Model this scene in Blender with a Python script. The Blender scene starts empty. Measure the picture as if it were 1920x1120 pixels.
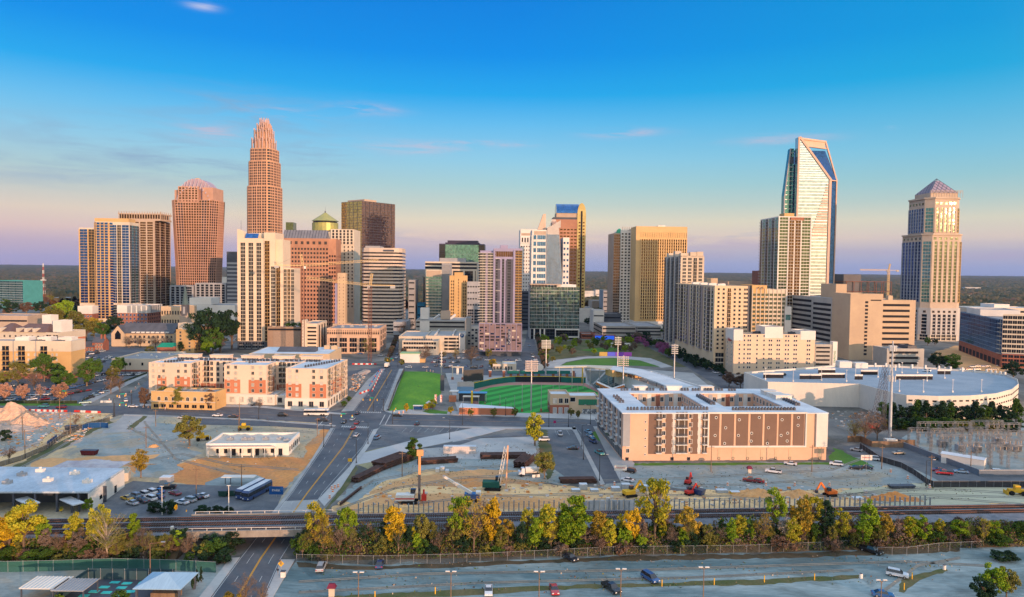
import bpy,math,random
import numpy as np
from mathutils import Vector,Matrix
SC = bpy.context.scene
COL = SC.collection
R = math.radians
# ---------------------------------------------------------------- camera
H,F = 73.0,1300.0                    # camera height (m), focal length in photo pixels (1920 wide)
TH,RO = math.atan(53 / 1300),0.0115  # pitch down, roll
CT,ST,CR,SR = math.cos(TH),math.sin(TH),math.cos(RO),math.sin(RO)
cam = bpy.data.objects.new('camera',bpy.data.cameras.new('camera')); COL.objects.link(cam)
rc = Vector((CR,SR * ST,SR * CT)); dn = Vector((SR,-CR * ST,-CR * CT)); fw = Vector((0,CT,-ST))
M = Matrix.Identity(4)
for i in range(3):
 M[i][0],M[i][1],M[i][2] = rc[i],-dn[i],-fw[i]
M.translation = (0,0,H)
cam.matrix_world = M
cam.data.sensor_width = 36; cam.data.lens = F * 36 / 1920
cam.data.clip_start = 1; cam.data.clip_end = 90000
SC.camera = cam
# ---------------------------------------------------------------- sun, sky, exposure
SUN_AZ,SUN_EL = R(36),R(5.0)         # sun low behind the camera, to the right
SX,SY = math.sin(SUN_AZ),-math.cos(SUN_AZ)
sl = bpy.data.lights.new('sun','SUN'); sl.energy = 5.0; sl.angle = R(0.5); sl.color = (1.0,0.57,0.34)
sun = bpy.data.objects.new('sun',sl); COL.objects.link(sun)
sun.rotation_euler = Vector((SX * math.cos(SUN_EL),SY * math.cos(SUN_EL),math.sin(SUN_EL))).to_track_quat('Z','Y').to_euler()
SC.view_settings.view_transform = 'Standard'; SC.view_settings.look = 'None'
SC.view_settings.exposure = 0.0; SC.view_settings.gamma = 1.0
W = bpy.data.worlds.new('World'); SC.world = W; W.use_nodes = True
def world():
 nt = W.node_tree; N = nt.nodes; L = nt.links; N.clear()
 def mth(op,a,b=None,c=None,clamp=False):
  n = N.new('ShaderNodeMath'); n.operation = op; n.use_clamp = clamp
  for k,x in enumerate((a,b,c)):
   if x is None: continue
   if isinstance(x,(int,float)): n.inputs[k].default_value = x
   else: L.new(x,n.inputs[k])
  return n.outputs[0]
 def ramp(fac,pts):
  r = N.new('ShaderNodeValToRGB'); e = r.color_ramp.elements
  while len(e) > 1: e.remove(e[-1])
  e[0].position = pts[0][0]; e[0].color = (*pts[0][1],1)
  for p,c in pts[1:]:
   k = e.new(p); k.color = (*c,1)
  L.new(fac,r.inputs[0]); return r.outputs[0]
 def mix(f,a,b,mode='MIX'):
  m = N.new('ShaderNodeMix'); m.data_type = 'RGBA'; m.blend_type = mode
  if isinstance(f,(int,float)): m.inputs[0].default_value = f
  else: L.new(f,m.inputs[0])
  for k,x in ((6,a),(7,b)):
   if isinstance(x,tuple): m.inputs[k].default_value = (*x,1)
   else: L.new(x,m.inputs[k])
  return m.outputs[2]
 tc = N.new('ShaderNodeTexCoord'); sp = N.new('ShaderNodeSeparateXYZ'); L.new(tc.outputs['Generated'],sp.inputs[0])
 x,y,z = sp.outputs
 zf = mth('MULTIPLY',z,2.0,clamp=True)
 s = lambda el: 2 * math.sin(R(el))
 east = ramp(zf,[(0.0,(.33,.37,.60)),(s(.7),(.40,.42,.62)),(s(1.7),(.54,.48,.58)),(s(2.7),(.80,.63,.55)),(s(4.0),(.82,.73,.56)),
      (s(5.4),(.58,.68,.62)),(s(6.9),(.42,.66,.70)),(s(9),(.29,.63,.84)),(s(11.8),(.13,.53,.91)),(s(14),(.015,.41,.90)),(s(17),(.0,.29,.86)),
      (s(21.5),(.0,.225,.77)),(s(29.9),(.0,.19,.64))])
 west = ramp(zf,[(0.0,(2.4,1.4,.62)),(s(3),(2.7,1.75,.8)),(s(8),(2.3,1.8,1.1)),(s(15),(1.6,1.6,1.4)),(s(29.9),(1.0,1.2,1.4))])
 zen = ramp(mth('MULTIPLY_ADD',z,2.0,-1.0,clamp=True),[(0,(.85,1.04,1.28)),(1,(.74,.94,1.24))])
 d = mth('ADD',mth('MULTIPLY',x,SX),mth('MULTIPLY',y,SY))
 mr = N.new('ShaderNodeMapRange'); mr.interpolation_type = 'SMOOTHSTEP'; mr.inputs[1].default_value = -.35; mr.inputs[2].default_value = .95
 L.new(d,mr.inputs[0])
 # pinker to the north, greener to the south, on the low eastern sky
 e2 = mix(mth('MULTIPLY',mth('MULTIPLY',x,-.62,clamp=True),mth('SUBTRACT',1.0,mth('MULTIPLY',z,5.5,clamp=True))),east,(.62,.36,.52))
 e2 = mix(mth('MULTIPLY',mth('MULTIPLY',x,.8,clamp=True),mth('MULTIPLY',z,4.0,clamp=True)),e2,(.01,.42,.62))
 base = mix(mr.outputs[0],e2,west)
 up = N.new('ShaderNodeMapRange'); up.interpolation_type = 'SMOOTHSTEP'; up.inputs[1].default_value = .42; up.inputs[2].default_value = .62
 L.new(z,up.inputs[0])
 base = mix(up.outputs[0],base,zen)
 ni = N.new('ShaderNodeTexSky'); ni.sky_type = 'NISHITA'; ni.sun_disc = False; ni.sun_elevation = SUN_EL
 ni.sun_rotation = math.pi - SUN_AZ
 base = mix(.06,base,mix(1.0,ni.outputs[0],(.1,.1,.1),'MULTIPLY'))
 # thin evening clouds: streaky noise kept to a few banks
 az = mth('ARCTAN2',x,y)
 el = mth('ARCSINE',z)
 cv = N.new('ShaderNodeCombineXYZ'); L.new(mth('MULTIPLY',az,9.0),cv.inputs[0]); L.new(mth('MULTIPLY',el,62.0),cv.inputs[1])
 nz = N.new('ShaderNodeTexNoise'); nz.inputs['Scale'].default_value = 1.0; nz.inputs['Detail'].default_value = 7; nz.inputs['Roughness'].default_value = .62; nz.inputs['Distortion'].default_value = .6
 L.new(cv.outputs[0],nz.inputs['Vector'])
 st = N.new('ShaderNodeMapRange'); st.inputs[1].default_value = .42; st.inputs[2].default_value = .72; L.new(nz.outputs[0],st.inputs[0])
 def bank(px,py,wx,wy):
  a0 = math.atan2(px - 960,F); e0 = math.atan2(507 + (px - 960) * .0115 - py,math.hypot(F,px - 960))
  q = mth('ADD',mth('POWER',mth('MULTIPLY',mth('SUBTRACT',az,a0),F / wx),2.0),mth('POWER',mth('MULTIPLY',mth('SUBTRACT',el,e0),F / wy),2.0))
  return mth('POWER',2.718,mth('MULTIPLY',q,-1.0))
 def total(banks):
  t = None
  for b in banks:
   v = bank(*b); t = v if t is None else mth('ADD',t,v)
  return mth('MULTIPLY',st.outputs[0],t,clamp=True)
 grey = total([(250,268,200,30),(60,315,160,22),(590,290,80,16),(470,215,160,34),(700,440,60,10),(1370,440,60,7),(420,320,160,20)])
 pink = total([(770,277,95,11),(685,208,50,10),(395,250,50,14),(540,215,50,8),(1170,252,60,8),(1440,265,80,8),(900,272,90,5)])
 white = total([(382,20,22,6),(1663,240,9,5)])
 low = total([(800,462,260,22),(1330,462,240,24),(1880,480,200,16)])
 base = mix(mth('MULTIPLY',grey,.75),base,(.27,.40,.58))
 base = mix(mth('MULTIPLY',pink,.8),base,(.78,.52,.60))
 base = mix(mth('MULTIPLY',white,.8),base,(.72,.70,.82))
 base = mix(mth('MULTIPLY',low,.6),base,(.46,.38,.54))
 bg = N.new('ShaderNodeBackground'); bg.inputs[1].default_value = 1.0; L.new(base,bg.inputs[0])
 out = N.new('ShaderNodeOutputWorld'); L.new(bg.outputs[0],out.inputs[0])
world()
# ---------------------------------------------------------------- pixel <-> place
def ray(px,py):
 u,v = px - 960,py - 560
 u1,v1 = u * CR + v * SR,-u * SR + v * CR
 return Vector((u1,F * CT - v1 * ST,-F * ST - v1 * CT))
def G(px,py,z=0.0):
 d = ray(px,py); t = (z - H) / d.z
 return Vector((d.x * t,d.y * t,z))
def hor(px): return 507 + (px - 960) * .0115
def X(px,Y): d = ray(px,hor(px)); return d.x * Y / d.y
def Z(px,py,Y): d = ray(px,py); return H + d.z * Y / d.y
# ---------------------------------------------------------------- materials
def lin(c):
 if isinstance(c,str):
  c = c.lstrip('#'); c = [int(c[i:i + 2],16) / 255 for i in (0,2,4)]
  return tuple(x / 12.92 if x <= .04045 else ((x + .055) / 1.055) ** 2.4 for x in c)
 return tuple(c)
MATS = {}
def mat(name,col,col2=None,scale=.15,rough=.85,metal=0.0,stretch=(1,1,1),lo=.38,hi=.64,bump=0.0,col3=None,obj=False,spec=.3,rnd=0.0,fine=0.0,patch=None):
 if name in MATS: return MATS[name]
 m = bpy.data.materials.new(name); m.use_nodes = True; MATS[name] = m
 N,L = m.node_tree.nodes,m.node_tree.links
 b = N['Principled BSDF']; c1 = lin(col)
 b.inputs['Roughness'].default_value = rough; b.inputs['Metallic'].default_value = metal; b.inputs['Specular IOR Level'].default_value = spec
 if col2 is None: col2 = tuple(x * .86 for x in c1)
 c2 = lin(col2)
 if obj: g = N.new('ShaderNodeTexCoord').outputs['Object']
 else: g = N.new('ShaderNodeNewGeometry').outputs['Position']
 mp = N.new('ShaderNodeMapping'); mp.inputs['Scale'].default_value = stretch; L.new(g,mp.inputs['Vector'])
 nz = N.new('ShaderNodeTexNoise'); nz.inputs['Scale'].default_value = scale; nz.inputs['Detail'].default_value = 6; nz.inputs['Roughness'].default_value = .65
 L.new(mp.outputs[0],nz.inputs['Vector'])
 r = N.new('ShaderNodeValToRGB'); e = r.color_ramp.elements
 e[0].position,e[1].position = lo,hi; e[0].color,e[1].color = (*c1,1),(*c2,1)
 if col3 is not None:
  k = e.new(min(.98,hi + .12)); k.color = (*lin(col3),1)
 L.new(nz.outputs[0],r.inputs[0]); cur = r.outputs[0]
 def vary(fac_socket,amt):
  nonlocal cur
  mm = N.new('ShaderNodeMix'); mm.data_type = 'RGBA'; mm.blend_type = 'MULTIPLY'; mm.inputs[0].default_value = 1
  mr = N.new('ShaderNodeMapRange'); mr.inputs[3].default_value = 1 - amt; mr.inputs[4].default_value = 1 + amt; L.new(fac_socket,mr.inputs[0])
  cb = N.new('ShaderNodeCombineColor'); [L.new(mr.outputs[0],cb.inputs[k]) for k in range(3)]
  L.new(cur,mm.inputs[6]); L.new(cb.outputs[0],mm.inputs[7]); cur = mm.outputs[2]
 if patch:
  n3 = N.new('ShaderNodeTexNoise'); n3.inputs['Scale'].default_value = patch[1]; n3.inputs['Detail'].default_value = 8; n3.inputs['Roughness'].default_value = .68; n3.inputs['Distortion'].default_value = 1.2
  L.new(g,n3.inputs['Vector']); m3 = N.new('ShaderNodeMapRange'); m3.inputs[1].default_value = .50; m3.inputs[2].default_value = .60; m3.inputs[4].default_value = patch[2]; L.new(n3.outputs[0],m3.inputs[0])
  x3 = N.new('ShaderNodeMix'); x3.data_type = 'RGBA'; L.new(m3.outputs[0],x3.inputs[0]); L.new(cur,x3.inputs[6]); x3.inputs[7].default_value = (*lin(patch[0]),1); cur = x3.outputs[2]
 if fine:
  n2 = N.new('ShaderNodeTexNoise'); n2.inputs['Scale'].default_value = max(scale * 14,.9); n2.inputs['Detail'].default_value = 3
  L.new(mp.outputs[0],n2.inputs['Vector']); vary(n2.outputs[0],fine)
 if rnd: vary(N.new('ShaderNodeObjectInfo').outputs['Random'],rnd)
 L.new(cur,b.inputs['Base Color'])
 if bump:
  bp = N.new('ShaderNodeBump'); bp.inputs['Strength'].default_value = bump; bp.inputs['Distance'].default_value = .3
  L.new(nz.outputs[0],bp.inputs['Height']); L.new(bp.outputs[0],b.inputs['Normal'])
 return m
def glass(name,col,metal=.75,rough=.06,pane=(1.6,1.8),tilt=.012,vary=.3):
 """coated facade glass: each pane leans a hair and differs a little in tint"""
 if name in MATS: return MATS[name]
 m = bpy.data.materials.new(name); m.use_nodes = True; MATS[name] = m
 N,L = m.node_tree.nodes,m.node_tree.links; b = N['Principled BSDF']
 b.inputs['Metallic'].default_value = metal; b.inputs['Roughness'].default_value = rough
 tc = N.new('ShaderNodeTexCoord'); oi = N.new('ShaderNodeObjectInfo')
 mp = N.new('ShaderNodeVectorMath'); mp.operation = 'DIVIDE'; mp.inputs[1].default_value = (pane[0],pane[0],pane[1]); L.new(tc.outputs['Object'],mp.inputs[0])
 fl = N.new('ShaderNodeVectorMath'); fl.operation = 'FLOOR'; L.new(mp.outputs[0],fl.inputs[0])
 ad = N.new('ShaderNodeVectorMath'); ad.operation = 'ADD'; L.new(fl.outputs[0],ad.inputs[0])
 lm = N.new('ShaderNodeVectorMath'); lm.operation = 'MULTIPLY_ADD'; lm.inputs[1].default_value = (.37,.29,.0); L.new(oi.outputs['Location'],lm.inputs[0]); L.new(lm.outputs[0],ad.inputs[1])
 wn = N.new('ShaderNodeTexWhiteNoise'); L.new(ad.outputs[0],wn.inputs['Vector'])
 mr = N.new('ShaderNodeMapRange'); mr.inputs[3].default_value = 1 - vary; mr.inputs[4].default_value = 1 + vary; L.new(wn.outputs['Value'],mr.inputs[0])
 mx = N.new('ShaderNodeVectorMath'); mx.operation = 'SCALE'; mx.inputs[0].default_value = lin(col); L.new(mr.outputs[0],mx.inputs['Scale'])
 L.new(mx.outputs[0],b.inputs['Base Color'])
 sb = N.new('ShaderNodeVectorMath'); sb.operation = 'SUBTRACT'; sb.inputs[1].default_value = (.5,.5,.5); L.new(wn.outputs['Color'],sb.inputs[0])
 sc = N.new('ShaderNodeVectorMath'); sc.operation = 'SCALE'; sc.inputs['Scale'].default_value = tilt; L.new(sb.outputs[0],sc.inputs[0])
 ge = N.new('ShaderNodeNewGeometry'); an = N.new('ShaderNodeVectorMath'); an.operation = 'ADD'; L.new(ge.outputs['Normal'],an.inputs[0]); L.new(sc.outputs[0],an.inputs[1])
 nn = N.new('ShaderNodeVectorMath'); nn.operation = 'NORMALIZE'; L.new(an.outputs[0],nn.inputs[0]); L.new(nn.outputs[0],b.inputs['Normal'])
 return m
def lamp(name,col,k):
 if name in MATS: return MATS[name]
 m = bpy.data.materials.new(name); m.use_nodes = True; MATS[name] = m
 b = m.node_tree.nodes['Principled BSDF']; b.inputs['Base Color'].default_value = (*lin(col),1)
 b.inputs['Emission Color'].default_value = (*lin(col),1); b.inputs['Emission Strength'].default_value = k
 return m
# ---------------------------------------------------------------- mesh building
class MB:
 def __init__(s): s.v,s.f,s.m = [],[],[]
 def poly(s,pts,mi=0):
  n = len(s.v); s.v.extend(tuple(p) for p in pts); s.f.append(tuple(range(n,n + len(pts)))); s.m.append(mi)
 def box(s,x0,x1,y0,y1,z0,z1,mi=0,top=None):
  n = len(s.v)
  s.v += [(x0,y0,z0),(x1,y0,z0),(x1,y1,z0),(x0,y1,z0),(x0,y0,z1),(x1,y0,z1),(x1,y1,z1),(x0,y1,z1)]
  for q,k in (((3,2,1,0),mi),((4,5,6,7),mi if top is None else top),((0,1,5,4),mi),((1,2,6,5),mi),((2,3,7,6),mi),((3,0,4,7),mi)):
   s.f.append(tuple(n + a for a in q)); s.m.append(k)
 def prism(s,poly,z0,z1,mi=0,top=None,poly2=None):
  n,k = len(s.v),len(poly); p2 = poly2 or poly
  s.v += [(p[0],p[1],z0) for p in poly] + [(p[0],p[1],z1) for p in p2]
  for i in range(k):
   j = (i + 1) % k; s.f.append((n + i,n + j,n + k + j,n + k + i)); s.m.append(mi)
  s.f.append(tuple(n + k + i for i in range(k))); s.m.append(mi if top is None else top)
  s.f.append(tuple(n + k - 1 - i for i in range(k))); s.m.append(mi)
 def beam(s,p,q,w,h=None,mi=0):
  p,q = Vector(p),Vector(q); d = q - p
  if d.length < 1e-6: return
  h = h or w; d.normalize(); up = Vector((0,0,1)) if abs(d.z) < .95 else Vector((0,1,0))
  a = d.cross(up).normalized() * (w / 2); b = a.cross(d).normalized() * (h / 2)
  n = len(s.v)
  for o in (p,q): s.v += [tuple(o - a - b),tuple(o + a - b),tuple(o + a + b),tuple(o - a + b)]
  for f in ((0,1,2,3),(7,6,5,4),(0,4,5,1),(1,5,6,2),(2,6,7,3),(3,7,4,0)): s.f.append(tuple(n + i for i in f)); s.m.append(mi)
 def tube(s,p,q,r0,r1=None,n=8,mi=0,cap=True):
  p,q = Vector(p),Vector(q); d = (q - p).normalized(); r1 = r0 if r1 is None else r1
  up = Vector((0,0,1)) if abs(d.z) < .95 else Vector((1,0,0)); a = d.cross(up).normalized(); b = d.cross(a)
  k = len(s.v)
  for o,r in ((p,r0),(q,r1)):
   for i in range(n):
    t = 2 * math.pi * i / n; s.v.append(tuple(o + (a * math.cos(t) + b * math.sin(t)) * r))
  for i in range(n):
   j = (i + 1) % n; s.f.append((k + j,k + i,k + n + i,k + n + j)); s.m.append(mi)
  if cap:
   s.f.append(tuple(k + i for i in range(n))); s.m.append(mi)
   s.f.append(tuple(k + n + n - 1 - i for i in range(n))); s.m.append(mi)
 def mesh(s,name,mats,smooth=False):
  me = bpy.data.meshes.new(name); me.from_pydata(s.v,[],s.f)
  for m in (mats if isinstance(mats,(list,tuple)) else [mats]): me.materials.append(m)
  if s.m: me.polygons.foreach_set('material_index',s.m)
  if smooth: me.polygons.foreach_set('use_smooth',[True] * len(s.f))
  me.update(); return me
 def build(s,name,mats,parent=None,loc=None,rz=0,smooth=False):
  return put(name,s.mesh(name,mats,smooth),parent,loc,rz)
def put(name,me,parent=None,loc=None,rz=0,scale=None):
 o = bpy.data.objects.new(name,me); COL.objects.link(o)
 if parent is not None: o.parent = parent
 if loc is not None: o.location = loc
 if rz: o.rotation_euler = (0,0,rz)
 if scale is not None: o.scale = scale if hasattr(scale,'__len__') else (scale,) * 3
 return o
def tag(o,label,cat,group=None,kind=None):
 if label: o['label'] = label
 if cat: o['category'] = cat
 if group: o['group'] = group
 if kind: o['kind'] = kind
 return o
def thing(name,label,cat,loc=(0,0,0),rz=0,group=None,scale=None):
 return tag(put(name,None,None,loc,rz,scale),label,cat,group)
def struct(o,kind='structure'): o['kind'] = kind; return o
PEND = []
def later(o,desc,place,cat,px,group=None):
 """label is written at the end, when it is known how many things answer to the same description"""
 o['category'] = cat
 if group: o['group'] = group
 PEND.append((o,desc,place,px)); return o
def ordinal(i):
 w = ['','first','second','third','fourth','fifth','sixth','seventh','eighth','ninth','tenth','eleventh','twelfth']
 return w[i] if i < 13 else f"{i}{'th' if 10 < i % 100 < 14 else {1: 'st', 2: 'nd', 3: 'rd'}.get(i % 10, 'th')}"
def write_labels():
 d = {}
 for r in PEND: d.setdefault((r[1],r[2]),[]).append(r)
 for (desc,place),rows in d.items():
  rows.sort(key=lambda r: r[3]); n = len(rows)
  for i,r in enumerate(rows):
   t = f'{desc} {place}'.strip()
   if n > 1: t += ', leftmost of them' if i == 0 else ', rightmost of them' if i == n - 1 else f', {ordinal(i + 1)} from left'
   r[0]['label'] = t
def copy_thing(root,loc,rz=0,scale=None):
 r = root.copy(); COL.objects.link(r); r.location = loc; r.rotation_euler = (0,0,rz)
 if scale is not None: r.scale = scale if hasattr(scale,'__len__') else (scale,) * 3
 for ch in root.children:
  c = ch.copy(); COL.objects.link(c); c.parent = r
  for g in ch.children:
   k = g.copy(); COL.objects.link(k); k.parent = c
 return r
# ================================================================ ground, roads, lots
m_ground = mat('m_ground',(.055,.06,.035),(.09,.075,.045),scale=.012,fine=.25)
m_city = mat('m_city',(.11,.11,.11),(.25,.23,.20),scale=.03,patch=((.055,.06,.05),.02,.7),fine=.3)
m_asph = mat('m_asph',(.075,.083,.10),(.125,.132,.145),scale=.07,fine=.18,stretch=(1,1,1),rough=.8)
m_asph2 = mat('m_asph2',(.09,.10,.115),(.15,.158,.17),scale=.09,patch=((.19,.19,.19),.05,.6),fine=.25,rough=.85)
m_gravel = mat('m_gravel',(.09,.155,.175),(.27,.345,.355),scale=.045,stretch=(.35,1.6,1),patch=((.10,.13,.13),.035,.55),fine=.45,lo=.38,hi=.58,col3=(.34,.41,.42))
m_gravel2 = mat('m_gravel2',(.17,.22,.23),(.34,.37,.355),scale=.06,stretch=(.7,1.2,1),patch=((.36,.29,.20),.03,.7),fine=.35,lo=.3,hi=.66)
m_mixed = mat('m_mixed',(.33,.32,.26),(.60,.42,.22),scale=.035,patch=((.20,.22,.21),.03,.75),fine=.35,lo=.36,hi=.66)
m_dirt = mat('m_dirt',(.72,.38,.15),(.48,.27,.13),scale=.05,fine=.25,lo=.32,hi=.68)
m_tan = mat('m_tan',(.82,.55,.27),(.60,.37,.17),scale=.04,stretch=(.5,1.6,1),patch=((.38,.24,.12),.05,.7),fine=.32,lo=.35,hi=.7)
m_orange = mat('m_orange',(.70,.30,.09),(.48,.20,.07),scale=.06,patch=((.36,.25,.15),.04,.8),fine=.35,lo=.3,hi=.7)
m_conc = mat('m_conc',(.36,.36,.36),(.46,.45,.43),scale=.08,fine=.12)
m_conc2 = mat('m_conc2',(.30,.30,.30),(.40,.39,.37),scale=.1,fine=.15)
m_grass = mat('m_grass',(.05,.15,.015),(.10,.22,.025),scale=.06,fine=.35,lo=.3,hi=.7)
m_weed = mat('m_weed',(.075,.095,.03),(.15,.125,.06),scale=.12,fine=.35)
m_turf = mat('m_turf',(.012,.095,.018),(.02,.13,.025),scale=.1,fine=.2)
m_paint = mat('m_paint',(.50,.50,.49),scale=1.5); m_yel = mat('m_yel',(.60,.30,.05),scale=1.5)
m_ballast = mat('m_ballast',(.13,.14,.16),(.22,.22,.24),scale=.5,fine=.3)
m_scrub = mat('m_scrub',(.06,.05,.03),(.12,.085,.05),scale=.25,fine=.4,col3=(.07,.09,.03))
m_rubble = mat('m_rubble',(.55,.40,.31),(.30,.25,.22),scale=.35,fine=.4,bump=.6,col3=(.62,.56,.52))
m_brickpave = mat('m_brickpave',(.30,.17,.14),(.38,.25,.2),scale=.6,fine=.2)

KUSED = {}
RAGGED = {'gravel_lot','dirt_yard','gravel_patch','demolition_yard','dirt_road','mud_patch','gravel_yard','pale_track','weeds','grass_verge','earth_slope','park_ground'}
def grd(name,pts,m,k,kind='structure',mi=None):
 n = KUSED[k] = KUSED.get(k,0) + 1; z = .004 * k + .0009 * (n % 4)
 q = [G(*p).xy for p in pts]
 if name in RAGGED:
  rg = random.Random(len(KUSED) * 31 + n); o = []; ar = abs(sum(a.x * c.y - c.x * a.y for a,c in zip(q,q[1:] + q[:1]))) / 2; wd = ar / (sum((c - a).length for a,c in zip(q,q[1:] + q[:1])) / 2)
  for a,c in zip(q,q[1:] + q[:1]):
   d = c - a; L = d.length; st = max(1,min(140,int(L / 1.4))); nn = Vector((-d.y,d.x)) / max(L,1e-6); w = 0.0
   for i in range(st):
    w = w * .72 + rg.gauss(0,.55) * min(1.6,.4 + L / 60); e = min(1,i / 3,(st - i) / 3); o.append(a + d * (i / st) + nn * max(-.16 * wd,min(.16 * wd,w * e)))
  q = o
 b = MB(); b.poly([(*p,z) for p in q])
 o = b.build(name,m); o['kind'] = kind
 n = o.data.polygons[0].normal
 if n.z < 0: o.data.flip_normals()
 return o
b = MB()
ring = [(-17000,-900),(17000,-900),(17000,18500),(-17000,18500)]
b.poly([(x,y,-.02) for x,y in ring]); struct(b.build('ground',m_ground))
b = MB(); b.poly([(-1500,30,0),(1600,30,0),(1600,1500,0),(-1500,1500,0)]); struct(b.build('city_ground',m_city))

grd('gravel_lot',[(500,1130),(556,1052),(700,1060),(900,1052),(1150,1040),(1500,1035),(1700,1028),(1950,1020),(1980,1190),(460,1190)],m_gravel,2)
grd('gravel_lot',[(-60,1070),(430,1056),(370,1130),(-60,1190)],m_gravel2,1)
# the lot beyond the tracks on the left, dirt and worn gravel
grd('gravel_lot',[(-40,880),(232,778),(640,792),(620,826),(500,980),(-60,980)],m_mixed,1)
grd('gravel_lot',[(120,830),(225,790),(345,796),(330,836),(380,850),(330,872),(200,862)],m_gravel2,2)
grd('gravel_lot',[(232,778),(300,781),(270,808),(190,812)],m_conc2,3)
grd('dirt_yard',[(232,868),(330,872),(384,858),(575,858),(606,822),(618,826),(570,880),(535,915),(470,918),(380,912),(330,905),(262,890)],m_orange,3)
grd('dirt_yard',[(570,858),(576,832),(610,800),(622,803),(608,828),(585,862)],m_orange,4)
grd('dirt_yard',[(60,862),(300,852),(262,872),(60,884)],m_dirt,2)
grd('gravel_patch',[(385,905),(420,892),(478,890),(500,900),(480,916),(390,916)],m_gravel2,5)
grd('gravel_patch',[(255,875),(330,868),(345,880),(300,896),(250,894)],m_gravel2,5)
grd('parking_lot',[(185,930),(250,902),(330,908),(540,915),(528,930),(505,985),(170,985)],m_asph2,6)
grd('demolition_yard',[(-40,765),(175,768),(205,790),(150,830),(60,860),(-40,860)],m_rubble,3)
grd('dirt_road',[(140,775),(212,772),(205,788),(90,850),(20,872),(-40,890),(-40,868),(60,838)],m_tan,4)
grd('mud_patch',[(60,800),(110,790),(120,797),(75,826),(0,850),(-30,840)],m_gravel2,5)
# construction strip along the railway, right of the road
grd('dirt_yard',[(605,975),(640,938),(700,905),(800,880),(900,868),(1000,905),(1130,917),(1400,919),(1600,915),(1770,902),(1960,915),(1990,985),(600,985)],m_tan,3)
grd('dirt_yard',[(640,960),(720,925),(900,925),(1060,934),(1130,945),(1000,955),(640,972)],m_dirt,4)
grd('dirt_yard',[(755,912),(830,898),(1010,888),(1040,902),(870,915)],m_orange,4)
grd('gravel_yard',[(630,938),(672,905),(715,850),(840,838),(1000,818),(1095,900),(1060,912),(950,895),(800,880),(715,905),(665,945)],m_gravel2,5)
grd('dirt_yard',[(680,930),(760,898),(900,880),(1000,882),(900,894),(780,910)],m_dirt,6)
grd('pale_track',[(1600,915),(1770,902),(1960,915),(1960,945),(1700,952),(1560,930)],mat('m_pale',(.50,.48,.34),(.42,.40,.27),scale=.04,stretch=(.5,1.6,1),fine=.2),5)
grd('parking_lot',[(1030,797),(1090,797),(1120,905),(1085,912),(1010,860)],m_asph2,6)
grd('concrete_pad',[(850,824),(1000,819),(1008,858),(930,862),(840,860)],m_conc,7)
grd('concrete_pad',[(790,842),(838,838),(838,858),(792,858)],m_conc2,15)
grd('gravel_lot',[(1125,915),(1172,870),(1560,868),(1600,858),(1700,860),(1765,905),(1600,917),(1400,920)],m_gravel2,6)
grd('parking_lot',[(1580,838),(1700,820),(1960,800),(1960,920),(1770,906),(1690,868),(1590,850)],m_asph2,7)
grd('substation_yard',[(1690,822),(1730,796),(1960,790),(1960,892),(1830,890),(1760,855)],m_gravel2,8)
# the main road: near the bridge, beyond it and up to the towers
RL = [(388,1130),(450,1046),(534,940),(546,925),(606,837),(626,803),(662,771),(722,692)]
RR = [(492,1130),(527,1050),(586,950),(597,937),(654,877),(683,837),(700,806),(716,771),(749,692)]
grd('street',RL + RR[::-1],m_asph,10)
grd('bridge_approach',[(534,940),(500,985),(565,985),(597,937)],m_conc2,11)
grd('street',[(722,692),(740,650),(750,622),(756,600),(764,600),(762,622),(758,650),(749,692)],m_asph,10)
grd('crossing',[(600,776),(640,768),(735,770),(740,800),(690,808),(590,800)],m_asph,11)
grd('cross_street',[(-60,764),(60,762),(250,761),(480,764),(640,775),(640,796),(480,786),(350,780),(225,776),(-60,768)],m_asph,12)
grd('cross_street',[(735,777),(900,781),(1120,788),(1120,801),(900,800),(720,797)],m_asph,12)
grd('street_spur',[(340,782),(630,797),(620,806),(520,800),(345,796)],m_asph,13)
grd('side_street',[(1080,798),(1112,798),(1170,905),(1132,908)],m_asph,9)
grd('side_street',[(222,762),(270,718),(300,700),(312,704),(282,730),(262,762)],m_asph2,13)
grd('far_street',[(968,690),(985,640),(992,600),(1000,600),(1002,640),(1018,690),(1024,712),(990,712)],m_asph,9)
grd('far_street',[(600,704),(745,684),(970,694),(1080,700),(1080,708),(900,704),(745,692),(600,714)],m_asph,16)
grd('far_street',[(1195,640),(1215,632),(1300,668),(1395,715),(1450,760),(1380,745),(1290,690)],m_asph,9)
grd('parking_lot',[(752,690),(756,672),(880,660),(990,668),(1012,705),(880,702)],m_asph2,7)
grd('parking_lot',[(-40,758),(-40,700),(130,690),(240,690),(276,700),(150,757)],m_asph,7)
grd('parking_lot',[(130,692),(130,655),(200,650),(300,655),(300,668),(210,690)],m_asph,8)
grd('parking_lot',[(715,798),(890,801),(780,824),(685,847),(672,846),(700,812)],m_asph2,13)
grd('parking_lot',[(800,839),(905,819),(1000,806),(1000,818),(905,821),(845,840)],m_asph2,17)
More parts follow.
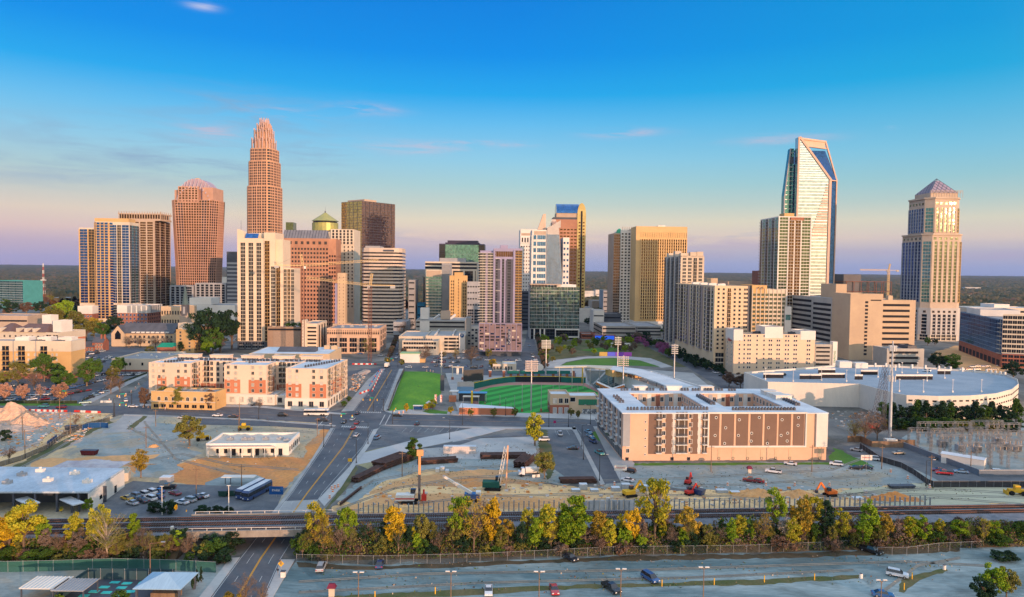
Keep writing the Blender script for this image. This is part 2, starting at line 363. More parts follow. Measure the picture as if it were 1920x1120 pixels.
# kerbs and pavements: real steps
def kerb(name,pts,m=None,h=.13):
 q = [tuple(G(*p).xy) for p in pts]
 a = sum(q[i][0] * q[(i + 1) % len(q)][1] - q[(i + 1) % len(q)][0] * q[i][1] for i in range(len(q)))
 if a < 0: q = q[::-1]
 b = MB(); b.prism(q,0,h); return struct(b.build(name,m or m_conc))
kerb('pavement',[(366,1130),(432,1047),(450,1046),(388,1130)])
kerb('pavement',[(492,1130),(527,1050),(553,1050),(506,1130)])
kerb('pavement',[(507,966),(546,915),(582,865),(600,836),(620,803),(626,803),(606,837),(546,925),(526,950),(512,972)],m_conc2)
kerb('pavement',[(597,937),(654,877),(683,837),(700,806),(709,804),(694,834),(668,871),(640,914),(608,950)])
kerb('pavement',[(662,771),(722,692),(714,692),(690,712),(640,772)],m_conc2)
kerb('pavement',[(717,771),(749,692),(758,692),(729,770)])
kerb('pavement',[(735,776),(722,772),(728,767),(860,772),(1110,778),(1120,787),(900,780)])
kerb('pavement',[(712,798),(720,797),(890,800),(960,801),(1080,802),(1080,806),(960,805),(890,803)],m_conc2)
kerb('pavement',[(232,777),(350,781),(480,787),(630,798),(628,800),(480,789),(350,783),(232,779)],m_conc2)
kerb('pavement',[(262,762),(262,758),(480,760),(560,768),(650,776),(640,778),(480,764)])
kerb('driveway',[(680,850),(787,822),(887,803),(955,803),(900,817),(790,840),(720,862),(668,872),(662,866)],mat('m_drive',(.40,.40,.41),(.48,.47,.46),scale=.08,fine=.1),.06)
kerb('pavement',[(1078,800),(1134,908),(1126,910),(1072,802)],m_conc2)
kerb('pavement',[(1112,800),(1128,800),(1190,870),(1172,905),(1164,905)],m_conc2)
kerb('pavement',[(150,757),(158,762),(276,704),(276,698)],m_conc2)
# grass
def stuffg(name,pts,m,k): return grd(name,pts,m,k,'stuff')
stuffg('weeds',[(600,965),(640,914),(668,871),(672,880),(650,915),(622,945),(612,962)],m_weed,9)
stuffg('weeds',[(668,871),(694,834),(760,846),(720,864),(690,880)],mat('m_straw',(.36,.31,.17),(.26,.24,.13),scale=.1,fine=.3),8)
stuffg('weeds',[(728,866),(790,844),(794,856),(760,870)],m_weed,8)
stuffg('weeds',[(1003,806),(1024,806),(1040,880),(1026,900),(1012,862)],m_weed,9)
stuffg('weeds',[(236,805),(268,780),(276,781),(246,806)],m_weed,6)
stuffg('grass_verge',[(1048,1098),(1440,1087),(1612,1078),(1616,1084),(1440,1096),(1048,1106)],m_weed,4)
stuffg('grass_verge',[(560,1122),(800,1110),(1048,1098),(1048,1106),(800,1120),(560,1132)],m_weed,4)
stuffg('grass_verge',[(1690,1088),(1770,1064),(1778,1070),(1720,1092),(1695,1112),(1685,1110)],m_weed,4)
stuffg('grass_verge',[(556,1054),(700,1062),(900,1055),(1150,1043),(1500,1038),(1800,1024),(1800,1034),(1500,1046),(1150,1052),(900,1062),(700,1069),(560,1064)],m_scrub,4)
stuffg('grass_verge',[(1165,869),(1560,868),(1560,872),(1165,873)],m_grass,9)
stuffg('grass_verge',[(1555,862),(1562,840),(1580,845),(1640,876),(1615,880)],m_grass,9)
stuffg('grass_verge',[(1110,812),(1118,808),(1168,850),(1164,868)],m_grass,10)
stuffg('hill_lawn_edge',[(160,757),(0,757),(0,761),(160,761)],m_grass,14)
stuffg('weeds',[(20,878),(80,846),(150,812),(206,790),(214,792),(160,818),(90,854),(30,884)],m_weed,7)
grd('earth_slope',[(1745,665),(1790,648),(1860,655),(1905,690),(1870,700),(1800,690)],m_dirt,8)
# ---- painted markings
def ribbon(bb,a,c,w,z):
 a,c = Vector((a[0],a[1],z)),Vector((c[0],c[1],z)); d = (c - a).normalized(); n = Vector((-d.y,d.x,0)) * (w / 2)
 bb.poly([a - n,c - n,c + n,a + n])
def line(bb,pts,w=.15,z=.07,dash=None):
 q = [G(*p) for p in pts]
 for a,c in zip(q,q[1:]):
  if not dash: ribbon(bb,a,c,w,z); continue
  L_ = (c - a).length; d = (c - a) / L_; t = 0
  while t < L_: ribbon(bb,a + d * t,a + d * min(L_,t + dash[0]),w,z); t += dash[0] + dash[1]
def lerp(P,Q,t): return [(a[0] + (b_[0] - a[0]) * t,a[1] + (b_[1] - a[1]) * t) for a,b_ in zip(P,Q)]
PL = [(450,1046),(546,925),(606,837),(626,803)]; PR = [(527,1050),(606,925),(683,837),(700,806)]
QL = [(388,1130),(450,1046)]; QR = [(492,1130),(527,1050)]
UL = [(662,771),(722,692)]; UR = [(716,771),(749,692)]
y_ = MB(); w_ = MB()
for A,B in ((PL,PR),(QL,QR),(UL,UR)):
 for o in (-.012,.012): line(y_,lerp(A,B,.5 + o),.22,.06)
 for t in (.25,.75): line(w_,lerp(A,B,t),.13,.06,(3,7))
 for t in (.03,.97): line(w_,lerp(A,B,t),.15,.06)
line(y_,[(735,787),(1100,794)],.2,.066)
line(w_,[(735,782.5),(1100,790)],.15,.066,(3,6)); line(w_,[(735,791),(1100,797)],.15,.066,(3,6))
line(y_,[(280,769),(620,783)],.2,.066); line(w_,[(280,765),(620,778)],.15,.066,(3,6)); line(w_,[(280,773),(620,788)],.15,.066,(3,6))
def zebra(a,c,w,n):
 a,c = G(*a),G(*c)
 for i in range(n):
  p = a.lerp(c,(i + .5) / n); d = Vector((-.07,1,0))
  ribbon(w_,p - d * w,p + d * w,.6,.062)
zebra((640,800),(692,802),1.6,14); zebra((668,773),(715,774),1.4,12)
line(w_,[(722,778),(712,797)],.4,.07); line(w_,[(732,778),(722,797)],.4,.07); line(w_,[(616,778),(596,800)],.4,.07)
for i in range(9): line(w_,[(713 + i * 1 - 3 * i,801 + 4 * i),(733 - 2.2 * i,801.5 + 4 * i)],.12,.058)
line(w_,[(713,800),(680,842)],.12,.058)
for i in range(8): line(w_,[(762 + 14 * i,803),(754 + 14 * i,811)],.12,.058)
for i in range(6): line(w_,[(1040 + 11 * i,806),(1044 + 12 * i,816)],.12,.04)
tk = MB()
for pts in ([(620,962),(760,945),(900,930),(1100,925),(1400,930),(1700,926),(1920,932)],[(630,955),(740,915),(860,895),(1000,888)],[(640,940),(700,900),(820,878),(960,872)],[(1120,935),(1300,938),(1560,928),(1750,915)],[(1540,935),(1700,912),(1920,925)],[(1600,945),(1760,932),(1920,945)],[(30,880),(100,845),(170,800),(210,775)],
   [(240,870),(340,850),(430,870),(560,880)],[(240,800),(300,830),(420,800),(590,810)],[(270,790),(330,860),(450,890)],[(1130,900),(1300,895),(1560,880),(1640,850)],[(1140,912),(1400,908),(1640,890)],[(560,1090),(800,1075),(1200,1068),(1700,1052),(1850,1060)],[(560,1110),(900,1092),(1300,1082),(1600,1068)],[(1640,1120),(1720,1060),(1800,1045)]):
 for o in (0,2.6): line(tk,[(x,y + o) for x,y in pts],.55,.072 if o else .0725)
struct(tk.build('tyre_tracks',mat('m_trk',(.20,.19,.17),(.30,.27,.22),scale=.12,fine=.3)),'stuff')
struct(y_.build('street_centre_line',m_yel)); struct(w_.build('street_markings',m_paint))
# ================================================================ far woods (one mass) and the suburb roofs in them
def far_forest():
 rng = np.random.default_rng(5)
 na,nr = 1050,330
 az = np.linspace(-.72,.72,na); rr = 1260 * (16000 / 1260) ** (np.linspace(0,1,nr) ** 1.15)
 A,Rr = np.meshgrid(az,rr); x = Rr * np.tan(A); y = Rr.copy()
 cell = np.where(y < 3000,11.0,np.where(y < 6000,24.0,60.0))
 def hsh(i,j,k): v = np.sin(i * 127.1 + j * 311.7 + k * 74.7) * 43758.5453; return v - np.floor(v)
 z = np.zeros_like(x)
 ci,cj = np.floor(x / cell),np.floor(y / cell)
 best = np.full_like(x,9.0); hb = np.zeros_like(x)
 for di in (-1,0,1):
  for dj in (-1,0,1):
   i,j = ci + di,cj + dj
   px_,py_ = (i + .15 + .7 * hsh(i,j,1)),(j + .15 + .7 * hsh(i,j,2))
   d = np.hypot(x / cell - px_,y / cell - py_); u = d < best
   best = np.where(u,d,best); hb = np.where(u,hsh(i,j,3),hb)
 big = .5 + .5 * np.sin(x * .0031 + 1.3 * np.sin(y * .0017)) * np.sin(y * .0023 + x * .0011)
 clear = (np.sin(x * .011 + 2) * np.sin(y * .006 + .004 * x) > .72) & (y < 3600)
 z = (9 + 9 * hb + 4 * big) * np.clip(1.25 - best * best * 1.5,0.05,1) * np.where(clear,.05,1)
 z += 44 * (np.clip((y - 2500) / 13000,0,1)) + 16 * np.clip((y - 3000) / 6000,0,1) * (.5 + .5 * np.sin(x * .0006 + 1) * np.sin(y * .0008)) + rng.normal(0,.6,x.shape)
 me = bpy.data.meshes.new('forest'); V = np.stack([x,y,z],-1).reshape(-1,3).astype(np.float32)
 idx = np.arange(na * nr).reshape(nr,na); q = np.stack([idx[:-1,:-1],idx[:-1,1:],idx[1:,1:],idx[1:,:-1]],-1).reshape(-1,4)
 me.vertices.add(len(V)); me.vertices.foreach_set('co',V.ravel()); n = len(q)
 me.loops.add(n * 4); me.loops.foreach_set('vertex_index',q.ravel().astype(np.int32)); me.polygons.add(n)
 me.polygons.foreach_set('loop_start',np.arange(0,4 * n,4,dtype=np.int32)); me.polygons.foreach_set('loop_total',np.full(n,4,dtype=np.int32))
 me.update(); me.validate()
 m = mat('m_forest',(.028,.042,.018),(.13,.085,.03),scale=.018,stretch=(1,.8,1),lo=.36,hi=.56,col3=(.22,.085,.045),fine=.6)
 me.materials.append(m); o = put('forest',me); o['kind'] = 'stuff'
far_forest()
m_wht = mat('m_wht',(.62,.60,.58),(.50,.48,.46),scale=.05); m_tanroof = mat('m_tanroof',(.33,.32,.31),scale=.05)
def far_block(px,py,w,d,h,Y,mi,desc,name='warehouse',cat='building',nwin=0,place='among the far woods'):
 p = Vector((X(px,Y),Y,0)); t = put(name,None,None,p,random.uniform(-.3,.3))
 b = MB(); b.box(-w / 2,w / 2,0,d,0,h,0); b.build('wall',mi,t)
 b = MB(); b.box(-w / 2 - .3,w / 2 + .3,-.3,d + .3,h,h + .5,0); b.build('roof',m_tanroof,t)
 if nwin:
  for k in range(nwin):
   b = MB(); z = 2 + (h - 2) * k / nwin; b.box(-w / 2 + 1,w / 2 - 1,-.1,0,z,z + 1.5,0); b.build('window',M_dark,t)
 later(t,desc,place,cat,px); return t
M_dark = mat('m_dark',(.03,.035,.045),rough=.3)
random.seed(4)
for px,Y,w,h,mi,ds in ((70,1900,70,9,m_wht,'long white warehouse'),(95,1550,90,8,m_wht,'wide pale warehouse'),(135,1650,40,11,m_wht,'small white office block'),
       (125,2500,70,12,m_wht,'far white store'),(30,2200,50,10,m_wht,'pale low hall'),(55,1450,50,9,m_wht,'long white warehouse'),(130,1400,60,7,m_tanroof,'grey low shed'),
       (1128,1750,30,26,m_wht,'white midrise block'),(1105,1500,24,30,m_wht,'white midrise block'),(1142,2100,50,14,m_wht,'far white store'),
       (1845,3600,110,18,m_wht,'far white store'),(1870,4200,160,22,m_wht,'distant pale office block'),(1825,3000,60,22,m_wht,'distant pale office block'),
       (420,1800,60,12,m_wht,'long white warehouse'),(1350,2600,60,14,m_wht,'long white warehouse'),(790,2200,60,12,m_wht,'pale low hall')):
 far_block(px,0,w,w * .5,h,Y,mi,ds,nwin=2 if h > 11 else 0)
# ================================================================ building kit
m_cream = mat('m_cream',(.60,.53,.43),(.52,.45,.36),scale=.06,fine=.06,rnd=.04)
m_stone = mat('m_stone',(.46,.36,.28),(.38,.29,.22),scale=.06,fine=.08)
m_granite = mat('m_granite',(.42,.22,.14),(.33,.17,.11),scale=.06,fine=.08)
m_white = mat('m_white',(.70,.67,.62),(.60,.57,.53),scale=.05,fine=.05)
m_grey = mat('m_grey',(.34,.35,.37),(.27,.28,.30),scale=.06,fine=.08)
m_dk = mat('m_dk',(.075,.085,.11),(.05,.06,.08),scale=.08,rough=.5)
m_ochre = mat('m_ochre',(.58,.38,.17),(.50,.32,.14),scale=.06,fine=.07)
m_beige = mat('m_beige',(.55,.42,.28),(.48,.36,.24),scale=.06,fine=.07)
m_coral = mat('m_coral',(.52,.20,.11),(.45,.17,.09),scale=.08,fine=.08)
m_brick = mat('m_brick',(.32,.12,.075),(.24,.09,.06),scale=.3,fine=.15)
m_brown = mat('m_brown',(.19,.12,.09),(.165,.105,.08),scale=.08,fine=.06)
m_lilac = mat('m_lilac',(.31,.285,.42),(.26,.24,.36),scale=.06,fine=.06)
m_gdeck = mat('m_gdeck',(.40,.38,.35),(.31,.30,.28),scale=.06,stretch=(1,1,.5),fine=.1)
m_roofw = mat('m_roofw',(.62,.66,.70),(.48,.52,.57),scale=.1,fine=.1)
m_roofg = mat('m_roofg',(.22,.23,.25),(.30,.30,.31),scale=.12,fine=.12)
m_metal = mat('m_metal',(.45,.46,.48),scale=.3,metal=.6,rough=.4)
m_slate = mat('m_slate',(.10,.105,.125),(.07,.075,.09),scale=.2,fine=.15)
m_void = mat('m_void',(.02,.02,.025),rough=.9)
g_blue = glass('g_blue',(.018,.075,.26)); g_dark = glass('g_dark',(.018,.024,.036),metal=.45); g_gold = glass('g_gold',(.085,.048,.020))
g_teal = glass('g_teal',(.09,.23,.25)); g_green = glass('g_green',(.075,.105,.06),metal=.6); g_duke = glass('g_duke',(.34,.45,.54),tilt=.008,vary=.12,pane=(3,4))
g_sky = glass('g_sky',(.045,.14,.34)); g_win = glass('g_win',(.03,.04,.06),metal=.4,pane=(1.1,1.5),vary=.5)
g_blind = glass('g_blind',(.5,.47,.42),metal=.15,rough=.3,pane=(1.1,1.5),vary=.3)

KIT = {}
def kit(key,fn):
 if key not in KIT: b = MB(); mats = fn(b); KIT[key] = [b,mats,None]
 return key
def kitmesh(key,name):
 e = KIT[key]
 if e[2] is None: e[2] = e[0].mesh(name,e[1])
 return e[2]
def k_win(w,h,mf,mg,mull=1,t=.13):
 def fn(b):
  b.poly([(0,-.05,0),(w,-.05,0),(w,-.05,h),(0,-.05,h)],1)
  b.box(-t,0,-.14,0,-t,h + t); b.box(w,w + t,-.14,0,-t,h + t); b.box(0,w,-.16,0,-t * 1.4,0); b.box(0,w,-.14,0,h,h + t)
  for i in range(mull):
   u = w * (i + 1) / (mull + 1); b.box(u - .04,u + .04,-.1,-.05,0,h)
  return [mf,mg]
 return kit(('win',w,h,mf.name,mg.name,mull),fn)
def k_bay(w,h,nf,mg,ms,sp=.22,mull=2,d=.18):
 def fn(b):
  b.poly([(0,-.06,0),(w,-.06,0),(w,-.06,h),(0,-.06,h)],1)
  f = h / nf
  for i in range(nf): b.box(0,w,-d,-.06,i * f,i * f + f * sp,0)
  for i in range(mull):
   u = w * (i + 1) / (mull + 1); b.box(u - .07,u + .07,-d * .8,-.06,0,h,0)
  return [ms,mg]
 return kit(('bay',round(w,2),round(h,2),nf,mg.name,ms.name,sp,mull),fn)
def k_rib(w,h,mg,ms,mull=0):
 def fn(b):
  b.box(0,w,-.07,0,0,h,1)
  for i in range(mull):
   u = w * (i + 1) / (mull + 1); b.box(u - .08,u + .08,-.16,-.07,0,h,0)
  return [ms,mg]
 return kit(('rib',round(w,2),round(h,2),mg.name,ms.name,mull),fn)
def k_balc(w,h,nf,mg,ms,mr,d=1.5):
 """a stack of balconies in front of dark glazing"""
 def fn(b):
  b.poly([(0,-.05,0),(w,-.05,0),(w,-.05,h),(0,-.05,h)],1)
  f = h / nf
  for i in range(nf):
   z = i * f; b.box(0,w,-d,-.05,z,z + .3,0)
   b.box(0,w,-d,-d + .06,z + 1.1,z + 1.2,2)
   for k in range(7): u = .05 + (w - .1) * k / 6; b.box(u - .035,u + .035,-d,-d + .06,z + .3,z + 1.1,2)
  b.box(w / 2 - .1,w / 2 + .1,-.25,-.05,0,h,0)
  return [ms,mg,mr]
 return kit(('balc',round(w,2),round(h,2),nf,mg.name,ms.name,mr.name,d),fn)
def k_box(w,h,d,m):
 def fn(b): b.box(0,w,-d,0,0,h); return [m]
 return kit(('box',round(w,2),round(h,2),d,m.name),fn)

class B:
 """a building: an Empty at its front corner; x runs along the front, y into the depth"""
 def __init__(s,name,label,xl,xr,D,yaw=3.5,cat='building',base=0.0,group=None):
  s.psi = R(yaw); p = Vector((X(xl,D),D,base)); k = X(xr,1000) / 1000
  s.W = (k * p.y - p.x) / (math.cos(s.psi) - k * math.sin(s.psi)); s.p,s.D,s.xl,s.xr = p,D,xl,xr
  s.o = thing(name,label,cat,p,s.psi,group); s.req = []
 def z(s,px,py,dy=0): return Z(px,py,s.D + dy) - s.p.z
 def u(s,px,y=0):
  """local x of photo column px on the plane at local depth y"""
  q = s.p + Vector((-math.sin(s.psi) * y,math.cos(s.psi) * y,0)); k = X(px,1000) / 1000
  return (k * q.y - q.x) / (math.cos(s.psi) - k * math.sin(s.psi))
 def part(s,name,bb,m,smooth=False): return bb.build(name,m,s.o,smooth=smooth)
 def body(s,r,z0,z1,m,name='wall',par=1.0,roof=m_roofg,cap=None):
  x0,x1,y0,y1 = r; return s.shell([(x0,y0),(x1,y0),(x1,y1),(x0,y1)],z0,z1,m,name,par,roof)
 def shell(s,poly,z0,z1,m,name='wall',par=1.0,roof=m_roofg):
  b = MB(); n = len(poly); cx = sum(p[0] for p in poly) / n; cy = sum(p[1] for p in poly) / n
  inn = [(p[0] + (cx - p[0]) * .02 + (.35 if cx > p[0] else -.35),p[1] + (cy - p[1]) * .02 + (.35 if cy > p[1] else -.35)) for p in poly]
  for i in range(n):
   a,c = poly[i],poly[(i + 1) % n]; ia,ic = inn[i],inn[(i + 1) % n]
   b.poly([(*a,z0),(*c,z0),(*c,z1),(*a,z1)]); b.poly([(*a,z1),(*c,z1),(*ic,z1),(*ia,z1)])
   b.poly([(*ic,z1 - par),(*ia,z1 - par),(*ia,z1),(*ic,z1)])
  s.part(name,b,m); r = MB(); r.poly([(*p,z1 - par + .02) for p in inn]); s.part('roof',r,roof)
 def face(s,side,r):
  x0,x1,y0,y1 = r
  return {'f': ((x0,y0),0.0,x1 - x0),'r': ((x1,y0),math.pi / 2,y1 - y0),'l': ((x0,y1),-math.pi / 2,y1 - y0),'b': ((x1,y1),math.pi,x1 - x0)}[side]
 @staticmethod
 def edge(a,c): return (a,math.atan2(c[1] - a[1],c[0] - a[0]),math.hypot(c[0] - a[0],c[1] - a[1]))
 def add(s,name,key,fc,u,z):
  (ox,oy),a,L = fc; s.req.append((name,key,(ox + math.cos(a) * u,oy + math.sin(a) * u,z),a))
 def grid(s,fc,z0,z1,nx,nz,w,h,mf=m_white,mg=g_win,mull=1,name='window',skip=None,u0=0,u1=None,key=None):
  L = fc[2] if u1 is None else u1; w,h = round(w,2),round(h,2)
  key = key or k_win(w,h,mf,mg,mull); du,dz = (L - u0) / nx,(z1 - z0) / nz
  for j in range(nz):
   for i in range(nx):
    if skip and skip(i,j): continue
    s.add(name,key,fc,u0 + du * (i + .5) - w / 2,z0 + dz * (j + .5) - h / 2)
 def ribbons(s,fc,z0,z1,n,h,mg=g_dark,ms=m_white,u0=.6,u1=None,mull=0,name='window_band'):
  L = (fc[2] - .6) if u1 is None else u1; key = k_rib(round(L - u0,2),round(h,2),mg,ms,mull)
  for j in range(n): s.add(name,key,fc,u0,z0 + (z1 - z0) * (j + .5) / n - h / 2)
 def pattern(s,fc,z0,z1,pat,wid=None,fh=3.5,m=m_cream,mg=g_blue,ms=None,sp=.22,mull=2,rail=None,proud=.55,mg2=None):
  wd = {'P': 1.0,'g': 4,'G': 6,'b': 4,'w': 3,'d': 4,'n': 2}; wd.update(wid or {})
  tot = sum(wd[c] for c in pat); u = 0; L = fc[2]; h = z1 - z0; nf = max(1,round(h / fh)); ms = ms or m
  for c in pat:
   w = round(wd[c] / tot * L,2)
   if c == 'P': s.add('pier',k_box(w,h,proud,m),fc,u,z0)
   elif c in 'gGn': s.add('window_bay',k_bay(w,h,nf,mg,ms,sp,mull if c != 'n' else 0),fc,u,z0)
   elif c == 'd': s.add('window_bay',k_bay(w,h,nf,mg2 or g_dark,ms,sp,mull),fc,u,z0)
   elif c == 'b': s.add('balcony_stack',k_balc(w,h,nf,mg2 or g_dark,ms,rail or m_metal),fc,u,z0)
   u += w
 def plant(s,spots,z,m=m_metal,size=(3,2.4,1.6),name='rooftop_unit'):
  b = MB(); a,c,h = size; b.box(-a / 2,a / 2,-c / 2,c / 2,0,h); b.tube((0,0,h),(0,0,h + .25),min(a,c) * .36,n=10)
  me = b.mesh(name,m)
  for x,y in spots: put(name,me,s.o,(x,y,z))
 def done(s,most=100):
  by = {}
  for r in s.req: by.setdefault(r[0],[]).append(r)
  for name,rows in by.items():
   rest = []
   if len(rows) > most: rows = sorted(rows,key=lambda r: (round(r[3],2) != 0,-r[2][2])); rest = rows[most:]; rows = rows[:most]
   for n,key,loc,a in rows: put(n,kitmesh(key,n),s.o,loc,a)
   if rest:
    bb = MB(); mats = []
    for n,key,loc,a in rest:
     e = KIT[key]; mi = [mats.index(m) if m in mats else (mats.append(m) or len(mats) - 1) for m in e[1]]; k = len(bb.v); ca,sa = math.cos(a),math.sin(a)
     bb.v += [(loc[0] + v[0] * ca - v[1] * sa,loc[1] + v[0] * sa + v[1] * ca,loc[2] + v[2]) for v in e[0].v]
     bb.f += [tuple(k + i for i in f) for f in e[0].f]; bb.m += [mi[i] for i in e[0].m]
    s.part(name,bb,mats)['kind'] = 'stuff'
  return s.o
# ================================================================ buildings near the camera
def brown_apartments():
 b = B('apartment_block','large apartment block with brown panels and white courtyard roof beside the gravel lot',1173,1559,265,yaw=3.2,cat='apartment building')
 Wd = b.W; z1 = b.z(1173,776); L = 54; r = (0,Wd,0,L)
 # shell with two courtyards left open
 bb = MB(); bb.box(0,Wd,0,12,0,z1); bb.box(0,Wd,43,L,0,z1); bb.box(0,12,12,43,0,z1); bb.box(Wd - 12,Wd,12,43,0,z1); bb.box(36,44,12,43,0,z1)
 b.part('wall',bb,mat('m_peach',(.67,.42,.29),(.61,.38,.26),scale=.06,fine=.05))
 rf = MB()
 for q in ((-.4,Wd + .4,-.4,12),(-.4,Wd + .4,43,L + .4),(-.4,12,12,43),(Wd - 12,Wd + .4,12,43),(36,44,12,43)): rf.box(*q,z1 + .003,z1 + .45)
 b.part('roof',rf,m_roofw)
 f = b.face('f',r); zb = z1 * .29
 k_panel = lambda w,h,m,d=.12: k_box(w,h,d,m)
 # front: cream strip with windows, brown strips and balconies, then the blank panelled half
 px = lambda x: b.u(1080 + x * 500 / 1920)
 hz = lambda y: b.z(1300,620 + y * 280 / 1075)
 for x in (545,668,852): b.add('brown_panel',k_panel(round(px(x + 52) - px(x),2),round(z1 - hz(895),2),m_brown),f,px(x),hz(895))
 for x0,x1 in ((598,640),(742,828),(935,970)):
  w = px(x1) - px(x0); b.add('balcony_recess',k_panel(round(w,2),round(z1 - hz(895),2),mat('m_rec',(.10,.075,.06)),.10),f,px(x0),hz(895))
  n = 2 if x1 - x0 > 60 else 1
  for j in range(5):
   for i in range(n): b.add('balcony',k_balc(round(w / n - .15,2),3.0,1,g_win,m_white,m_dk,1.3),f,px(x0) + w / n * i,hz(895) + .25 + 3.28 * j)
 for x in (640,712,835,900):
  for j in range(5): b.add('window',k_win(1.25,1.55,m_white,g_win,1),f,px(x) + .2,hz(880) + 3.28 * j)
 for x0 in (712,900): b.add('white_strip',k_panel(1.35,round(z1 - hz(895),2),m_white,.06),f,px(x0) - .02,hz(895))
 b.add('white_strip',k_panel(1.5,round(z1 - zb,2),m_white,.06),f,px(382),zb)
 for j in range(5): b.add('window',k_win(1.2,1.5,m_white,g_win,1),f,px(385),hz(885) + 3.25 * j)
 for j in range(5): b.add('vent',k_win(.45,.55,m_white,g_dark,0),f,px(518),hz(905) + 3.2 * j)
 # big white frame with six brown panels and round lights
 x0,x1,za,zt = px(972),px(1690),hz(848),hz(592)
 fr = MB()
 fr.box(x0,x1,-.5,0,za,za + .6); fr.box(x0,x1,-.5,0,zt - .6,zt); fr.box(x0,x0 + .5,-.5,0,za + .6,zt - .6); fr.box(x1 - .5,x1,-.5,0,za + .6,zt - .6); b.part('panel_frame',fr,m_white)
 for a,c in ((990,1058),(1075,1165),(1181,1268),(1285,1372),(1388,1476),(1490,1578),(1595,1672)):
  b.add('brown_panel',k_panel(round(px(c) - px(a),2),round(zt - za - 1.4,2),m_brown,.15),f,px(a),za + .7)
 def k_disc():
  def fn(q): q.tube((0,0,0),(0,-.25,0),.56,n=14,mi=0); q.tube((0,-.25,0),(0,-.27,0),.36,n=10,mi=1); return [m_white,m_void]
  return kit(('disc',),fn)
 for x,y in ((1033,632),(1028,762),(1103,706),(1098,820),(1201,648),(1197,762),(1293,746),(1291,803),(1345,632),(1414,706),(1409,820),(1511,648),(1507,762),(1554,746),(1552,803),(1630,632),(1628,689)):
  b.add('round_vent',k_disc(),f,px(x),hz(y))
 for x in (1060,1163,1268,1371,1473,1576,1792):
  b.add('tan_strip',k_panel(1.0,round(hz(858) - hz(935),2),m_beige,.08),f,px(x) - .5,hz(935)); b.add('vent',k_win(.7,.7,m_dk,m_void,0),f,px(x) - .35,hz(935))
 for x in (392,720,840): b.add('vent',k_win(1.0,.9,m_dk,m_void,0),f,px(x) - .5,hz(938))
 b.add('corner_bay',k_box(round(Wd - px(1757),2),round(z1 - hz(845),2),.8,m_white),f,px(1757),hz(845))
 b.add('corner_bay',k_box(round(px(360) - px(308),2),round(z1 - hz(838),2),.5,m_grey),f,0,hz(838))
 # shaded side along the street
 lf = b.face('l',r)
 b.pattern(lf,4.5,z1,'wbPnwbPnwbPnwbPnwbPnw',m=m_grey,mg=g_win,mg2=g_dark,ms=m_white,fh=3.3,rail=m_dk,wid={'w': 3,'b': 4,'P': 2})
 b.ribbons(lf,.3,4.3,1,3.2,mg=g_dark,ms=m_grey,mull=14,name='shop_front')
 # courtyard faces that show over the roof edge
 for y0,xa,xb in ((43,12,36),(43,44,Wd - 12)):
  fc = ((xa,42.98),0.0,xb - xa)
  for k in range(int((xb - xa) / 4)):
   b.add('court_panel',k_panel(1.9,9,m_brick if k % 3 == 0 else (m_grey if k % 3 == 1 else m_white),.1),fc,.3 + 4 * k,z1 - 9.2)
   b.add('window',k_win(1.4,1.9,m_white,g_win,1),fc,2.3 + 4 * k,z1 - 3.4)
 for xa in (36,Wd - 12): 
  fc = ((xa,43),-math.pi / 2,31.0); b.grid(fc,z1 - 7,z1,9,2,1.4,1.9)
 bb = MB(); bb.poly([(12,12,4),(36,12,4),(36,50,4),(12,43,4)]); bb.poly([(44,12,4),(Wd - 12,12,4),(Wd - 12,43,4),(44,50,4)]); b.part('courtyard',bb,m_conc2)
 zr = z1 + .45
 random.seed(3); sp = []
 for y,xs in ((5,(3,8.5,13)),(5.5,(15,20,26,31)),(4.6,(45,48,53,58,62,66))):
  for x in xs: sp += [(x + 1.25 * i,y) for i in range(4)]
 for y in (49,): sp += [(x + 1.3 * i,y) for x in (10,15,22,28,38,43,49,54,60) for i in range(3)]
 sp += [(40 + (i % 2) * 1.3,16 + 2.2 * (i // 2)) for i in range(18)] + [(Wd - 6 + (i % 2) * 1.3,14 + 2.2 * (i // 2)) for i in range(26)] + [(3 + (i % 2) * 1.3,20 + 4 * (i // 2)) for i in range(8)]
 b.plant(sp,zr,m_dk,(.85,.85,1.0),'condenser')
 for x,y,w,d,h,m in ((16,49.5,6,4,1.6,m_white),(31,49.5,7,4,1.8,m_white),(47,49.5,6,4,1.6,m_white),(Wd - 9,38,6,4,1.6,m_white),(Wd - 9,32,6,4,1.6,m_white),(Wd - 9,26,7,4,1.8,m_white)):
  q = MB(); q.box(x,x + w,y,y + d,zr,zr + h); q.box(x - .2,x + w + .2,y - .2,y + d + .2,zr + h + .003,zr + h + .25); b.part('roof_box',q,m)
 b.done(100)
brown_apartments()
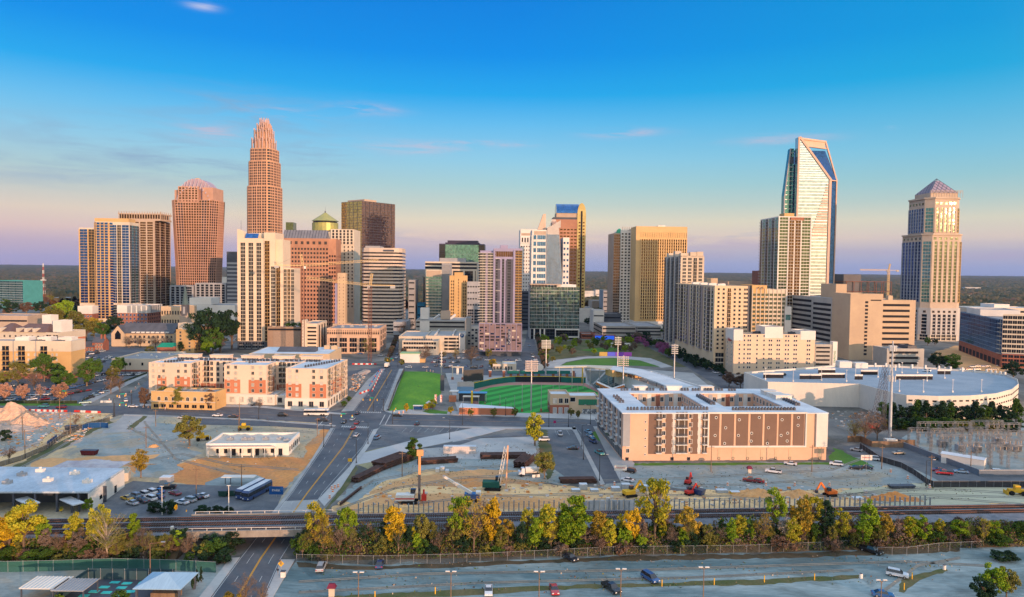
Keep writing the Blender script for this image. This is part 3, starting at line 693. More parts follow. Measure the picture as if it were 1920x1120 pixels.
def coral_apartments():
 b = B('apartment_block','cream and coral apartment block with three wings behind the yellow restaurant',277,553,372,yaw=-2,cat='apartment building')
 z1 = b.z(420,695)
 b.p = b.p; Wd = b.u(660,26); fr = 0
 zt = Z(277,676,375); zt = (zt + b.z(620,692)) / 2 + .9
 wall = m_white = mat('m_cwall',(.70,.54,.42),(.64,.49,.38),scale=.05,fine=.05)
 wings = ((0,b.u(356)),(b.u(424),b.u(503)),(b.u(552),b.u(627)))
 y0 = (0,-3,-13)
 back = 11
 x_end = wings[2][1]
 b.body((0,wings[2][0] - .02,back,back + 14),0,zt,wall,roof=m_roofw,par=.5)
 for (xa,xb),yy in zip(wings,y0):
  b.body((xa,xb,yy,back - .02 if xa < wings[2][0] else 26),0,zt,wall,roof=m_roofw,par=.5)
  f = b.face('f',(xa,xb,yy,back)); w = xb - xa
  for u0,u1,h0,h1 in ((w * .2,w * .42,.28,.64),(w * .62,w * .985,.28,.64)) if xa == 0 else ((w * .0 + .2,w * .38,.28,.62),(w * .58,w * .985,.28,.62)):
   b.add('coral_panel',k_box(round(u1 - u0,2),round((h1 - h0) * zt,2),.1,m_coral),f,u0,h0 * zt)
   for j in range(5):
    for k in (.25,.72): b.add('window',k_win(1.3,1.6,m_cream,g_blind if random.random() < .6 else g_win,1),((f[0][0],f[0][1] - .1),0,w),u0 + (u1 - u0) * k - .65,zt * .31 + 3.1 * j)
  for j in range(5): b.add('window',k_win(1.3,1.6,m_cream,g_blind,1),f,w * .08,zt * .31 + 3.1 * j)
  fr_ = b.face('r',(xa,xb,yy,back if xa < wings[2][0] else 26)); n = 3 if xa < wings[2][0] else 11
  b.add('coral_panel',k_box(round(fr_[2] * .6,2),round(.36 * zt,2),.1,m_coral),fr_,fr_[2] * .2,.28 * zt)
  b.grid(((fr_[0][0] + .1,fr_[0][1]),fr_[1],fr_[2]),zt * .28,zt,n,5,1.4,1.7,m_cream,g_win)
  for k in range(1 if n == 3 else 3):
   b.add('balcony_stack',k_balc(2.6,round(zt * .7,2),5,g_dark,m_cream,m_dk,1.2),((fr_[0][0] + .2,fr_[0][1]),fr_[1],fr_[2]),3 + fr_[2] * k / 3.4,zt * .28)
 fb = b.face('f',(0,x_end,back,back + 14))
 for xa,xb in ((wings[0][1],wings[1][0]),(wings[1][1],wings[2][0])):
  b.grid(fb,zt * .28,zt,5,5,1.5,2.0,m_cream,g_win,u0=xa + 1,u1=xb - 1)
  b.add('coral_panel',k_box(round(xb - xa - .4,2),round(.14 * zt,2),.06,m_brick),fb,xa + .2,.26 * zt)
  b.add('balcony_stack',k_balc(3,round(zt * .72,2),5,g_dark,m_cream,m_dk,1.3),fb,xa + 2,zt * .28)
 # white podium between and below the wings
 for xa,xb,ya,h in ((b.u(424) - 3,b.u(520),-4.2,.26),(b.u(520) + .2,b.u(552) - .1,-3,.24),(wings[2][0] - .3,wings[2][1] + .3,-13.6,.265)):
  b.body((xa,xb,ya,back - .3),0,h * zt,mat('m_pod',(.72,.66,.58),(.64,.59,.52),scale=.06),name='podium_wall',roof=m_roofw,par=.5)
  f = ((xa,ya),0.0,xb - xa); b.grid(f,.6,h * zt - .6,max(2,int((xb - xa) / 5)),1,2.2,2.6,m_cream,g_win if xa > 40 else g_blind)
 f = b.face('r',(wings[2][0],wings[2][1] + .3,-13.6,26)); b.grid(f,.4,.25 * zt,8,1,2.6,3.2,m_cream,g_win)
 sp = [(wings[0][0] + 8 + .9 * i,2 + 1.4 * i) for i in range(7)] + [(wings[1][0] + 10 + .9 * i,6 + 1.7 * i) for i in range(7)] + [(wings[2][0] + 8 + .8 * i,-6 + 2 * i) for i in range(14)] + [(8 + 1.35 * i,back + 5 + (i % 2)) for i in range(60) if i % 9 < 7 and 8 + 1.35 * i < x_end - 2]
 b.plant(sp,zt - .4,m_dk,(.9,.9,1.0),'condenser')
 for x in (6,24,42,60,76):
  if x < x_end - 12: q = MB(); q.box(x,x + 11,back + 9,back + 14.3,zt,zt + 1.7); q.box(x - .3,x + 11.3,back + 8.7,back + 14.6,zt + 1.703,zt + 2); b.part('roof_screen',q,wall)
 b.done(100)
 # the yellow two storey restaurant in front
 t = B('restaurant','yellow two storey restaurant with arched windows below the coral apartments',281,402,352,yaw=-3); zt = t.z(340,734); L = 12
 t.body((0,t.W,0,L),0,zt,m_ochre,par=.8)
 f = t.face('f',(0,t.W,0,L))
 def k_arch():
  def fn(q):
   pts = [(.0,0),(1.7,0),(1.7,1.3)] + [(.85 + .85 * math.cos(a),1.3 + .85 * math.sin(a)) for a in (.5,1.05,1.57,2.1,2.64)] + [(0,1.3)]
   q.poly([(p[0],-.05,p[1]) for p in pts],1)
   for a,c in zip(pts,pts[1:] + pts[:1]): q.beam((a[0],-.1,a[1]),(c[0],-.1,c[1]),.18,.2,0)
   q.beam((.85,-.08,0),(.85,-.08,2.1),.1,.1,0); return [m_cream,g_dark]
  return kit(('arch',),fn)
 for i in range(8): t.add('arched_window',k_arch(),f,t.W * (.1 + .112 * i),zt * .48)
 for i in range(8): t.add('window',k_win(2.4,1.7,m_ochre,g_dark,1),f,t.W * (.04 + .12 * i),.9)
 q = MB(); cx = t.W * .3; pts = [(cx - 3.4,0)] + [(cx + 3.4 * math.cos(a),1.9 * math.sin(a)) for a in np.linspace(math.pi,0,9)] + [(cx + 3.4,0)]
 q.prism([(p[0],p[1]) for p in pts[1:-1]],0,.5); o = t.part('gable',q,m_ochre); o.rotation_euler = (math.pi / 2,0,0); o.location = (0,.3,zt)
 q = MB(); q.box(-.3,t.W + .3,-.35,-.02,zt * .42,zt * .42 + .3); q.box(-.3,t.W + .3,-.3,-.02,zt,zt + .25); t.part('cornice',q,m_cream)
 t.plant([(10,6),(14,7),(18,6),(23,7),(27,6)],zt - .78,m_metal,(1.6,1.4,1.2)); t.done()
coral_apartments()
def white_low():
 b = B('low_office','white single storey building with row of roof units beside the dirt yard',384,541,265,yaw=4); z1 = b.z(470,833); L = 18; Wd = b.W
 m = mat('m_lowwhite',(.74,.70,.64),(.66,.62,.57),scale=.1,fine=.05)
 b.body((0,Wd,0,L),0,z1,m,par=.9,roof=mat('m_lowroof',(.62,.55,.48),(.52,.46,.40),scale=.15,fine=.1)); f = b.face('f',(0,Wd,0,L))
 q = MB(); q.box(1.2,Wd * .84,-2.6,-.01,z1 - 1.3,z1 - 1.0); q.box(1.2,Wd * .84,-2.6,-2.45,z1 - 1.0,z1 - .6); b.part('canopy',q,m)
 q = MB(); q.box(1.2,Wd * .84,-2.4,-2.2,z1 - .6,z1 - .45); b.part('canopy_trim',q,m_brick)
 for i in range(7): b.add('column',k_box(.35,round(z1 - 1.3,2),.35,m),((0,-2.2),0,Wd),1.5 + i * Wd * .135,0)
 for i in range(9): b.add('door' if i % 3 == 2 else 'window',k_win(1.2,2.3,m_dk,g_dark,1) if i % 3 == 2 else k_win(1.0,1.4,m_dk,g_dark,1),f,4 + i * Wd * .094,.3 if i % 3 == 2 else 1.2)
 b.grid(b.face('r',(0,Wd,0,L)),.5,z1 - .8,6,1,.9,1.5,m_dk,g_dark)
 b.plant([(Wd * k,9) for k in (.2,.38,.46,.64,.82)] + [(Wd * .93,6)],z1 - .87,m_metal,(2.4,1.6,1.1)); b.done()
white_low()
def depot():
 t = thing('bus_depot','wide grey roofed depot with open bays behind the yellow trees','depot')
 a,c,d,e = G(-60,958),G(166,944),G(240,905),G(-60,900)
 z1 = 6.2; a,c,d,e = [Vector((*G(*p,z1).xy,0)) for p in ((-80,922),(166,922),(232,878),(-80,874))]
 P = [(v.x,v.y) for v in (a,c,d,e)]
 b = MB(); b.prism(P,z1 - .5,z1,0); b.build('roof',mat('m_depotroof',(.46,.54,.62),(.33,.40,.47),scale=.12,stretch=(1,.5,1),fine=.25,hi=.7,col3=(.6,.66,.72)),t)
 b = MB()
 w = lambda p,q: b.beam((*p,2.8),(*q,2.8),.4,5.6)
 w(P[1],P[2]); w(P[2],P[3]); w(P[3],P[0])
 b.build('wall',m_white,t)
 for i in range(6):
  q = Vector(P[0]).lerp(Vector(P[1]),(i + .5) / 6); bb = MB(); bb.box(-.25,.25,-.25,.25,0,z1 - .5); bb.build('column',m_dk,t,(q.x,q.y + .5,0))
 bb = MB(); p,q = Vector(P[0]),Vector(P[1]); n = Vector((0,9)); bb.beam((*(p + n),2.5),(*(q + n),2.5),.3,5); bb.build('back_wall',m_dk,t)
 for u,v in ((.35,.3),(.42,.62),(.18,.5),(.62,.4),(.75,.7),(.52,.8),(.9,.35)):
  q = Vector(P[0]).lerp(Vector(P[1]),u).lerp(Vector(P[3]).lerp(Vector(P[2]),u),v); bb = MB(); bb.box(-1.2,1.2,-.8,.8,0,1.0); bb.tube((0,0,1),(0,0,1.5),.4); bb.build('roof_vent',m_grey if u < .5 else m_white,t,(q.x,q.y,z1))
 p,q = Vector(P[1]),Vector(P[2])
 for k,(u,h) in enumerate(((.3,1.2),(.42,1.2),(.72,2.3))):
  r = p.lerp(q,u); bb = MB(); bb.box(-.03,.03 + .2,-.8,.8,0,h); bb.build('window',g_dark,t,(r.x + .05,r.y,1.6 if h < 2 else .2),math.atan2(q.y - p.y,q.x - p.x) - math.pi / 2)
 # a lean-to block at its corner
 t = thing('plant_shed','small cream walled enclosure at the depot corner','shed',(*G(222,905).xy,0),R(20))
 b = MB(); b.box(-3,3,0,.3,0,3); b.box(2.7,3,.3,5,0,3); b.box(-3,-2.7,.3,5,0,3); b.build('wall',m_cream,t); b = MB(); b.box(-2,2,1,4,0,1.8); b.build('unit',m_grey,t)
depot()
# ================================================================ the towers
def vue():
 b = B('condo_tower','wide glass condo tower with orange piers and rows of balconies, standing leftmost',147,244,900,yaw=3,cat='tower')
 W_,L = b.W,25; u = b.u; z = b.z; zt = z(200,416); zl = z(160,427)
 b.body((0,u(178),2,L),0,zl,m_cream); b.body((u(178),W_,0,L),0,zt,m_cream)
 f = b.face('f',(0,u(178),2,L)); b.pattern(f,24,zl - 2,'PGPbP',m=m_ochre,mg=g_blue,rail=m_ochre,wid={'G': 8,'b': 6,'P': 1.2},sp=.12,mull=1)
 q = ((u(178),-3),0,u(212) - u(178)); bow = [(u(178),0),(u(183),-3),(u(207),-3),(u(212),0)]
 b.shell(bow,0,zt,m_cream)
 for a,c in zip(bow,bow[1:]): b.pattern(b.edge(a,c),4,zt - 1,'PnPnPnP' if a[1] == c[1] else 'Pn',m=m_ochre,mg=g_blue,rail=m_ochre,wid={'n': 3.6,'P': .8},sp=.2)
 f = ((u(212),0),0,W_ - u(212)); b.pattern(f,24,zt - 4,'gPbPGP',m=m_cream,mg=g_blue,rail=m_ochre,wid={'g': 5,'b': 5,'G': 9},sp=.12,mull=1)
 b.pattern(b.face('r',(0,W_,0,L)),24,zt - 4,'bnbnb',m=m_grey,mg=g_teal,rail=m_dk,wid={'b': 3},sp=.15)
 b.pattern(f,2,22,'gPgPg',m=m_cream,mg=g_dark)
 b.body((u(176),u(240),3,L - 4),zt,z(200,409),m_ochre,name='penthouse_wall'); b.done()
 t = B('garage_podium','brick garage podium with pale metal top beside the glass condo tower',219,276,860,yaw=3); zt = t.z(250,573); W_ = t.W; L = 40
 t.body((0,W_,0,L),0,zt * .6,m_brick,par=.01); t.body((-.3,W_ + .3,-.3,L),zt * .6,zt,m_white)
 t.grid(t.face('f',(0,W_,0,L)),0,zt * .6,8,3,2.4,2.6,m_white,g_blue); t.grid(t.face('r',(0,W_,0,L)),0,zt * .6,8,3,2.4,2.6,m_brick,g_dark)
 for k in range(5): t.add('metal_screen',k_box(4.5,round(zt * .36,2),.3,m_metal),t.face('f',(-.3,W_ + .3,-.3,L)),W_ * .34 + 6 * k,zt * .62)
 for k in range(6): t.add('metal_screen',k_box(4.5,round(zt * .36,2),.3,m_metal),t.face('r',(-.3,W_ + .3,-.3,L)),2 + 6 * k,zt * .62)
 t.done()
 t = B('garage_podium','small brick and pale stucco podium left of the glass condo tower',145,172,870,yaw=3); zt = t.z(150,574); t.body((0,t.W,0,14),0,zt * .55,m_brick); t.body((-.2,t.W + .2,-.2,14),zt * .55,zt,m_white)
 t.grid(t.face('f',(0,t.W,0,14)),0,zt * .55,5,2,1.8,2.2,m_white,g_blue); t.done()
vue()
def golden():
 b = B('office_tower','bronze glass tower with a colonnaded crown behind the condo tower',222,290,1040,yaw=2,cat='tower'); W_,L,z,u = b.W,52,b.z,b.u
 zt = z(290,414); b.body((0,W_,0,L),0,zt,m_stone); f = b.face('f',(0,W_,0,L))
 b.pattern(f,0,zt - 2,'PgPgPgPgPgP',m=m_stone,mg=g_gold,fh=3.8,sp=.25); b.pattern(b.face('r',(0,W_,0,L)),0,zt,'PgPgPgP',m=m_stone,mg=g_gold,fh=3.8,sp=.12,wid={'P': .5})
 zc = z(260,399); b.body((0,u(303,4),2,L - 14),zt,zt + 3,m_stone,name='crown_wall')
 q = MB(); q.box(0.5,u(300,4),4,L - 16,zt + 3,zc - 2.5); b.part('crown_glass',q,g_gold)
 for i in range(17): b.add('crown_post',k_box(.8,round(zc - zt - 1,2),.8,m_stone),((0,2),0,u(303,4)),.3 + i * (u(303,4) - 1) / 16,zt + 3)
 for i in range(6): b.add('crown_post',k_box(.8,round(zc - zt - 1,2),.8,m_stone),((u(303,4),2),math.pi / 2,30),.5 + i * 6,zt + 3)
 q = MB(); q.box(-.5,u(303,4) + .5,1.5,L - 13,zc - 2.4,zc - .8); b.part('crown_ring',q,m_stone); b.done()
golden()
def gateway():
 b = B('office_tower','tall pink granite tower flaring outward to an arched ribbed crown',326,399,1080,yaw=0,cat='tower'); W_,L,z,u = b.W,40,b.z,b.u
 gm = mat('m_pinkgr',(.50,.30,.22),(.42,.25,.18),scale=.06,fine=.08)
 zt = z(363,375); fl = u(406) - u(399); c = 9
 def oct_(e): return [(-e,c),(c - e,-e * .3),(W_ - c + e,-e * .3),(W_ + e,c),(W_ + e,L - c),(W_ - c,L),(c,L),(-e,L - c)]
 q = MB(); q.prism(oct_(0),0,zt * .3,0); q.prism(oct_(0),zt * .3,zt,0,poly2=oct_(fl)); b.part('wall',q,gm)
 # piers and glazed bays follow the flare on every face that shows
 h1 = zt * .3; o0,o1 = oct_(0),oct_(fl)
 def flare(i,j,n,dark=()):
  A,Bq,A1,B1 = o0[i],o0[j],o1[i],o1[j]; L_ = math.hypot(Bq[0] - A[0],Bq[1] - A[1]); nx,ny = (Bq[1] - A[1]) / L_,-(Bq[0] - A[0]) / L_
  def pt(u,z,off):
   t = max(0,(z - h1) / (zt - h1)); f_ = lambda k: (A[k] + (Bq[k] - A[k]) * u) * (1 - t) + (A1[k] + (B1[k] - A1[k]) * u) * t
   return (f_(0) + nx * off,f_(1) + ny * off,z)
  for k in range(n + 1):
   q = MB(); q.beam(pt(k / n,0,.4),pt(k / n,h1,.4),.9,.9); q.beam(pt(k / n,h1,.4),pt(k / n,zt,.4),.9,.9); b.part('pier',q,gm)
   if k == n: break
   q = MB(); nf = 44
   for m_ in range(nf):
    za,zb = zt * m_ / nf,zt * (m_ + 1) / nf; zc = zb - (zb - za) * .26
    q.poly([pt(k / n,za,.12),pt((k + 1) / n,za,.12),pt((k + 1) / n,zc,.12),pt(k / n,zc,.12)],1); q.poly([pt(k / n,zc,.25),pt((k + 1) / n,zc,.25),pt((k + 1) / n,zb,.25),pt(k / n,zb,.25)],0)
   b.part('window_bay',q,[gm,g_dark if k in dark else g_gold])
 flare(1,2,13,(1,2,10,11)); flare(2,3,4,(1,2)); flare(3,4,6); flare(0,1,3,(0,1,2))
 # arched crown: a ribbed vault across the middle with two shoulders
 x0,x1 = u(332),u(396); cx,rx = (x0 + x1) / 2,(x1 - x0) / 2; zc = z(363,334)
 b.body((u(336),u(374),-fl * .3,L - 3),zt,z(363,350),gm,name='crown_wall'); b.pattern(((u(336),-fl * .3),0,u(374) - u(336)),zt - 4,z(363,352),'PnPnPnPnPnPnP',m=gm,mg=g_gold,fh=3.9,sp=.3); b.body((u(381),u(401),-fl * .2,L - 3),zt,z(390,352),gm,name='crown_wall')
 pts = [(cx + rx * math.cos(t) * (1 if abs(math.cos(t)) < .9 else 1.02),zt + (zc - zt) * math.sin(t) ** .8) for t in np.linspace(math.pi,0,15)]
 q = MB()
 for (xa,za),(xb,zb) in zip(pts,pts[1:]):
  q.poly([(xa,7,za),(xb,7,zb),(xb,L - 5,zb),(xa,L - 5,za)])
 q.poly([(x,7.02,z_) for x,z_ in pts]); b.part('vault',q,mat('m_vault',(.42,.34,.42),(.34,.28,.36),scale=.1))
 for k,(xa,za) in enumerate(pts):
  q = MB(); q.beam((cx + (xa - cx) * .94,-fl * .3 - 1,zt - 9 + (za - zt) * .8),(xa,7,za + .5),1.0,1.0); b.part('crown_rib',q,mat('m_rib',(.50,.42,.46),scale=.1))
 b.body((u(325),u(331),6,L - 6),zt,z(363,356),gm,name='shoulder_wall')
 q = MB(); q.box(cx - 3,cx + 3,12,18,zc - .5,zc + 1.2); b.part('crown_cap',q,m_ochre); b.done()
 t = B('low_office','grey stepped podium building at the foot of the flared granite tower',318,424,1010,yaw=0); zt = t.z(380,531); W_ = t.W
 t.body((0,W_ * .42,0,30),0,zt - 4,m_grey); t.body((W_ * .45,W_,0,30),0,zt,m_grey)
 t.pattern(t.face('f',(0,W_ * .42,0,30)),0,zt - 6,'PnPnPnPgP',m=m_grey,mg=g_dark); t.pattern(t.face('f',(W_ * .45,W_,0,30)),0,zt - 2,'PnPnPnPnPgPnP',m=m_grey,mg=g_dark); t.done()
gateway()
def crown_tower():
 b = B('office_tower','tallest tower, pink stone with setbacks rising to a spiked crown',461,505,1000,yaw=-13,cat='tower'); z = b.z; W0 = b.W
 gm = mat('m_boa',(.55,.32,.20),(.47,.27,.17),scale=.06,fine=.08)
 S = W0; cx = cy = S / 2
 def ring(s,bow=.07,notch=.10):
  h = s / 2; k = h * (1 - 2 * notch); out = []
  for a in range(4):
   ca,sa = math.cos(a * math.pi / 2),math.sin(a * math.pi / 2)
   for i in range(5):
    t = -1 + 2 * i / 4; x,y = t * k,-h - bow * h * (1 - t * t); out.append((cx + x * ca - y * sa,cy + x * sa + y * ca))
  return out
 tiers = [(1.0,0,z(490,349)),(.91,z(490,349),z(490,302)),(.82,z(490,302),z(490,278)),(.72,z(490,278),z(490,264)),(.58,z(490,264),z(490,246)),(.42,z(490,246),z(490,236)),(.26,z(490,236),z(490,226))]
 for k,(s,z0,z1) in enumerate(tiers):
  pl = ring(S * s); b.shell(pl if k < 3 else ring(S * s * .86),z0,z1,gm,name='wall',par=.5)
  for a,c in zip(pl,pl[1:] + pl[:1]):
   e = b.edge(a,c); n = (math.sin(e[1]),-math.cos(e[1]))
   if n[1] > .35 or n[0] < -.75: continue
   if k < 3: b.pattern(e,z0,z1 - 1.5,'PnPnP' if e[2] > 6 else 'Pn',m=gm,mg=g_dark,fh=4,sp=.3,wid={'P': .9,'n': 2.6},proud=.35)
   else:
    for i in range(1): b.add('spire',k_box(.95,round(z1 - z0 + 7,2),1.0,mat('m_spire',(.55,.40,.36),(.48,.34,.32),scale=.1)),e,0,z0 - 4 + 2.5 * (len(b.req) % 2))
  if 3 < k:
   # piers of the tier below rise past its roof as pinnacles
   pb = ring(S * tiers[k - 1][0])
   for j,(x,y) in enumerate(pb):
    if y < cy + 4: q = MB(); q.box(x - .5,x + .5,y - .5,y + .5,z0 - 2,z0 + 3.5 + 1.5 * (j % 2)); b.part('pinnacle',q,gm)
 # slots of glass beside the bowed fronts
 top = z(490,223)
 for i in range(8):
  a = i * math.pi / 4; q = MB(); q.box(cx + 5 * math.cos(a) - .5,cx + 5 * math.cos(a) + .5,cy + 5 * math.sin(a) - .5,cy + 5 * math.sin(a) + .5,z(490,240),top - (i % 3) * 2); b.part('spire',q,MATS['m_spire'])
 b.done(100)
crown_tower()
def block(name,desc,xl,xr,yt,D,L,yaw=3,wall=None,cat='building',zb=None,py=None):
 b = B(name,desc,xl,xr,D,yaw,cat); zt = b.z((xl + xr) / 2,yt); b.zt = zt; b.L = L; b.r = (0,b.W,0,L); b.body(b.r,0,zt,wall); return b
b = block('office_block','dark blue banded office block left of the cream condo tower',425,446,472,1000,40,wall=m_dk); b.ribbons(b.face('f',b.r),3,b.zt - 14,14,2.6,ms=m_grey,mg=m_grey); b.done()
block('glass_tower','sliver of pale green glass tower behind the spiked tower',536,550,417,1150,20,wall=g_green,cat='tower').done()
def trademark():
 b = B('condo_tower','cream stepped condo tower with tall window strips in front of the spiked tower',445,528,612,yaw=3,cat='tower'); z,u,W_ = b.z,b.u,b.W; L = 26
 m = mat('m_tm',(.68,.55,.41),(.61,.49,.37),scale=.05,fine=.05)
 z1 = z(500,438); z2 = z(536,503); zb = z(460,640)
 zlow = z(480,447); b.body((0,u(496),0,L),zb,zlow,m); b.body((u(496),u(517),-1,L),zb,z(505,436),m); b.body((u(517),u(530),1,L),zb,z(523,449),m); b.body((u(530),u(549),4,L),zb,z2,m)
 b.body((0,u(549),-.4,L),0,zb,m_dk,name='base_wall')
 f = b.face('f',(0,u(496),0,L)); b.pattern(f,zb,zlow - 4,'wgwgwgw',m=m,mg=g_dark,ms=m_cream,fh=3.3,wid={'w': 2.6,'g': 3.6},sp=.12)
 f = b.face('f',(u(496),u(517),-1,L))
 b.add('balcony_stack',k_balc(round(u(506) - u(497),2),round(z(505,452) - zb,2),28,g_gold,m_ochre,m_dk,1.3),f,.5,zb)
 f2 = b.face('f',(u(517),u(530),1,L)); z5 = z(520,500)
 b.add('window_bay',k_bay(3.6,round(z5 - zb,2),20,g_dark,m_cream,.14),f,u(509) - u(496),zb)
 b.add('balcony_stack',k_balc(3.2,round(z5 - zb,2),20,g_gold,m_ochre,m_dk,1.3),f2,.4,zb)
 f3 = b.face('f',(u(530),u(549),4,L)); b.pattern(f3,zb,z2 - 1,'gPbPg',m=m,mg=g_dark,mg2=g_gold,ms=m_cream,rail=m_ochre,fh=3.3,sp=.14)
 b.pattern(b.face('f',(0,u(498),-.4,L)),1,zb - 1,'wgwgwgwgw',m=m_dk,mg=g_dark,ms=m_grey,wid={'w': 1.5})
 # curved gable, slanted glazing and a mast
 q = MB(); q.prism([(0,0),(u(458),0),(u(458),4.2),(u(455),6.5),(u(450),7.6),(0,7.8)],0,8); o = b.part('gable',q,m); o.rotation_euler = (math.pi / 2,0,0); o.location = (0,8,zlow)
 q = MB(); q.poly([(u(460),-.2,zlow + .1),(u(484),-.2,zlow + .1),(u(484),3,zlow + 4.4),(u(460),3,zlow + 4.4)]); b.part('skylight',q,g_sky)
 b.body((u(462),u(496),6,L),zlow,zlow + 5,m,name='penthouse_wall')
 q = MB(); q.tube((u(444.5) + 1,8,zlow),(u(444.5) + 1,8,z(444,412)),.22,.08); b.part('mast',q,m_dk)
 fl = b.face('l',(0,u(496),0,L)); b.done()
 t = B('garage','brown screened garage podium with trees on its roof beside the cream condo tower',501,567,600,yaw=3); zt = t.z(540,613); W_ = t.W; L = 34
 t.body((0,W_,0,L),0,zt,mat('m_screen',(.30,.21,.15),(.25,.17,.12),scale=.3)); f = t.face('f',(0,W_,0,L)); t.add('metal_screen',k_box(round(W_ - 7,2),round(zt - 6,2),.3,mat('m_mesh',(.26,.19,.15),(.33,.25,.19),scale=1.2)),f,5,2); t.ribbons(f,zt - 4,zt - 1,1,1.6,mg=m_void); t.done()
 t = B('garage','peach concrete garage with open decks and a stair tower under the crane',567,590,585,yaw=3); zt = t.z(590,607); L = 38; t.body((0,t.W + 2,0,L),0,zt,m); t.ribbons(t.face('f',(t.W * .35,t.W + 2,0,L)),1,zt - 2,7,1.5,mg=m_void,ms=m); t.pattern(t.face('r',(0,t.W + 2,0,L)),2,zt - 2,'wnwnwnw',m=m,mg=m_void,fh=40,sp=.02); t.body((0,t.W * .33,-1.5,6),0,zt + 3,m_cream,name='stair_tower'); t.done()
trademark()
def granite():
 b = B('office_tower','brown granite office tower with square windows and sloped glass roof',528,616,790,yaw=2,cat='tower'); z,u,W_ = b.z,b.u,b.W; L = 34
 zt = z(570,447); c = 6
 pl = [(0,0),(W_,0),(W_ + 7,7),(W_ + 7,L),(0,L)]; b.shell(pl,0,zt,m_granite)
 f = b.edge(pl[0],pl[1]); z8 = z(570,463)
 b.grid(f,2,z8,15,20,2.0,2.35,m_granite,g_dark,0); f2 = b.edge(pl[1],pl[2]); b.grid(f2,2,z8 - 8,3,19,2.0,2.35,m_granite,g_dark,0)
 b.grid(b.edge(pl[2],pl[3]),2,z8 - 8,6,19,2.0,2.35,m_granite,g_dark,0)
 b.grid(f,z8 + .5,zt - 1,8,1,3,3.4,m_granite,g_dark,2,name='attic_window')
 zr = z(570,431)
 q = MB(); xa,xb = u(530),u(612)
 q.poly([(xa,1,zt),(xb,1,zt),(xb,9,zr),(xa,9,zr)]); q.poly([(xb,1,zt),(xb,17,zt),(xb,9,zr)]); q.poly([(xa,9,zr),(xb,9,zr),(xb,17,zt),(xa,17,zt)]); q.poly([(xa,17,zt),(xa,1,zt),(xa,9,zr)])
 b.part('glass_roof',q,mat('m_lead',(.20,.20,.22),(.15,.15,.17),scale=.2,rough=.4))
 for k in range(16): q = MB(); x = xa + (xb - xa) * k / 15; q.beam((x,.8,zt),(x,8.9,zr + .2),.35,.4); b.part('roof_rib',q,m_dk)
 b.done(100)
 b = B('office_tower','cream tower of narrow windows crowned by a green domed roof',590,664,835,yaw=2,cat='tower'); z,u,W_ = b.z,b.u,b.W; L = 40
 zt = z(640,430); z2 = z(600,446); b.body((u(620),W_,0,L),0,zt,m_cream); b.body((0,u(632),2,L),0,z(600,434),m_cream)
 f = b.face('f',(u(620),W_,0,L)); b.grid(f,25,z(640,460),6,18,1.4,2.2,m_cream,g_dark,0); b.pattern(f,z(640,459),zt - 1,'PnPnPnPnPnPnP',m=m_cream,mg=g_dark,fh=3.8,wid={'n': 1.3})
 zd0,zd1 = z(604,432),z(604,402); cx,cy = u(604),16; r = (u(629) - u(580)) / 2
 mg = mat('m_copper',(.42,.38,.12),(.30,.31,.12),scale=.15,metal=.3,rough=.45)
 q = MB(); q.tube((cx,cy,zd0),(cx,cy,z(604,417)),r,n=20); b.part('drum',q,mg)
 q = MB(); q.tube((cx,cy,z(604,417)),(cx,cy,z(604,413.5)),r * .92,n=20); b.part('lantern_band',q,g_dark)
 q = MB(); n = 16; prof = [(1.04,z(604,413.5)),(.9,z(604,411)),(.6,z(604,406)),(.3,z(604,401)),(.08,z(604,397))]
 for (ra,za),(rb,zb) in zip(prof,prof[1:]): q.tube((cx,cy,za),(cx,cy,zb),r * ra,r * rb,n=n,cap=False)
 b.part('dome',q,mg,smooth=False); q = MB(); q.tube((cx,cy,z(604,398)),(cx,cy,z(604,394)),.8); q.tube((cx,cy,z(604,394)),(cx,cy,z(604,384)),.18,.06); b.part('spire',q,m_dk); b.done(100)
 b = B('stair_tower','narrow peach lift core standing bare before the cream domed tower',628,648,750,yaw=3); zt = b.z(640,512); W_ = b.W; b.body((0,W_ * .26,0,10),0,b.z(630,532),m_lilac); b.body((W_ * .26,W_,-1,10),0,zt,m_beige); b.body((-2,W_ + 4,-2,12),0,b.z(640,607),m_beige,name='base_wall')
 b.grid(b.face('f',(W_ * .26,W_,-1,10)),8,zt - 3,2,16,.7,.9,m_beige,m_void,0,key=None); b.done()
granite()
def glassbox():
 b = B('glass_tower','dark mirrored glass tower with golden left face',640,678,1000,yaw=-38,cat='tower'); z,W_ = b.z,b.W; zt = z(672,380)
 L = 62; b.body((0,W_,0,L),0,zt,m_dk,roof=m_dk)
 f,r = b.face('f',(0,W_,0,L)),b.face('r',(0,W_,0,L)); kw = dict(m=m_dk,fh=3.8,sp=.1,wid={'P': .15})
 b.pattern(f,0,zt - .5,'gPgPgPgPg',mg=glass('g_goldrefl',(.50,.40,.14)),**kw); b.pattern(r,0,zt - .5,'gPgPgPgPgPgPgPgPg',mg=glass('g_plum',(.13,.09,.10),tilt=.03),**kw)  # golden sky reflection put into the left face's glass tint, right face darker
 b.body((4,W_ - 4,8,30),zt - 1,zt + 3,m_stone,name='penthouse_wall'); b.done()
glassbox()
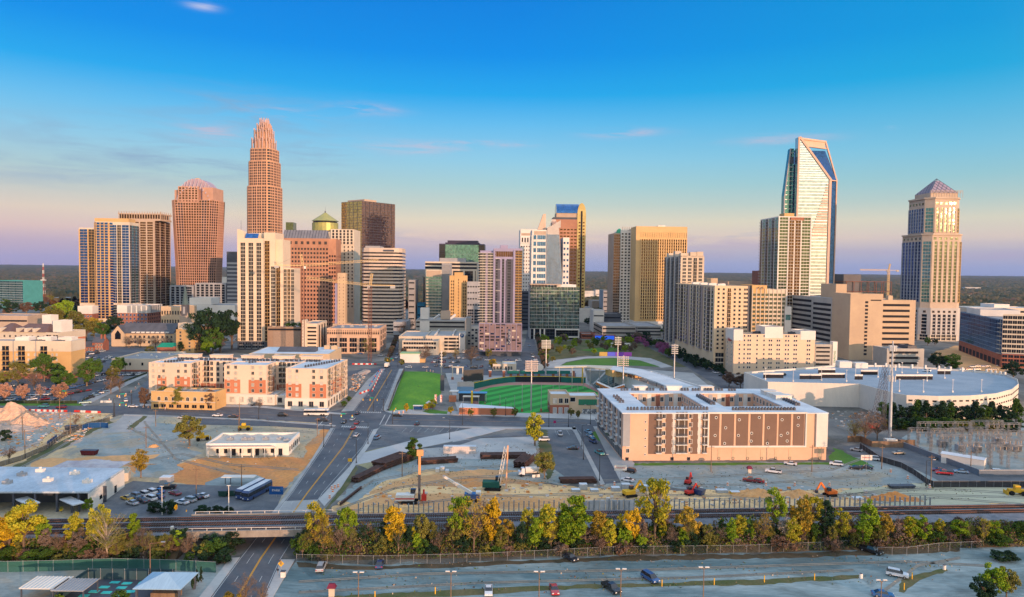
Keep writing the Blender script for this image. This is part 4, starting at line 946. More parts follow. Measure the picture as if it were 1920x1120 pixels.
def rounded():
 b = B('office_tower','banded grey and peach office tower with rounded corners beside the avenue',677,752,770,yaw=2,cat='tower'); z,u,W_ = b.z,b.u,b.W; zt = z(715,465); L = 40
 m = mat('m_band',(.56,.46,.38),(.49,.40,.33),scale=.05,fine=.05); c = 9
 def sq(e): return [(-e,c),(-e + c * .3,c * .3 - e),(c,-e),(W_ - c,-e),(W_ + e - c * .3,c * .3 - e),(W_ + e,c),(W_ + e,L),(-e,L)]
 b.shell(sq(0),0,zt,m); n = 25; fl = zt / n
 for k in range(n - 1):
  q = MB(); q.prism(sq(.12),fl * k + 1.2,fl * k + 2.9); b.part('window_band',q,g_dark)
  q = MB(); q.prism(sq(.4),fl * k + 2.92,fl * (k + 1) + 1.18); b.part('spandrel',q,m)
 b.body((4,W_ * .45,3,L - 6),zt - .5,zt + 2.2,m_grey,name='penthouse_wall',roof=m_roofg); b.add('sign_panel',k_box(12,2,.1,m_dk),((W_ * .55,-.4),0,30),0,zt - 4); b.done(100)
rounded()
def columns():
 b = B('office_block','peach midrise office with tall square columns by the avenue',613,712,590,yaw=3); z,W_ = b.z,b.W; zt = z(660,616); L = 46
 m = mat('m_col',(.56,.38,.27),(.49,.33,.23),scale=.06,fine=.06); b.body((0,W_,0,L),0,zt,m,roof=m_roofg)
 f = b.face('f',(0,W_,0,L)); b.pattern(f,.5,zt * .62,'wPgPPgPPgPPgPPgPw',m=m,mg=g_dark,wid={'g': 4.5,'w': 1,'P': .8},fh=4,ms=m); b.grid(f,zt * .64,zt - .6,24,1,1.1,1.9,m,g_dark,0); b.grid(f,zt * .8,zt - .2,24,1,.8,.6,m,g_dark,0)
 b.pattern(b.face('r',(0,W_,0,L)),.5,zt * .9,'wnwnwnw',m=m,mg=g_dark,fh=5); b.plant([(10 + 7 * i,18 + (i % 3) * 6) for i in range(5)],zt - .95,m_metal); b.done(100)
columns()
def centre_left():
 b = B('office_tower','black framed office tower with pale teal front rising behind the old yellow tower',823,908,980,yaw=0,cat='tower'); z,u,W_ = b.z,b.u,b.W; zt = z(870,455); L = 40
 nav = mat('m_navy',(.035,.03,.06),(.045,.04,.075),rough=.4)
 b.body((0,u(834),1,L),0,z(828,457),nav); b.body((u(834),u(898),4,L),0,zt,nav); b.body((u(897),W_,1,L),0,z(902,458),nav)
 f = ((u(834),4),0,u(897) - u(834)); b.pattern(f,0,z(870,459),'gggg',mg=g_teal,m=m_metal,sp=.02,mull=5,fh=14); b.body((u(838),u(895),6,L - 4),zt,z(870,451),nav,name='penthouse_wall')
 b.add('window_bay',k_bay(round(W_ - u(897),2),round(z(902,460),2),34,g_dark,nav,.1,1),((u(897),1),0,10),0,0); b.add('window_bay',k_bay(round(u(834),2),round(z(902,460),2),34,g_dark,nav,.1,1),((0,1),0,10),0,0); b.done()
 b = B('office_block','wide office block of white bands and dark glass raised on columns',797,895,880,yaw=0); z,u,W_ = b.z,b.u,b.W; zt = z(850,491); L = 40
 b.body((0,W_,0,L),0,zt,m_cream); b.ribbons(b.face('f',b.r if hasattr(b,'r') else (0,W_,0,L)),z(850,506),zt - 1,2,2.6,mg=m_void,u0=0.2)
 b.add('window_wall',k_bay(round(u(892) - u(846),2),round(z(850,508),2),22,g_dark,m_dk,.12,8),b.face('f',(0,W_,0,L)),u(846),0)
 for px in (846,868,887): b.add('column',k_box(2.4,round(z(850,507),2),1.5,m_cream),b.face('f',(0,W_,0,L)),u(px),0)
 b.body((u(823),u(872),5,20),zt,z(850,484),m_grey,name='penthouse_wall'); b.done()
 b = B('office_block','slim office slab with teal panes and blank ribbed end wall',799,845,840,yaw=2); z,u,W_ = b.z,b.u,b.W; zt = z(820,506); L = 30
 b.body((0,u(828),0,L),0,zt,m_cream); b.body((u(828),W_,2,L),0,z(835,494),m_grey); f = b.face('f',(0,u(828),0,L)); b.pattern(f,6,z(820,519),'gPgPgPgPg',mg=g_teal,m=m_cream,fh=3.6,wid={'P': .4},sp=.28); b.add('louvre_band',k_rib(round(u(826),2),7,m_stone,m_stone,9),f,.5,zt - 8.2)
 for k in range(14): b.add('rib',k_box(.35,round(z(835,496),2),.4,m_grey),((u(828),2),0,20),.4 + k * (W_ - u(828)) / 14,0)
 b.done()
 b = B('old_tower','old yellow brick tower with stepped top and small square windows',843,876,800,yaw=2,cat='tower'); z,u,W_ = b.z,b.u,b.W; L = 22
 b.body((0,W_,0,L),0,z(860,517),m_ochre); b.body((u(852),u(868),-.6,L),0,z(860,511),m_ochre)
 for xa,xb in ((845,852),(868,875)): b.grid(((0,0),0,W_),3,z(860,525),2,16,1.1,1.9,m_ochre,g_dark,0,u0=u(xa),u1=u(xb))
 b.grid(((0,-.6),0,W_),3,z(860,522),1,17,1.0,1.7,m_ochre,g_dark,0,u0=u(856),u1=u(864)); b.done(100)
 b = block('office_block','plain grey office block with square windows right of the yellow tower',876,915,529,790,30,2,m_grey); f = b.face('f',b.r); b.grid(f,b.zt * .5,b.zt - 2,8,4,1.8,1.7,m_grey,g_dark,0); b.pattern(f,1,b.zt * .47,'PgPgPgP',m=m_grey,mg=g_dark,wid={'P': .6}); b.done()
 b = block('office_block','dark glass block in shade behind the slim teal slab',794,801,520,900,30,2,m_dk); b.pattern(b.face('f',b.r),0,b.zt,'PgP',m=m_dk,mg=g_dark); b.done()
 b = block('office_block','low bluish block beside the banded round tower',766,778,525,850,40,2,m_grey); b.ribbons(b.face('f',b.r),1,b.zt,8,1.6); b.done()
 b = block('office_block','small bright blue painted block between towers',783,797,568,860,14,2,mat('m_blueb',(.03,.22,.45))); b.ribbons(b.face('f',b.r),1,b.zt,3,1.4); b.done()
centre_left()
def catalyst():
 b = B('condo_tower','lilac condo tower with thin balcony slabs and a screened garage base',900,979,588,yaw=2,cat='tower'); z,u,W_ = b.z,b.u,b.W; L = 30
 zp = z(940,606); zt = z(940,466); zl = z(915,470)
 b.body((0,u(925),2,L),zp,zl,m_lilac); b.body((u(925),u(966),0,L),zp,zt,m_lilac); b.body((u(966),W_,1.5,L),zp,z(972,466),m_lilac)
 f = ((0,2),0,u(925)); nf = 27
 b.pattern(f,zp,zl - 2,'bPb',m=m_lilac,mg=g_win,ms=m_cream,rail=m_metal,fh=(zl - zp) / nf,wid={'P': 1.6})
 f = ((u(925),0),0,u(966) - u(925)); mc = mat('m_char',(.10,.10,.13),(.08,.08,.11),scale=.1)
 b.pattern(f,zp,zt - 9,'PgwnwgPP',m=mc,mg=g_win,mg2=g_gold,ms=mc,fh=(zt - zp) / nf,wid={'w': 1.6,'n': 1.5,'g': 2.6,'P': 1.5})
 for uu in (0,f[2] - 1.6): b.add('pier',k_box(1.6,round(zt - zp - 1,2),.7,m_lilac),f,uu,zp)
 for xa,xb in ((932,943),(947,955)): b.add('dark_panel',k_box(round((u(xb) - u(xa)) * .42,2),round(zt - zp - 10,2),.14,mc),f,u(xa) - u(925) + .5,zp)
 b.add('window_band',k_rib(round(u(962) - u(928),2),4.5,g_gold,m_lilac,9),f,1,zt - 7)
 f = ((u(966),1.5),0,W_ - u(966)); b.pattern(f,zp,z(972,470),'b',mg2=g_gold,m=m_lilac,ms=m_ochre,rail=m_metal,fh=(zl - zp) / nf)
 for k in range(1,27,1):
  q = MB(); zz = zp + (zl - zp) * k / 27; q.box(-1.6,u(925) + (2 if k % 4 else 6),-.2,1.9,zz,zz + .28); b.part('balcony_slab',q,m_white)
 bx = (u(899),u(979.5),-4,L + 4); ms = mat('m_scr',(.22,.16,.17),(.17,.125,.14),scale=.3)
 zb = z(940,658); b.body(bx,zb,zp,ms); b.body((bx[0] + 6,bx[1] - 1,-2,L),0,zb,m_dk,name='base_wall')
 f = b.face('f',bx); w = bx[1] - bx[0]
 for k in range(9): b.add('screen_frame',k_box(.35,round(zp - zb,2),.45,m_lilac),f,(w - .35) * k / 8,zb)
 random.seed(8)
 for k in range(8):
  for j in range(9):
   if random.random() < .6: b.add('opening',k_rib(round(random.choice((1.2,3,4)),2),1.3,random.choice((m_void,m_cream,g_blue,g_dark)),ms),f,w * k / 8 + .8,zb + 1 + (zp - zb) * j / 9)
 q = MB(); q.box(bx[0],bx[1],-4.5,-4,zp - .7,zp - .05); q.box(bx[0],bx[1],-4.5,-4,zb,zb + .5); b.part('screen_rail',q,m_lilac)
 # vertical name sign in white letters on the screen
 t = bpy.data.curves.new('sign_text','FONT'); t.body = 'CATALYST'; t.size = 2.3; t.align_x = 'CENTER'; t.extrude = .05
 me_o = bpy.data.objects.new('tmp',t); COL.objects.link(me_o); dg = bpy.context.evaluated_depsgraph_get(); me = bpy.data.meshes.new_from_object(me_o.evaluated_get(dg)); bpy.data.objects.remove(me_o); me.materials.clear(); me.materials.append(m_white)
 o = put('name_sign',me,b.o,(u(956) + 1.0,-4.75,zp - 11.5)); o.rotation_euler = (math.pi / 2,-math.pi / 2,0)
 q = MB(); q.box(u(954.2),u(957.2),-4.62,-4.5,zp - 18,zp - 5); b.part('sign_board',q,mat('m_signblue',(.03,.05,.14)))
 b.part('penthouse_wall',(lambda q: (q.box(u(938),u(952),5,18,zt - .5,zt + 3),q)[1])(MB()),m_lilac); b.done(100)
catalyst()
def centre_right():
 b = B('office_tower','white office tower of narrow ribbed windows behind the slanted glass tower',975,1003,860,yaw=2,cat='tower'); z,u,W_ = b.z,b.u,b.W; zt = z(990,430); L = 40
 b.body((0,W_ + 10,0,L),0,zt,m_white); f = b.face('f',(0,W_ + 10,0,L)); b.pattern(f,z(990,457),z(990,446),'PnPnPnPnPnPnPnPnP',m=m_white,mg=g_dark,fh=20,wid={'n': 1}); b.grid(f,6,z(990,459),9,22,1.4,1.5,m_white,g_dark,0); b.add('louvre_band',k_rib(round(W_ + 8,2),3,m_stone,m_stone,6),f,1,z(990,442)); b.done(100)
 b = B('office_tower','white and blue tower with a leaning glass wall beside the arched tower',997,1059,760,yaw=2,cat='tower'); z,u,W_ = b.z,b.u,b.W; L = 34
 b.body((0,u(1025),0,L),0,z(1010,431),m_white); f = b.face('f',(0,u(1025),0,L)); zt = z(1010,431)
 b.pattern(f,6,zt - 6,'wnPGw',m=m_white,mg=g_sky,ms=m_white,sp=.35,fh=7,wid={'n': 1.6,'w': .8,'G': 5,'P': .6},mull=4); b.add('louvre_band',k_rib(round(u(1023) - 2,2),4,m_stone,m_stone,8),f,2,zt - 5.5)
 b.pattern(b.face('l',(0,u(1025),0,L)),6,zt - 6,'PgPgPgP',m=m_white,mg=g_sky,fh=7)
 # leaning glass wedge: narrow at the top, wide at the foot
 z0,z1 = 0,z(1040,421); q = MB(); pf = [(u(1025),-1),(u(1062),-1),(u(1062),L),(u(1025),L)]; pt = [(u(1025),-1),(u(1046),-1),(u(1046),L),(u(1025),L)]
 def atz(k): return [(a[0] + (c[0] - a[0]) * k,a[1]) for a,c in zip(pf,pt)]
 kz = (z(1040,440) - z0) / (z1 - z0); q.prism(atz(0),z0,z(1040,440),0,poly2=atz(kz)); b.part('glass_wedge',q,g_sky)
 q = MB(); q.prism(atz(kz),z(1040,440) + .01,z(1040,427),0,poly2=atz(kz + .05)); b.part('crown_screen',q,mat('m_crownscr',(.50,.46,.42),scale=.2)); q = MB(); q.prism([(u(1025),0),(u(1050),0),(u(1050),z(1040,413) - z(1040,427)),(u(1030),1)],0,6); o = b.part('crown_fin',q,MATS['m_crownscr']); o.rotation_euler = (math.pi / 2,0,0); o.location = (0,5,z(1040,427))
 for k in range(14):
  t = k / 13; q = MB(); a0,a1 = atz(0),atz(kz); xx = lambda P: P[0][0] + (P[1][0] - P[0][0]) * t; q.beam((xx(a0),-1.15,0),(xx(a1),-1.15,z(1040,440)),.3,.3); b.part('mullion',q,m_metal)
 b.body((u(1056),u(1068),6,L),0,z(1060,445),m_white); b.grid(((u(1056),6),0,u(1068) - u(1056)),6,z(1060,450),2,16,2,2.4,m_white,g_blue,0)
 # tall slanted fin and open frame above
 q = MB(); zz = z(1015,430); q.prism([(0,0),(u(1023) - u(1008),0),(u(1023) - u(1008),z(1015,400) - zz),(u(1018) - u(1008),z(1015,401) - zz)],0,8); o = b.part('sail_fin',q,mat('m_fin',(.60,.44,.34),scale=.1)); o.rotation_euler = (math.pi / 2,0,0); o.location = (u(1008),14,zz)
 q = MB(); xa,xb = u(1031),u(1046); zt2 = z(1038,410)
 for k in range(5):
  x = xa + (xb - xa) * k / 4; q.beam((x,10,z(1038,425)),((xa + xb) / 2 + (x - (xa + xb) / 2) * .4,12,zt2),.5)
 q.beam((xa,10,z(1038,425)),(xb,10,z(1038,425)),.5); b.part('roof_frame',q,m_white); b.done(100)
 # arched tower
 b = B('office_tower','bronze tower with blue barrel vaulted top and dark central slot',1035,1079,990,yaw=1,cat='tower'); z,u,W_ = b.z,b.u,b.W; L = 34
 mb = mat('m_inter',(.42,.22,.14),(.34,.17,.11),scale=.06); xr = u(1097); zs = z(1060,401)
 b.body((0,xr,0,L),0,zs - 8,mb); f = ((0,0),0,u(1081)); b.grid(f,4,zs - 20,7,27,3.6,2.0,mb,g_gold,0)
 q = MB(); q.box(u(1036),u(1081),-.1,L,zs - 8,zs - 5); b.part('terrace',q,m_dk); q = MB(); q.box(u(1042),u(1081),1,L - 1,zs - 5,zs + 2); b.part('attic_wall',q,m_stone)
 # vault axis runs left to right; the arched end with its slot faces right-front
 cy = L / 2; r = L / 2; q = MB(); n = 14; pr = [(cy - r * math.cos(t),zs + 1 + (z(1060,381) - zs - 1) * math.sin(t)) for t in np.linspace(0,math.pi,n)]
 for (ya,za),(yb,zb) in zip(pr,pr[1:]): q.poly([(u(1042),ya,za),(u(1085),ya,za),(u(1085),yb,zb),(u(1042),yb,zb)])
 b.part('vault',q,g_sky); q = MB();  q.poly([(u(1042),y,zz) for y,zz in pr[::-1]]); b.part('vault_end',q,g_gold)
 mg = mat('m_bronze',(.46,.38,.16),(.36,.29,.12),scale=.1,metal=.5,rough=.4)
 x0,x1 = u(1081),xr; w = x1 - x0; c0 = (x0 + x1) / 2
 q = MB(); ap = [(x0,zs - 8)] + [(c0 - w / 2 * math.cos(t),zs + (z(1088,381) - zs) * math.sin(t)) for t in np.linspace(0,math.pi,11)] + [(x1,zs - 8)]
 q.prism(ap,0,L); o = b.part('arched_end',q,mg); o.rotation_euler = (math.pi / 2,0,0); o.location = (0,L - .6,0); q = MB(); q.prism([(x0,-.6),(x1,-.6),(x1,0),(x0,0)],0,zs - 8.01); b.part('front_wall',q,mg)
 b.add('slot',k_box(round(w * .2,2),round(zs + 4,2),.25,m_void),((c0,-.6),0,w),-w * .1,0); b.grid(((x0,-.6),0,w),4,zs - 10,2,30,2.2,1.8,mb,g_gold,0,u0=.2)
 b.grid(b.face('r',(0,xr,0,L)),4,zs - 12,6,26,3,2,mb,g_gold,0); b.done(100)
 # glass midrise in front
 b = B('glass_block','green glass midrise with thin grid lines beside the park',995,1087,735,yaw=1.5); z,u,W_ = b.z,b.u,b.W; zt = z(1040,533); L = 40; zb = z(1040,617)
 b.body((0,W_,0,L),0,zt - 4,m_grey,roof=m_roofw); f = b.face('f',(0,W_,0,L)); gp = glass('g_patch',(.07,.15,.15),pane=(2.2,2.6),tilt=.035,vary=.6)
 b.pattern(f,zb,zt - 3,'gPgPgPgPgPgPgPg',m=m_metal,mg=gp,fh=3.6,sp=.1,wid={'P': .2},mull=3); b.pattern(b.face('l',(0,W_,0,L)),zb,zt,'gPgPgPg',m=m_metal,mg=g_sky,fh=3.6,sp=.15,wid={'P': .2})
 q = MB(); q.box(-.6,W_ * .62,-1.2,L,zt - 1,zt); b.part('canopy',q,m_stone)
 for k in range(10): b.add('canopy_post',k_box(.3,3,.3,m_metal),((0,-.8),0,W_),1 + k * W_ * .065,zt - 4)
 b.body((W_ * .55,W_ * .95,8,L - 8),zt - 4,zt - .5,m_white,name='penthouse_wall',roof=m_roofw)
 for px in (1002,1013,1021): b.add('column',k_box(1.4,round(zb,2),1.2,m_white),f,u(px),0)
 q = MB(); x0 = u(1042); q.box(x0,W_ + .2,-3,-.02,z(1060,633),z(1060,631)); q.box(x0,W_ + .2,-3,-.02,zb - 1,zb); q.box(x0,x0 + .8,-3,-.02,z(1060,631),zb - 1); q.box(W_ - .6,W_ + .2,-3,-.02,z(1060,631),zb - 1); b.part('porch_frame',q,m_white)
 b.add('shop_front',k_bay(round(W_ - 2,2),round(zb - .4,2),3,g_dark,m_dk,.1,14),f,1,.2); b.done()
centre_right()
def gold_slab():
 b = B('office_tower','grey stepped tower with black ribs and spiked parapet left of the golden slab',1151,1194,930,yaw=3,cat='tower'); z,u,W_ = b.z,b.u,b.W; zt = z(1170,436); L = 44
 b.body((0,u(1166),3,L),0,z(1155,437),m_stone); b.body((u(1163),u(1184),0,L),0,z(1170,432),m_white); b.body((u(1182),W_,1,L),0,z(1188,430),m_dk)
 b.grid(((u(1163),0),0,u(1182) - u(1163)),3,z(1170,436),3,30,2.6,2.1,m_white,g_dark,0); b.pattern(((0,3),0,u(1163)),2,z(1170,440),'gPgPg',mg=g_gold,m=m_stone,fh=3.8,wid={'P': .4}); b.pattern(((u(1184),1),0,W_ - u(1184)),0,z(1190,430),'PnPnPnP',m=m_dk,mg=g_dark,fh=40)
 for px in range(1166,1195,4): b.add('spike',k_box(.7,5.5,.7,m_stone),((0,1),0,W_),u(px),z(1170,433))
 q = MB(); q.tube((u(1162),8,z(1160,437)),(u(1162),8,z(1160,431)),4.6,3.2,n=12); q.tube((u(1162),8,z(1160,431)),(u(1162),8,z(1160,428)),3.2,.5,n=12); b.part('dome',q,mat('m_greendome',(.05,.35,.18),metal=.2,rough=.4)); b.done(100)
 b = B('office_tower','golden slab tower of close vertical fins facing the low sun',1200,1287,900,yaw=2,cat='tower'); z,u,W_ = b.z,b.u,b.W; zt = z(1240,425); L = 34
 m = mat('m_goldst',(.62,.42,.20),(.55,.37,.18),scale=.05,fine=.04); b.body((-6,W_,0,L),0,zt,m); f = b.face('f',(0,W_,0,L)); zb,z2 = z(1240,600),z(1240,449)
 b.pattern(f,zb,z2,'PnPnPnPnPnPnPnPnPnPnPnPnPnPnPnPnPnPnPnPnP',m=m,mg=g_gold,fh=3.8,proud=1.3,wid={'n': 1.25},sp=.3)
 for k in range(21): b.add('attic_fin',k_box(.7,6.5,.7,m),f,.4 + k * (W_ - 1.2) / 20,z2 + 2.5)
 b.body((-7,W_ + 1,-3,L),0,zb - 2,m_white,name='base_wall'); b.plant([(W_ * .5,16)],zt - .9,m_metal,(10,5,3)); b.done(100)
gold_slab()
def condos_right():
 b = B('condo_tower','grey and cream condo tower with stepped parapets beyond the ballpark',1276,1320,655,yaw=2,cat='tower'); z,u,W_ = b.z,b.u,b.W; zt = z(1300,480); L = 128
 L = 60
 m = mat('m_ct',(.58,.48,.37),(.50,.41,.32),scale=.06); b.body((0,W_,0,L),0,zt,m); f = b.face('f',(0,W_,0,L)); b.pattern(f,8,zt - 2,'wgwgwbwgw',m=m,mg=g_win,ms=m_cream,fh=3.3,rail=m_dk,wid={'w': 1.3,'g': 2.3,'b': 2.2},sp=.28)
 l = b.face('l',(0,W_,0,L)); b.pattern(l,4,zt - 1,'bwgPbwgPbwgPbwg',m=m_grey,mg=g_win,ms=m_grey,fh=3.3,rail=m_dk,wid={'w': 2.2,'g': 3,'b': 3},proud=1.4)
 for x0,x1,y0,y1,py in ((0,6,0,6,475),(9,15,0,6,473),(W_ - 7,W_ - 1,0,6,472),(0,6,20,27,470),(8,16,20,30,474),(0,6,44,52,473)): b.body((x0,x1,y0,y1),zt - .8,z(1300,py),m,name='roof_tower')
 b.done(100)
 b = B('condo_tower','long condo slab with black balconies down its shaded side',1341,1403,520,yaw=2.5,cat='tower'); z,u,W_ = b.z,b.u,b.W; zt = z(1370,536); L = 105
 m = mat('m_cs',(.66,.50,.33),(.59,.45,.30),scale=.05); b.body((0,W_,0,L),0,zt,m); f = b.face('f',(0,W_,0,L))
 b.pattern(f,zt * .22,zt - 2,'wnwnwbwnwnwg',m=m,mg=g_win,ms=m,mg2=g_gold,rail=m_dk,fh=3.2,wid={'w': 1.8,'n': 1.3,'b': 2,'g': 2.4},sp=.5); b.pattern(f,1,zt * .2,'wgwgwgw',m=m_grey,mg=g_dark,ms=m_cream,wid={'w': 1})
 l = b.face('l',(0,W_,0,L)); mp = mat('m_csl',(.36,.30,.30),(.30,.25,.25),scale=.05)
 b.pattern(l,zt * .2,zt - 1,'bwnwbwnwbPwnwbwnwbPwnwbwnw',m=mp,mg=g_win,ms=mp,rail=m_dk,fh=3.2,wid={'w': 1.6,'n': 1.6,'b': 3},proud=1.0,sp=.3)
 b.plant([(6 + 4 * (i % 3),8 + 7 * i) for i in range(12)],zt - .95,m_white,(3,3,2)); b.done(100)
 b = B('office_block','golden tiled office block with a grid of windows beside the condo slab',1403,1475,640,yaw=2.5); z,u,W_ = b.z,b.u,b.W; zt = z(1440,543); L = 30
 b.body((0,u(1411),2,L),0,z(1407,536),m_dk); b.body((u(1411),u(1439),0,L),0,z(1425,535),m_ochre); b.body((u(1439),W_,0,L),0,zt,m_cream); f = ((u(1411),0),0,W_ - u(1411)); w = f[2]
 b.grid(f,4,zt - 3,8,13,3.0,2.3,m_cream,g_green,2)
 for k in range(9): b.add('pier',k_box(.7,round(zt + .8,2),.5,m_cream),f,(w - .7) * k / 8,0)
 q = MB(); 
 for k in range(7): q.beam((u(1418) + k * 1.1,-.3,z(1425,541) - (k % 2)),(u(1418) + k * 1.1 + 1,-.3,z(1425,540) + .6 * (k % 3)),.35,.3)
 b.part('rooftop_sign',q,m_dk); b.done(100)
 b = B('condo_tower','tall green glass condo tower with gold balconies in front of the slanted tower',1457,1519,700,yaw=2,cat='tower'); z,u,W_ = b.z,b.u,b.W; zt = z(1490,406); L = 46
 b.body((0,W_,0,L),0,zt,m_white); f = b.face('f',(0,W_,0,L)); b.pattern(f,6,zt - 1,'PgPbwbPgP',m=m_white,mg=g_green,mg2=g_gold,ms=m_white,rail=m_ochre,fh=3.2,wid={'g': 5,'b': 3,'P': .7,'w': .8},sp=.2)
 b.pattern(b.face('l',(0,W_,0,L)),6,zt - 1,'bwgPbwgPbwg',m=m_grey,mg=g_teal,ms=m_grey,rail=m_metal,fh=3.2,wid={'g': 5,'b': 3,'w': 1},sp=.15); b.add('crown_band',k_rib(round(W_ * .4,2),3,m_brick,m_ochre,8),((0,-.6),0,W_),W_ * .36,zt - 4); b.body((W_ * .3,W_ * .6,10,22),zt - .5,zt + 4,m_ochre,name='penthouse_wall'); b.done(100)
 b = block('hotel_annex','low pale block with dark glazed corner beside the gold office',1474,1486,575,640,20,2.5,m_white); b.ribbons(b.face('f',b.r),2,b.zt,2,5,mg=g_teal); b.done()
condos_right()
def slanted():
 b = B('glass_tower','tallest glass tower at right, with a slanted open top and peach frame',1486,1553,830,yaw=2,cat='tower'); z,u,W_ = b.z,b.u,b.W; L = 44
 y1 = 0; fr = mat('m_frame',(.60,.42,.32),(.55,.38,.29),scale=.1); zl,zr = z(1494,257),z(1553,338)
 x0,x1 = u(1491),W_
 # front blade: a wall of glass cut by the long diagonal
 q = MB(); P = [(x0,0),(x1,0),(x1,zr),(x0 + 3,zl),(x0,zl)]
 q.prism(P,0,10); o = b.part('front_glass',q,g_duke); o.rotation_euler = (math.pi / 2,0,0); o.location = (0,10,0)
 q = MB()
 def fb(a,c,w=2.2,d=1.0): q.beam((a[0],-.45,a[1]),(c[0],-.45,c[1]),w,d)
 q.beam((x0,-.4,0),(x0,-.4,zl),2.0,1.4); q.beam((x1 - 1.0,-.4,0),(x1 - 1.0,-.4,zr),2.8,1.4); q.beam((x0 + 1,-.4,zl),(x1,-.4,zr),1.4,2.4); b.part('frame',q,fr)
 q = MB(); n = 46
 for k in range(n):
  zz = zr * k / n; q.box(x0 + 1,x1 - 3.5,-.14,-.02,zz,zz + .5)
 for k in range(18):
  zz = zr + (zl - zr) * k / 18; xe = x1 + (x0 + 3 - x1) * (k + 1) / 18
  if xe - x0 > 3: q.box(x0 + 1,xe - 2,-.14,-.02,zz,zz + .5)
 b.part('floor_mullions',q,m_metal)['kind'] = 'stuff'
 # louvre triangle on the right of the blade
 for k in range(20):
  zz = z(1540,345) - k * (z(1540,345) - z(1540,445)) / 20; w = 1.5 + k * .95; q = MB(); q.box(x1 - 3.5 - w,x1 - 3.5,-.7,-.15,zz - 1.6,zz - .2); b.part('louvre',q,fr)
 # rear blade and the open handle between them
 q = MB(); L = 40; xr2 = u(1559,L); zq = z(1559,340,L); za2,xa2 = z(1536,266,L),u(1536,L); P2 = [(x0 + 4,0),(xr2,0),(xr2,zq),(xa2,za2 - 12),(x0 + 4,za2 - 12)]
 q.prism(P2,0,6); o = b.part('rear_glass',q,g_blue); o.rotation_euler = (math.pi / 2,0,0); o.location = (0,L,0)
 q = MB(); A4 = [(x0 + .5,3,zl - .5),(xa2,L - 6,za2)]; q.poly([A4[0],A4[1],(A4[1][0],A4[1][1],za2 - 9),(A4[0][0] + 3,3,zl - 9)]); q.beam((x0 + 1.5,3,zl - 1),(xa2,L - 5,za2 - .6),3,2); q.beam((x0 + 5,5,zl - 9),(xa2 + 1,L - 5,za2 - 9),3,1.5); b.part('top_beam',q,fr)
 q = MB(); q.beam((xa2,L - 6,za2),(xr2,L - 6,zq),1.6,2.0); q.beam((xr2,L - 6,zq),(xr2,L - 6,0),1.5,1.5); q.beam((x1,.5,zr),(xr2,L - 6,zq),1.2,1.2); b.part('rear_frame',q,fr)
 q = MB(); q.poly([(u(1523,8),8,z(1523,300,8)),(x1 - 1,8,zr - 1),(xr2 - 1,L - 8,zq),(u(1545,L - 8),L - 8,z(1545,296,L - 8))]); b.part('sloped_glass',q,g_blue)
 q = MB(); q.prism([(x0 + 12,10.02),(x1,10.02),(x1,L - 6),(x0 + 12,L - 6)],0,zr - 3,0); q.prism([(x0 + 14,11),(u(1540),11),(u(1540),26),(x0 + 14,26)],zr - 3,z(1530,300)); b.part('core_wall',q,g_blue)
 # left wing, blue in shade, with its own slanted top
 xl = u(1464,14); q = MB(); w = x0 - xl
 zt2,zs2 = z(1489,276),z(1462,366)
 q.prism([(0,0),(w - 1,0),(w - 1,zt2),(w - 5,zt2),(0,zs2)],0,8); o = b.part('side_wing',q,g_teal); o.rotation_euler = (math.pi / 2,0,0); o.location = (xl,18,0)
 q = MB(); q.beam((xl,9.6,zs2),(x0 - 5.5,9.6,zt2),1.2,1.6); q.beam((xl,9.6,0),(xl,9.6,zs2),1.2,1.2); b.part('wing_frame',q,m_grey)
 q = MB()
 for k in range(40):
  zz = zt2 * k / 40; xs = xl if zz < zs2 else xl + (w - 5) * (zz - zs2) / (zt2 - zs2); q.box(xs + .5,x0 - 1.2,9.7,9.95,zz,zz + .6)
 b.part('wing_mullions',q,m_metal)['kind'] = 'stuff'; q = MB(); q.box(x0 - 7,x0 - 1.3,9.3,9.65,z(1489,292) - 8,z(1489,292)); b.part('wing_vent',q,m_dk); b.done()
slanted()
